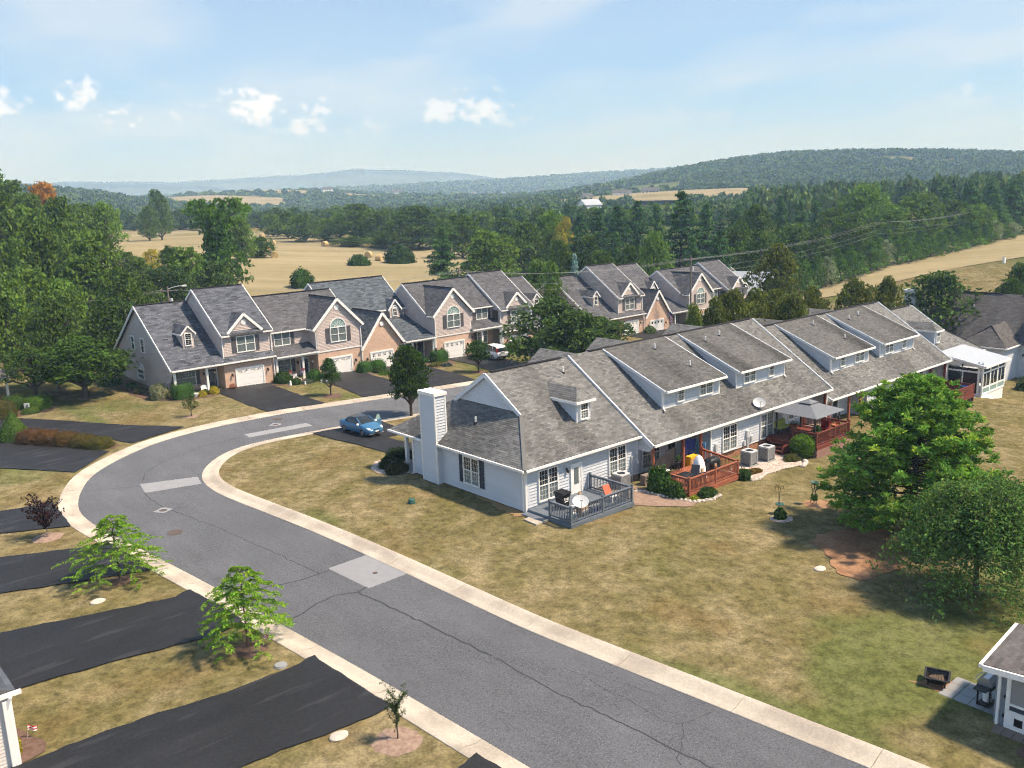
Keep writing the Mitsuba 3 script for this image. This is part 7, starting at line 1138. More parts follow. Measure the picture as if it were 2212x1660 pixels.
def patio_chair(x, y, rot, lab, z=zr_):
    k = thing('patio_chair', lab, 'chair', 'patio chairs on the red deck'); push(x, y, z, rot); MB().box(-.27, .27, -.26, .26, .40, .43).put(k + '__seat', 'dark_metal'); MB().hexa([(x_, y_, z_) for x_ in (-.27, .27) for y_, z_ in ((.24, .43), (.27, .43), (.42, 1.02), (.45, 1.02))]).put(k + '__backrest', 'shutter_grey')
    for x_ in (-.28, .28):
        for y_ in (-.25, .25): MB().beam((x_, y_, 0), (x_, y_, .42), .03, .03, (1, 0, 0)).put(k + '__leg', 'dark_metal')
        MB().beam((x_, -.26, .64), (x_, .3, .66), .05, .03).put(k + '__armrest', 'dark_metal')
    pop()
patio_chair(11.3, -3.4, -1.2, 'dark sling patio chair next to the white covered thing'); patio_chair(10.0, -2.6, .5, 'dark sling patio chair on the house side of the low table'); patio_chair(10.9, -4.1, 2.8, 'dark sling patio chair against the front railing')
k = thing('patio_table', 'low dark glass patio table on the red deck', 'table'); MB().box(9.95, 11.0, -3.85, -2.95, zr_ + .66, zr_ + .69).put(k + '__tabletop', 'glass_dark')
for x_ in (10.02, 10.93):
    for y_ in (-3.78, -3.02): MB().box(x_ - .02, x_ + .02, y_ - .02, y_ + .02, zr_, zr_ + .66).put(k + '__leg', 'dark_metal')
k = thing('covered_umbrella', 'white cloth draped over something tall on the red deck', 'covered furniture'); rs = np.random.RandomState(4); n = 28; th = np.arange(n) * 2 * np.pi / n; V, F = [], []; P_ = [(.52, 0), (.50, .3), (.46, .7), (.36, 1.1), (.22, 1.38), (.06, 1.5), (.0, 1.52)]
for i, (r, h) in enumerate(P_): V += [(12.2 + r * (1 + .10 * math.sin(5 * t + 1) * (1 - i / 7)) * math.cos(t), -3.1 + r * .85 * (1 + .10 * math.sin(5 * t + 1) * (1 - i / 7)) * math.sin(t), zr_ + .02 + h) for t in th]
for i in range(len(P_) - 1): F += [q for j in range(n) for q in ([i * n + j, i * n + (j + 1) % n, (i + 1) * n + (j + 1) % n], [i * n + j, (i + 1) * n + (j + 1) % n, (i + 1) * n + j])]
MB().add(V, F).put(k, 'white_cloth', smooth=50)
k = thing('covered_grill', 'barbecue grill under a black cover on the red deck', 'grill'); m = trimesh.creation.icosphere(3, 1.0); v = np.sign(m.vertices) * np.abs(m.vertices) ** .6 * np.array([.62, .36, .56]); MB().add(v * (1 + .03 * meshkit.noise(v * 6)[:, None]) + [13.5, -3.2, zr_ + .55], m.faces).put(k, 'black', smooth=60)
k = thing('shade_screen', 'tilted dark mesh screen under the porch roof', 'screen'); MB().hexa([(x_, y_ + d_, z_) for x_, y_, z0_, z1_ in ((10.0, -1.35, .15, 1.25), (12.1, -1.2, .55, 1.7)) for z_ in (z0_, z1_) for d_ in (-.015, .015)]).put(k, 'dark_metal')
k = thing('storage_chest', 'pale grey storage chest behind the low table', 'chest'); MB().box(10.0, 10.9, -1.75, -1.25, zr_, zr_ + .5).put(k + '__chest', 'pale_grey'); MB().box(9.97, 10.93, -1.78, -1.22, zr_ + .5, zr_ + .55).put(k + '__lid', 'white_paint')
for i, (x, y) in enumerate(((12.0, -1.5), (12.45, -1.3))):
    k = thing('bar_stool', ('dark bar stool with a plant nearer the porch post', 'dark bar stool with a plant nearer the house wall')[i], 'stool'); MB().lathe([(0, .72), (.18, .72), (.19, .77), (0, .78)], (x, y, zr_), 14).put(k + '__seat', 'dark_metal')
    for a in np.arange(4) * 1.571 + .6: MB().beam((x + .2 * math.cos(a), y + .2 * math.sin(a), zr_), (x + .12 * math.cos(a), y + .12 * math.sin(a), zr_ + .73), .03, .03, (math.cos(a + 1.5), math.sin(a + 1.5), 0)).put(k + '__leg', 'dark_metal')
    pot(x, y, zr_ + .78, .1, .16, ('small dark pot plant on the bar stool nearer the porch post', 'small dark pot plant on the bar stool nearer the house wall')[i], 'black', 'green', .22, 60)
k = thing('hanging_tarp', 'blue and purple tarp hung between the porch posts', 'tarp'); u = np.linspace(0, 1, 13); V, F = [], []
for zz in np.linspace(0, 1, 7): V += [(13.75 + 1.35 * s, -.55 + .10 * math.sin(s * 14 + zz * 2) - .12 * zz, .15 + 1.5 * zz + .12 * math.sin(s * 5)) for s in u]
for i in range(6): F += [q for j in range(12) for q in ([i * 13 + j, i * 13 + j + 1, (i + 1) * 13 + j + 1], [i * 13 + j, (i + 1) * 13 + j + 1, (i + 1) * 13 + j])]
MB().add(V, F).put(k, 'royal_blue', smooth=50); MB().box(15.3, 15.36, -1.3, -.5, -.3, 1.3).put(k + '__pale_fold', 'sky_blue')
k = thing('yellow_crate', 'bright yellow crate under the blue tarp', 'crate'); b = MB(); b.box(13.9, 14.75, -1.15, -.7, -.3, .55); b.put(k + '__body', 'yellow'); [MB().box(13.95 + i * .27, 14.15 + i * .27, -1.17, -1.15, -.15, .4).put(k + '__slot', 'raw_wood') for i in range(3)]
k = thing('wooden_box', 'weathered wooden box at the corner of the red deck', 'box'); b = MB(); b.box(9.0, 9.9, -1.35, -.95, -.4, .45); b.put(k, 'weathered'); mat('weathered', (.22, .18, .16), .8, .2)
pot(24.2, -4.4, zt_, .24, .36, 'big leafy green plant on the dark red deck corner', 'black', 'green', .85, 420, leaf=.16); pot(26.1, -4.7, zt_ + .75, .3, .16, 'terracotta trough of red flowers on the deck railing', 'terracotta', (.45, .03, .04), .35, 160); pot(25.6, -1.7, zt_, .3, .5, 'large terracotta pot with dark leaves under the gazebo', 'terracotta', 'green', .4, 160)
k = thing('sofa', 'outdoor sofa with lime patterned cushions under the gazebo', 'sofa'); b = MB(); b.box(23.9, 25.3, -1.6, -1.05, zt_ + .2, zt_ + .42); b.put(k + '__frame', 'dark_metal'); MB().box(23.95, 25.25, -1.6, -1.2, zt_ + .42, zt_ + .55).put(k + '__cushion', 'lime_cloth'); MB().box(23.95, 25.25, -1.2, -1.05, zt_ + .42, zt_ + .95).put(k + '__backrest', 'lime_cloth')
k = thing('red_armchair', 'armchair with a red cushion under the gazebo', 'chair'); MB().box(26.0, 26.7, -4.0, -3.4, zt_ + .2, zt_ + .5).put(k + '__seat', 'red_cloth'); MB().box(26.55, 26.7, -4.0, -3.4, zt_ + .5, zt_ + 1.0).put(k + '__backrest', 'red_cloth')
for x_ in (26.04, 26.64):
    for y_ in (-3.96, -3.44): MB().box(x_ - .02, x_ + .02, y_ - .02, y_ + .02, zt_, zt_ + .2).put(k + '__leg', 'dark_metal')
pot(49.2, -4.2, -1.0, .28, .45, 'leafy plant in a pot on the deck behind the pine', 'black', 'green', .5, 200, leaf=.14); pot(50.4, -3.9, -1.0, .3, .7, 'blue glazed pot on the deck behind the pine', 'royal_blue'); pot(48.3, -1.6, -1.0, .3, .5, 'bushy potted plant beside the sunroom wall', 'grey_paint', 'green', .9, 320, leaf=.16)
for u, z in ((15.55 + .6, 1.0), (20.2, .9), (19.9, .55)): pass
k = thing('utility_box', 'grey electric boxes and conduits on the wall behind the air conditioners', 'utility box'); b = MB(front(-.98)); b.box(20.45, 20.8, 0, .16, .55, 1.05); b.box(20.55, 20.62, .02, .1, -.6, .55); b.box(21.05, 21.25, 0, .12, .2, .55); b.box(20.15, 20.35, 0, .12, .0, .35); b.box(20.72, 20.78, .02, .08, -.6, .55); b.put(k, 'pale_grey', kind='stuff')
k = thing('utility_box', 'grey meter box on the wall beside the red deck', 'utility box'); b = MB(front(-.98)); b.box(16.75, 17.0, 0, .16, .35, .85); b.box(16.84, 16.9, .02, .09, -.5, .35); b.put(k, 'pale_grey')
# ---------------------------------------------------------------- lawn things
def cap_(x, y, lab, m='green_plastic', r=.2, h=.28): k = thing('green_hatch' if m != 'grey_paint' else 'round_hatch', lab, 'utility hatch'); b = MB(); b.lathe([(r * 1.12, -.05), (r * 1.12, h * .45), (r, h * .5), (r, h * .9), (r * .85, h), (0, h)], (x, y, tzs(x, y)), 18); b.put(k, m, smooth=35)
cap_(-3.7, 6.3, 'green round utility cap on the lawn before the corner house'); cap_(25.4, -16.0, 'green round utility cap on the lawn beyond the big pine', r=.26); cap_(-18.6, -5.72, 'dark round lid in the grass beside the long driveway', 'grey_paint', .24, .09); cap_(-22.9, 13.9, 'dark flat lid in the grass near the purple tree', 'grey_paint', .2, .06)
k = thing('shepherd_hook', 'double shepherd hook with a bird feeder', 'bird feeder'); x, y = 10.6, -10.0; z = tzs(x, y)
for s, h in ((-1, 1.75), (1, 1.6)): MB().tube([(x + s * .02, y, z), (x + s * .05, y, z + h * .8), (x + s * .12, y, z + h), (x + s * .27, y, z + h + .07), (x + s * .40, y, z + h - .05), (x + s * .40, y, z + h - .18)], .013, 6).put(k + '__hook', 'dark_metal')
MB().lathe([(0, 0), (.24, .02), (.25, .06), (.2, .05), (0, .04)], (x + .05, y, z + .55), 16).put(k + '__feeder_dish', 'green_plastic')
shrub('grass_clump', 'spiky green grass clump in a pale pebble ring', 9.95, -10.5, .38, .34, .6, (.06, .12, .03), .2, 260, rough_=.3)
k = thing('garden_ornament', 'twisted dark metal garden ornament with a dish on top', 'garden ornament'); x, y = 13.7, -10.4; z = tzs(x, y)
for a in np.arange(4) * 1.571: MB().tube([(x + .16 * math.cos(a + t * 2.4) * (1.2 - t * .8 + .5 * (t > .8)), y + .16 * math.sin(a + t * 2.4) * (1.2 - t * .8 + .5 * (t > .8)), z + 1.25 * t) for t in np.linspace(0, 1, 8)], .02, 5).put(k + '__strand', 'dark_metal')
MB().lathe([(0, 1.22), (.16, 1.25), (.26, 1.38), (.24, 1.39), (.1, 1.3), (0, 1.29)], (x, y, z), 12).put(k + '__dish', 'green_plastic')
k = thing('fire_pit', 'square black fire pit with logs on the lawn', 'fire pit'); x, y = -1.45, -24.35; push(x, y, 0, .35)
for a, c in (((-1, -1), (1, -1)), ((1, -1), (1, 1)), ((1, 1), (-1, 1)), ((-1, 1), (-1, -1))): MB().prism([(a[0] * .27, a[1] * .27, .12), (c[0] * .27, c[1] * .27, .12), (c[0] * .40, c[1] * .40, .36), (a[0] * .40, a[1] * .40, .36)], (0, 0, .02)).put(k + '__side', 'black'); MB().beam((a[0] * .41, a[1] * .41, .37), (c[0] * .41, c[1] * .41, .37), .07, .03).put(k + '__rim', 'dark_metal'); MB().box(a[0] * .28 - .03, a[0] * .28 + .03, a[1] * .28 - .03, a[1] * .28 + .03, 0, .2).put(k + '__foot', 'black')
for i in range(5): MB().beam((-.26 + .04 * i, -.2 + .09 * i, .22 + .02 * (i % 2)), (.24 - .03 * i, -.16 + .08 * i, .24), .07, .07).put(k + '__log', 'bark')
MB().box(-.27, .27, -.27, .27, .12, .16).put(k + '__ash_bed', 'mulch_mat'); pop()
bed('bare_earth', [(-2.0, -24.9), (-.9, -24.9), (-.9, -23.9), (-2.0, -23.8)], 'dirt_mat', 'bare spot of earth under the fire pit', 'bare earth', .012)
k = thing('gas_grill', 'black gas grill with a steel hood on the pavers', 'grill'); x, y = -1.55, -26.15; b = MB(); b.box(x - .3, x + .35, y - .22, y + .22, .0, .08); b.put(k + '__shelf', 'black'); MB().prism([(x - .35, y - .25, .86), (x - .35, y + .25, .86), (x - .35, y + .22, 1.05), (x - .35, y + .05, 1.17), (x - .35, y - .12, 1.15), (x - .35, y - .25, 1.02)], (.7, 0, 0)).put(k + '__hood', 'steel'); MB().box(x - .75, x - .36, y - .22, y + .22, .82, .86).put(k + '__side_table', 'black'); MB().box(x - .34, x + .34, y - .24, y + .24, .7, .86).put(k + '__firebox', 'black'); MB().tube([(x - .28, y + .27, .98), (x - .28, y + .34, 1.0), (x + .28, y + .34, 1.0), (x + .28, y + .27, .98)], .018, 6).put(k + '__handle', 'steel')
for x_ in (x - .3, x + .3):
    for y_ in (y - .2, y + .2): MB().box(x_ - .025, x_ + .025, y_ - .025, y_ + .025, 0, .8).put(k + '__leg', 'black')
MB().lathe([(0, 0), (.15, .02), (.16, .3), (.08, .38), (0, .4)], (x + .05, y, .1), 12).put(k + '__gas_bottle', 'white_paint', smooth=50)
def flag_(k, p, d, w, h, cols, sag=.12):
    p, d = np.array(p, float), np.array(d, float); n = 9; m = len(cols)
    for r in range(m):
        V = []
        for z in (r / m, (r + 1) / m): V += [p + d * w * s + np.array([-d[1], d[0], 0]) * .05 * math.sin(s * 7) + np.array([0, 0, -h * z - sag * s]) for s in np.linspace(0, 1, n)]
        F = [q for j in range(n - 1) for q in ([j, j + 1, n + j + 1], [j, n + j + 1, n + j])]; MB().add(V, F).put(k + '__stripe', cols[r])
k = thing('garden_flag', 'pink garden flag in the mulch at the lower right corner', 'flag'); MB().cyl((-3.45, -28.7, 0), (-3.45, -28.7, 1.0), .012, 6).put(k + '__pole', 'dark_metal'); flag_(k, (-3.45, -28.7, .95), (.3, -.95, 0), .4, .5, ['pink', 'white_cloth', 'pink', 'white_cloth', 'pink'], .03)
for x, y, lab in ((-18.35, -3.7, 'small striped flag leaning in the dark mulch of the nearest young tree'), (-27.5, -3.9, 'small faded flag in the mulch by the lower left house')):
    k = thing('small_flag', lab, 'flag'); MB().tube([(x, y, 0), (x + .08, y, .55)], .008, 5).put(k + '__stick', 'pale_grey'); flag_(k, (x + .08, y, .55), (.8, -.5, 0), .3, .2, ['flag_red', 'white_cloth', 'flag_red', 'white_cloth'], .06)
k = thing('house_flag', 'striped flag with a blue corner hanging from the steep brick gable', 'flag'); MB().tube([(69.3, 46.15, -.55), (69.0, 45.0, .75)], .02, 6).put(k + '__pole', 'white_paint'); flag_(k, (69.02, 45.1, .66), (.25, -.35, 0), .9, 1.7, ['flag_blue', 'flag_blue', 'flag_red', 'white_cloth', 'flag_red', 'white_cloth', 'flag_red', 'white_cloth', 'flag_red'], .5)
k = thing('lawn_sign', 'small white sign with a dark mark between the clipped ball shrubs', 'sign'); x, y = -14.35, 50.6; MB().box(x - .03, x + .03, y - .03, y + .03, 0, .9).put(k + '__stake', 'white_paint'); push(x, y, 0, -.65); MB().box(-.24, .24, -.06, -.03, .7, 1.35).put(k + '__board', 'white_paint'); b = MB(); b.box(-.1, .1, -.066, -.06, .85, 1.05); b.box(-.05, .1, -.066, -.06, 1.05, 1.2); b.put(k + '__mark', 'grey_paint'); pop()
k = thing('lattice_panel', 'brown lattice panel between the trees and the leftmost tan house', 'lattice'); lattice(k, left(-4.6), 59.6, 61.6, 0, 1.6, 'weathered', .2)
k = thing('hydrant_stake', 'white marker stake at the corner of the mulch bed', 'stake'); MB().box(-4.9, -4.82, 48.6, 48.68, 0, .5).put(k, 'white_paint')
# porch things of the tan houses
k = thing('adirondack_chair', 'white slatted garden chair on the leftmost tan porch', 'chair'); push(.15, 45.9, 0.05, 0)
MB().box(-.32, .32, -.3, .3, .36, .40).put(k + '__seat', 'white_paint')
for i in range(5): MB().hexa([(x_, y_, z_) for x_ in (-.3 + i * .125, -.2 + i * .125) for y_, z_ in ((.26, .38), (.29, .38), (.46, 1.0 + .1 * math.sin((i + .5) / 5 * 3.14)), (.49, 1.0 + .1 * math.sin((i + .5) / 5 * 3.14)))]).put(k + '__slat', 'white_paint')
for x_ in (-.36, .36): MB().box(x_ - .06, x_ + .06, -.34, .32, .58, .62).put(k + '__armrest', 'white_paint'); MB().box(x_ - .035, x_ + .035, -.3, -.22, 0, .58).put(k + '__leg', 'white_paint'); MB().box(x_ - .035, x_ + .035, .2, .28, 0, .4).put(k + '__leg', 'white_paint')
pop(); pot(2.75, 45.7, -.02, .24, .55, 'black urn of coral flowers beside the first garage door', 'black', (.62, .13, .08), .5, 260); pot(-1.3, 46.0, .2, .25, .4, 'dark planter with a small plant under the porch window', 'black', 'green', .3, 90); pot(-1.15, 45.2, 0, .3, .75, 'tall white planter block beside the garden chair', 'white_paint', 'green', .2, 60)
def lamppost(x, y, h, lab): k = thing('lamp_post', lab, 'lamp post'); z = tzs(x, y); MB().cyl((x, y, z), (x, y, z + h), .035, 8).put(k + '__post', 'dark_metal'); b = MB(); b.lathe([(0, 0), (.06, .0), (.11, .1), (.12, .28), (.14, .3), (.02, .42), (0, .44)], (x, y, z + h), 10); b.put(k + '__lantern', 'dark_metal'); MB().beam((x - .2, y, z + h - .25), (x + .2, y, z + h - .25), .025, .025).put(k + '__crossbar', 'dark_metal')
lamppost(.75, 44.9, 1.75, 'dark lamp post by the golden shrubs'); lamppost(10.5, 43.7, 1.8, 'dark lamp post before the decorated porch'); lamppost(25.2, 42.6, 1.8, 'dark lamp post before the porch behind the oval tree')
for i, (x, y, z, r, pc, m, lab) in enumerate(((8.9, 45.6, -.25, .16, (.60, .05, .06), 'white_paint', 'red and white flowers in a raised pot before the porch window'), (10.4, 45.7, -.25, .16, (.65, .04, .22), 'white_paint', 'magenta flowers in a raised pot before the porch window'), (9.9, 44.4, -.3, .2, (.60, .2, .25), 'terracotta', 'pink flowers low on the decorated porch bed'), (11.4, 43.5, -.35, .18, (.7, .7, .7), 'white_paint', 'white flowers by the lamp post of the decorated porch'))):
    k = pot(x, y, z + (1.0 if i < 2 else 0), r, .3, lab, m, pc, .35, 150)
    if i < 2: MB().cyl((x, y, z), (x, y, z + 1.0), .035, 8).put(k + '__stand', 'white_paint')
k = thing('rocking_chair', 'white rocking chair with a cushion on the decorated porch', 'chair'); push(9.5, 45.2, -.3, .2); MB().box(-.28, .28, -.26, .26, .42, .46).put(k + '__seat', 'white_paint')
for i in range(4): MB().hexa([(x_, y_, z_) for x_ in (-.26 + i * .15, -.2 + i * .15) for y_, z_ in ((.24, .45), (.27, .45), (.42, 1.15), (.45, 1.15))]).put(k + '__slat', 'white_paint')
for x_ in (-.29, .29): MB().tube([(x_, -.42, .10), (x_, -.2, .03), (x_, .1, .02), (x_, .45, .12)], .025, 6).put(k + '__rocker', 'white_paint'); MB().box(x_ - .03, x_ + .03, -.28, .3, .66, .70).put(k + '__armrest', 'white_paint'); MB().box(x_ - .025, x_ + .025, -.24, -.18, .04, .66).put(k + '__leg', 'white_paint'); MB().box(x_ - .025, x_ + .025, .18, .24, .04, .46).put(k + '__leg', 'white_paint')
pop()
for i, (x, y, s) in enumerate(((7.9, 43.7, .5), (9.25, 43.2, .35), (11.6, 43.1, .4), (10.9, 42.95, .3))):
    k = thing('garden_statue', ('white garden figure at the left end of the decorated bed', 'small white garden figure in the middle of the decorated bed', 'white garden figure at the right end of the decorated bed', 'lowest white garden ornament in the decorated bed')[i], 'garden ornament'); MB().lathe([(0, 0), (.13 * s * 2, 0), (.14 * s * 2, .2 * s), (.08 * s * 2, .5 * s), (.11 * s * 2, .75 * s), (.06 * s * 2, .95 * s), (0, s)], (x, y, tzs(x, y)), 10).put(k, 'white_paint', smooth=50)
k = thing('porch_star', 'dark metal star on the porch wall behind the oval tree', 'ornament'); b = MB(front(48.15)); c = (26.3, .95); b.prism([(c[0] + (.42 if i % 2 == 0 else .17) * math.sin(i * math.pi / 5), .0, c[1] + (.42 if i % 2 == 0 else .17) * math.cos(i * math.pi / 5)) for i in range(10)], (0, .04, 0)); b.put(k, 'dark_metal')
k = thing('porch_bench', 'green bench on the porch behind the oval tree', 'bench'); push(25.7, 45.6, -.75); MB().box(-.55, .55, -.22, .22, .4, .45).put(k + '__seat', 'green_plastic'); MB().box(-.55, .55, .2, .25, .45, .95).put(k + '__backrest', 'green_plastic'); [MB().box(x_ - .04, x_ + .04, y_ - .04, y_ + .04, 0, .4).put(k + '__leg', 'dark_metal') for x_ in (-.48, .48) for y_ in (-.18, .18)]; pop()
k = thing('planter_box', 'dark planter box between the flag house garage and porch', 'planter'); MB().box(70.4, 71.3, 44.6, 45.3, -2.75, -2.1).put(k, 'mulch_mat')
pot(36.0, 46.4, -.75, .2, .35, 'pot of orange flowers on the porch beside the white car', 'terracotta', (.6, .25, .05), .4, 120); pot(72.6, 46.6, -2.6, .3, .4, 'orange flowers on the porch of the flag house', 'terracotta', (.55, .2, .05), .5, 160)
# ---------------------------------------------------------------- cars
def loft(m, secs):
    n = len(secs[0]); V = np.vstack(secs); F = []
    for i in range(len(secs) - 1):
        for j in range(n): k = (j + 1) % n; F += [[i * n + j, i * n + k, (i + 1) * n + k], [i * n + j, (i + 1) * n + k, (i + 1) * n + j]]
    for e in (0, len(secs) - 1): F += [[e * n, e * n + j, e * n + j + 1] for j in range(1, n - 1)]
    return m.add(V, F)
def car(k, x, y, rot, paint, spec, sc=1.0):
    push(x, y, tzs(x, y) + .062, rot, scale=sc); L, W = spec['L'], spec['W']; hw = W / 2
    secs = []
    for (X, zb, zt, w) in spec['body']:
        h = [(.0, zb), (w * .80, zb), (w * .97, zb + .10), (w, zb + (zt - zb) * .45), (w * .985, zb + (zt - zb) * .72), (w * .93, zt - .05), (w * .80, zt - .005), (w * .4, zt + .02), (0, zt + .026)]
        secs.append(np.array([(X, a, z) for a, z in h] + [(X, -a, z) for a, z in h[-2:0:-1]]))
    loft(MB(), secs).put(k + '__body', paint, smooth=38)
    g = spec['glass']; secs = []
    for (X, zb, zt, wb, wt) in g: secs.append(np.array([(X, wb, zb), (X, wb * .98, zb + (zt - zb) * .3), (X, wt, zt - .03), (X, wt * .6, zt), (X, -wt * .6, zt), (X, -wt, zt - .03), (X, -wb * .98, zb + (zt - zb) * .3), (X, -wb, zb)]))
    loft(MB(), secs).put(k + '__windows', 'glass_dark', smooth=30)
    r0, r1 = spec['roof']; secs = [np.array([(X, wt * 1.02, zt - .055), (X, wt * 1.01, zt - .01), (X, wt * .6, zt + .02), (X, -wt * .6, zt + .02), (X, -wt * 1.01, zt - .01), (X, -wt * 1.02, zt - .055)]) for (X, zb, zt, wb, wt) in g if r0 <= X <= r1]; loft(MB(), secs).put(k + '__roof', spec.get('roof_mat', paint), smooth=40)
    for a, c in spec['pillars']:
        for s in (-1, 1): MB().beam((a[0], s * a[1], a[2]), (c[0], s * c[1], c[2]), .07, .06).put(k + '__pillar', paint)
    R = spec['R']
    for X in spec['axles']:
        for s in (-1, 1):
            w = MB(); w.tube([(X, s * (hw - .20), R), (X, s * (hw - .19), R), (X, s * (hw - .015), R), (X, s * (hw - .0), R)], [R * .93, R, R, R * .93], 22); wk = w.put(k + '__wheel', 'tyre', smooth=35)
            b = MB(); b.tube([(X, s * (hw - .02), R), (X, s * (hw + .008), R)], [R * .66, R * .60], 18); b.put(wk + '__rim', 'alloy', smooth=30); b = MB()
            for a in np.arange(5) * 1.2566: b.prism([(X + R * .2 * math.cos(a - .5), s * (hw + .009), R + R * .2 * math.sin(a - .5)), (X + R * .56 * math.cos(a - .22), s * (hw + .009), R + R * .56 * math.sin(a - .22)), (X + R * .56 * math.cos(a + .22), s * (hw + .009), R + R * .56 * math.sin(a + .22)), (X + R * .2 * math.cos(a + .5), s * (hw + .009), R + R * .2 * math.sin(a + .5))], (0, s * .004, 0))
            b.put(wk + '__spoke_gaps', 'black', kind='stuff'); b = MB(); th = np.linspace(-.25, math.pi + .25, 15)
            for t0, t1 in zip(th[:-1], th[1:]): b.hexa([(X + q * math.cos(t), s * (hw + d), R + q * math.sin(t)) for t in (t0, t1) for q in (R * .99, R * 1.17) for d in (-.14, .004)])
            b.put(k + '__wheel_arch', 'black' if spec.get('dark_arch') else paint, kind='stuff')
    for s in (-1, 1):
        X, z = spec['mirror']; MB().hexa([(X + a, s * (hw * .94 + b_), z + c) for a in (-.05, .10) for b_ in (.0, .20) for c in (-.04, .09)]).put(k + '__mirror', spec.get('mirror_mat', paint))
    for nm, m, bx in spec['bits']: MB().box(*bx).put(k + '__' + nm, m)
    for nm, m, poly, vec in spec.get('prisms', []): MB().prism(poly, vec).put(k + '__' + nm, m)
    pop()
BLUE = dict(L=4.41, W=1.79, R=.32, axles=(.92, 3.50), mirror=(2.98, .96), mirror_mat='white_paint', roof=(1.3, 2.45), roof_mat='car_dark',
    body=[(.0, .38, .62, .62), (.05, .30, .80, .76), (.18, .24, .95, .84), (.55, .20, 1.0, .885), (.95, .20, .99, .895), (1.6, .18, .96, .895), (2.4, .18, .95, .895), (2.95, .18, .96, .895), (3.2, .19, .95, .89), (3.55, .20, .89, .885), (3.95, .21, .81, .86), (4.22, .23, .72, .78), (4.36, .28, .62, .66), (4.41, .34, .54, .56)],
    glass=[(.72, .97, .99, .70, .60), (1.0, .95, 1.17, .74, .60), (1.32, .94, 1.36, .76, .58), (1.7, .93, 1.42, .77, .58), (2.1, .93, 1.43, .77, .58), (2.42, .93, 1.40, .77, .60), (2.8, .93, 1.18, .77, .64), (3.14, .94, .975, .76, .68)],
    pillars=[((1.33, .59, 1.36), (.72, .66, .97)), ((2.44, .60, 1.39), (3.12, .72, .97))],
    bits=[('plate', 'white_paint', (4.40, 4.425, -.16, .16, .42, .53)), ('grille', 'black', (4.335, 4.385, -.36, .36, .60, .66)), ('grille', 'black', (4.385, 4.416, -.32, .32, .30, .41)), ('bumper_trim', 'steel', (4.20, 4.395, -.74, .74, .255, .285)), ('door_handle', 'steel', (2.0, 2.16, -.905, -.885, .78, .81))],
    prisms=[('headlight', 'lamp_glass', [(4.06, s * .56, .70), (4.30, s * .52, .64), (4.26, s * .74, .62), (3.98, s * .80, .71)], (0, 0, .075)) for s in (-1, 1)] + [('open_door', 'blue_paint', [(2.92, .90, .28), (2.92, .90, .93), (2.55, 1.80, .93), (2.50, 1.84, .75), (2.55, 1.80, .32)], (.05, .02, 0)), ('door_window', 'green_pane', [(2.90, .93, .93), (2.72, 1.30, 1.36), (2.60, 1.62, 1.34), (2.53, 1.80, .93)], (.012, .005, 0))])
k = thing('blue_car', 'blue coupe with a dark roof and its driver door open on the driveway', 'car'); car(k, 2.85, 24.65, -1.50, 'blue_paint', BLUE, .92)
SUV = dict(L=4.56, W=1.82, R=.35, axles=(.93, 3.55), mirror=(3.15, 1.10), roof=(.2, 2.75), dark_arch=False,
    body=[(.0, .42, .80, .74), (.06, .36, .98, .84), (.25, .30, 1.06, .89), (.9, .27, 1.07, .91), (1.8, .26, 1.05, .91), (2.7, .26, 1.04, .91), (3.3, .27, 1.04, .905), (3.8, .29, .99, .89), (4.25, .32, .90, .82), (4.5, .38, .76, .68), (4.56, .44, .66, .58)],
    glass=[(.10, 1.05, 1.08, .78, .72), (.24, 1.03, 1.46, .80, .66), (.5, 1.03, 1.62, .81, .64), (1.2, 1.02, 1.68, .81, .64), (2.0, 1.02, 1.68, .81, .64), (2.6, 1.02, 1.62, .81, .64), (3.0, 1.02, 1.36, .80, .66), (3.42, 1.03, 1.06, .79, .70)],
    pillars=[((.46, .66, 1.60), (.22, .80, 1.05)), ((1.15, .66, 1.64), (.98, .81, 1.05)), ((2.2, .66, 1.65), (2.1, .81, 1.05)), ((2.66, .65, 1.60), (3.36, .78, 1.05))],
    bits=[('plate', 'pale_grey', (-.02, .02, -.22, .22, .80, .92)), ('bumper', 'dark_metal', (-.03, .14, -.80, .80, .38, .55)), ('plate_recess', 'black', (-.012, .03, -.32, .32, .96, 1.0))] + [('tail_light', 'red_lamp', (.03, .26, s * .80 - .07, s * .80 + .07, 1.02, 1.50)) for s in (-1, 1)])
k = thing('white_car', 'white hatch-backed car seen from behind on the tan driveway', 'car'); car(k, 33.55, 40.9, 1.52, 'car_white', SUV)
DK = dict(SUV); k = thing('dark_car', 'dark car half hidden beside the yellow green conifer', 'car'); car(k, 71.6, 40.6, 1.6, 'car_dark', {**SUV, 'bits': SUV['bits'][1:]})
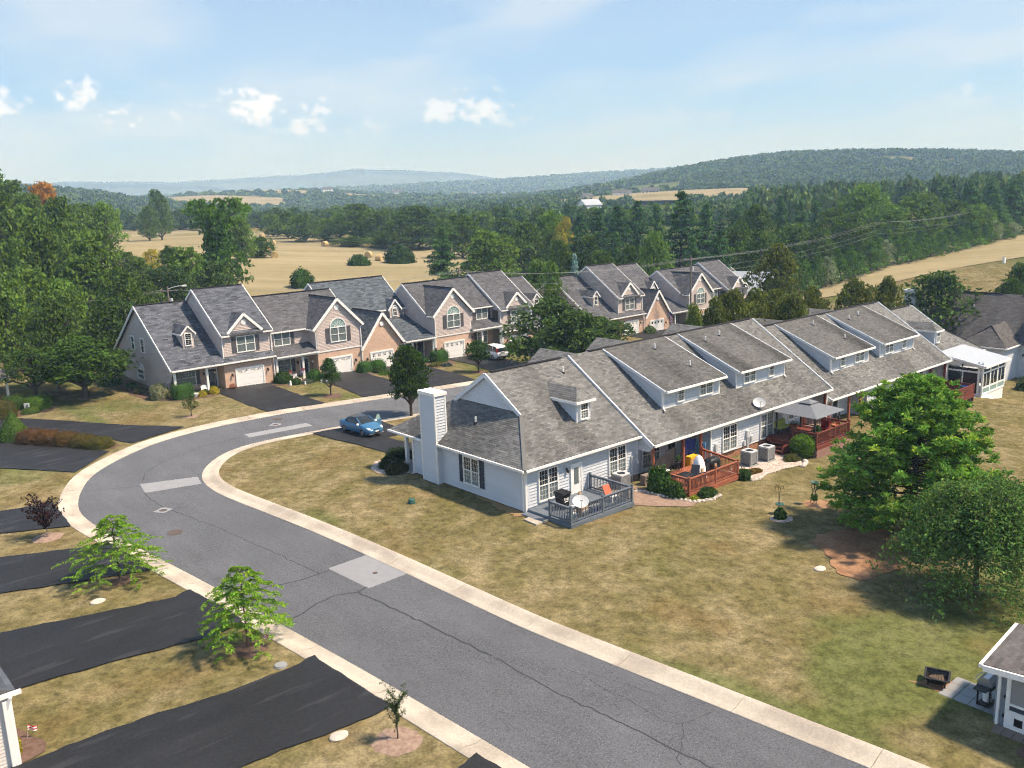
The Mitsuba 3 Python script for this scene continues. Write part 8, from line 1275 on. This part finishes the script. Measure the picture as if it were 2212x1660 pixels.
# ---------------------------------------------------------------- the fields and far buildings
BALES = [(100.4, 197.6, .3), (65.9, 160.9, 1.2), (89.8, 157.6, .6), (86.9, 148.5, 2.2), (93.0, 148.9, 1.9), (87.0, 203.7, .9), (157.4, 327.7, .4), (74.9, 183.1, 1.5), (119.6, 287.6, .4), (112.4, 262.1, 1.8)]
BL = ['round hay bale alone in the middle of the mown field', 'round hay bale nearest the second tan roof', 'leftmost of the three hay bales in a row behind the set-back roof', 'middle one of the three hay bales behind the set-back roof', 'rightmost of the three hay bales behind the set-back roof', 'pale hay bale among the small dark shrubs', 'farthest hay bale at the edge of the trees', 'dark hay bale half hidden by a shrub', 'hay bale in the left arm of the field', 'second hay bale in the left arm of the field']
for i, (x, y, a) in enumerate(BALES):
    k = thing('hay_bale', BL[i], 'hay bale'); z = tzs(x, y) + .82; d = np.array([math.cos(a), math.sin(a), 0]) * .72; c = np.array([x, y, z]); b = MB(); b.tube([c - d * 1.0, c - d, c - d * .92, c + d * .92, c + d, c + d * 1.0], [.30, .80, .86, .86, .80, .30], 20); b.put(k, 'bale_mat', smooth=40)
def farm(x, y, w, d, h, rh, rot, wm, rm, lab, cat='house', doors=0, name='farm_house', chimney=None, extra=0.0):
    k = thing(name, lab, cat); push(x, y, tzs(x, y) + extra, rot); MB().box(-w / 2, w / 2, -d / 2, d / 2, -3, h).put(k + '__wall', wm)
    for s in (-1, 1): MB().prism([(-w / 2, s * d / 2, h), (w / 2, s * d / 2, h), (0, 0, h + rh)] if False else [(-w / 2, s * d / 2, h), (-w / 2, s * d / 2 - .001, h), (-w / 2, 0, h + rh), (-w / 2, s * .01, h + rh)], (w, 0, 0)).put(k + '__gable', wm) if False else None
    MB().prism([(-w / 2, -d / 2, h), (-w / 2, d / 2, h), (-w / 2, 0, h + rh)], (w, 0, 0)).put(k + '__gable', wm)
    for s in (-1, 1): MB().prism([(-w / 2 - .4, s * (d / 2 + .4), h - .3), (w / 2 + .4, s * (d / 2 + .4), h - .3), (w / 2 + .4, 0, h + rh + .12), (-w / 2 - .4, 0, h + rh + .12)], (0, 0, .18)).put(k + '__roof', rm)
    for i in range(doors): u = -w / 2 + w * (i + .5) / doors; MB().box(u - w / doors * .28, u + w / doors * .28, -d / 2 - .05, -d / 2, .3, h * .78).put(k + '__door', 'black')
    if chimney: cx, cy, cr = chimney; MB().box(cx - cr, cx + cr, cy - cr, cy + cr, 0, h + rh + 1.3).put(k + '__chimney', 'red_brick')
    pop(); return k
farm(519.2, 457.0, 15, 8, 3.4, 1.6, -0.84, 'white_paint', 'roof_base', 'long white barn on the pale far field', 'barn', 0, 'barn', None, 1)
farm(544.1, 448.6, 14, 8, 3.4, 1.8, -0.87, 'pale_trim', 'roof_base', 'pale blue barn with a row of dark doors', 'barn', 5, 'barn', None, 1)
farm(487.2, 464.9, 8, 7, 3, 2, -0.3, 'stone_pale', 'roof_base', 'small tan farmhouse left of the white barn', 'house', 0, 'farm_house', None, 1)
farm(278.5, 262.0, 9, 7, 4.5, 2.2, -0.21, 'white_paint', 'pale_roof', 'white house among the trees before the pale field', 'house', 0, 'farm_house', None, 3)
farm(93.7, 51.6, 14, 8, 4.2, 2.4, -1.21, 'red_brick', 'pale_roof', 'brick house with a chimney behind the last tan houses', 'house', 0, 'farm_house', (-4.5, 0, .55), 0)
farm(1379.6, 1782.4, 16, 10, 6, 3, -0.66, 'white_paint', 'roof_base', 'whitish far house on the wooded plain, leftmost of the cluster', 'house', 0, 'farm_house', None, 5)
farm(1445.0, 1791.8, 16, 10, 6, 3, 0.22, 'white_paint', 'roof_base', 'second whitish far house of the distant cluster', 'house', 0, 'farm_house', None, 5)
farm(1414.6, 1685.9, 16, 10, 6, 3, -0.4, 'white_paint', 'roof_base', 'third whitish far house of the distant cluster', 'house', 0, 'farm_house', None, 5)
farm(1469.1, 1704.7, 16, 10, 6, 3, 0.49, 'white_paint', 'roof_base', 'fourth whitish far house of the distant cluster', 'house', 0, 'farm_house', None, 5)
farm(1429.5, 1606.7, 16, 10, 6, 3, -0.13, 'white_paint', 'roof_base', 'rightmost whitish far house of the distant cluster', 'house', 0, 'farm_house', None, 5)
farm(818.2, 1210.4, 16, 10, 6, 3, -0.6, 'white_paint', 'roof_base', 'lone pale house in the woods beyond the hay field', 'house', 0, 'farm_house', None, 5)
farm(993.4, 1058.3, 16, 10, 6, 3, 0.15, 'white_paint', 'roof_base', 'lone pale house in the woods left of the barns', 'house', 0, 'farm_house', None, 5)
farm(679.7, 1198.1, 16, 10, 6, 3, -0.22, 'white_paint', 'roof_base', 'lone pale house below the rounded tan hill', 'house', 0, 'farm_house', None, 5)
def pole(x, y, h, lab, lamp_=False):
    k = thing('utility_pole', lab, 'utility pole'); z = tzs(x, y); MB().tube([(x, y, z - .3), (x, y, z + h)], [.16, .11], 8).put(k + '__pole', 'pale_bark'); MB().beam((x - .8, y + .7, z + h - .5), (x + .8, y - .7, z + h - .5), .12, .12).put(k + '__crossarm', 'pale_bark'); MB().lathe([(0, 0), (.22, 0), (.24, .7), (0, .75)], (x + .3, y, z + h - 2.2), 10).put(k + '__transformer', 'pale_grey')
    if lamp_: b = MB(); b.tube([(x, y, z + h - .3), (x + .9, y - .5, z + h), (x + 1.5, y - .9, z + h + .05)], .05, 6); b.put(k + '__lamp_arm', 'pale_grey'); MB().box(x + 1.4, x + 2.0, y - 1.2, y - .8, z + h - .05, z + h + .12).put(k + '__lamp_head', 'pale_grey')
    return np.array([x, y, z + h])
PT = [pole(8.4, 75.3, 7.2, 'grey utility pole with a street lamp behind the leftmost roof', True), pole(40.7, 57.8, 9.5, 'utility pole behind the brown tan roofs', False), pole(70.6, 42.6, 10.8, 'utility pole among the pines behind the flag house', False), pole(213.1, 56.6, 7.7, 'tall utility pole by the thicket at the right', False)]
PT = [np.array([-18.3, 82.6, 9.0])] + PT[:3] + [np.array([135.8, 48.1, 10.5]), PT[3]]
k = thing('power_lines', 'thin power lines strung behind the tan houses', 'power lines')
for a, b_ in zip(PT[:-1], PT[1:]):
    for dz, off in ((-.4, -.7), (-.4, 0), (-.4, .7), (-1.8, 0), (-2.6, 0)):
        s = np.linspace(0, 1, 15)[:, None]; line = a * (1 - s) + b_ * s + np.array([off, -off, dz]) - np.array([0, 0, 4.0]) * s * (1 - s); MB().tube(line, .011, 4, False).put(k + '__wire', 'grey_paint')
x, y = 157.8, 33.1
k = thing('field_marker', 'small white utility marker in the bare hay slope', 'marker post'); MB().box(x - .3, x + .3, y - .2, y + .2, tzs(x, y) - .2, tzs(x, y) + 1.1).put(k + '__box', 'white_paint'); MB().box(x - .34, x + .34, y - .24, y + .24, tzs(x, y) + 1.1, tzs(x, y) + 1.2).put(k + '__lid', 'pale_grey')
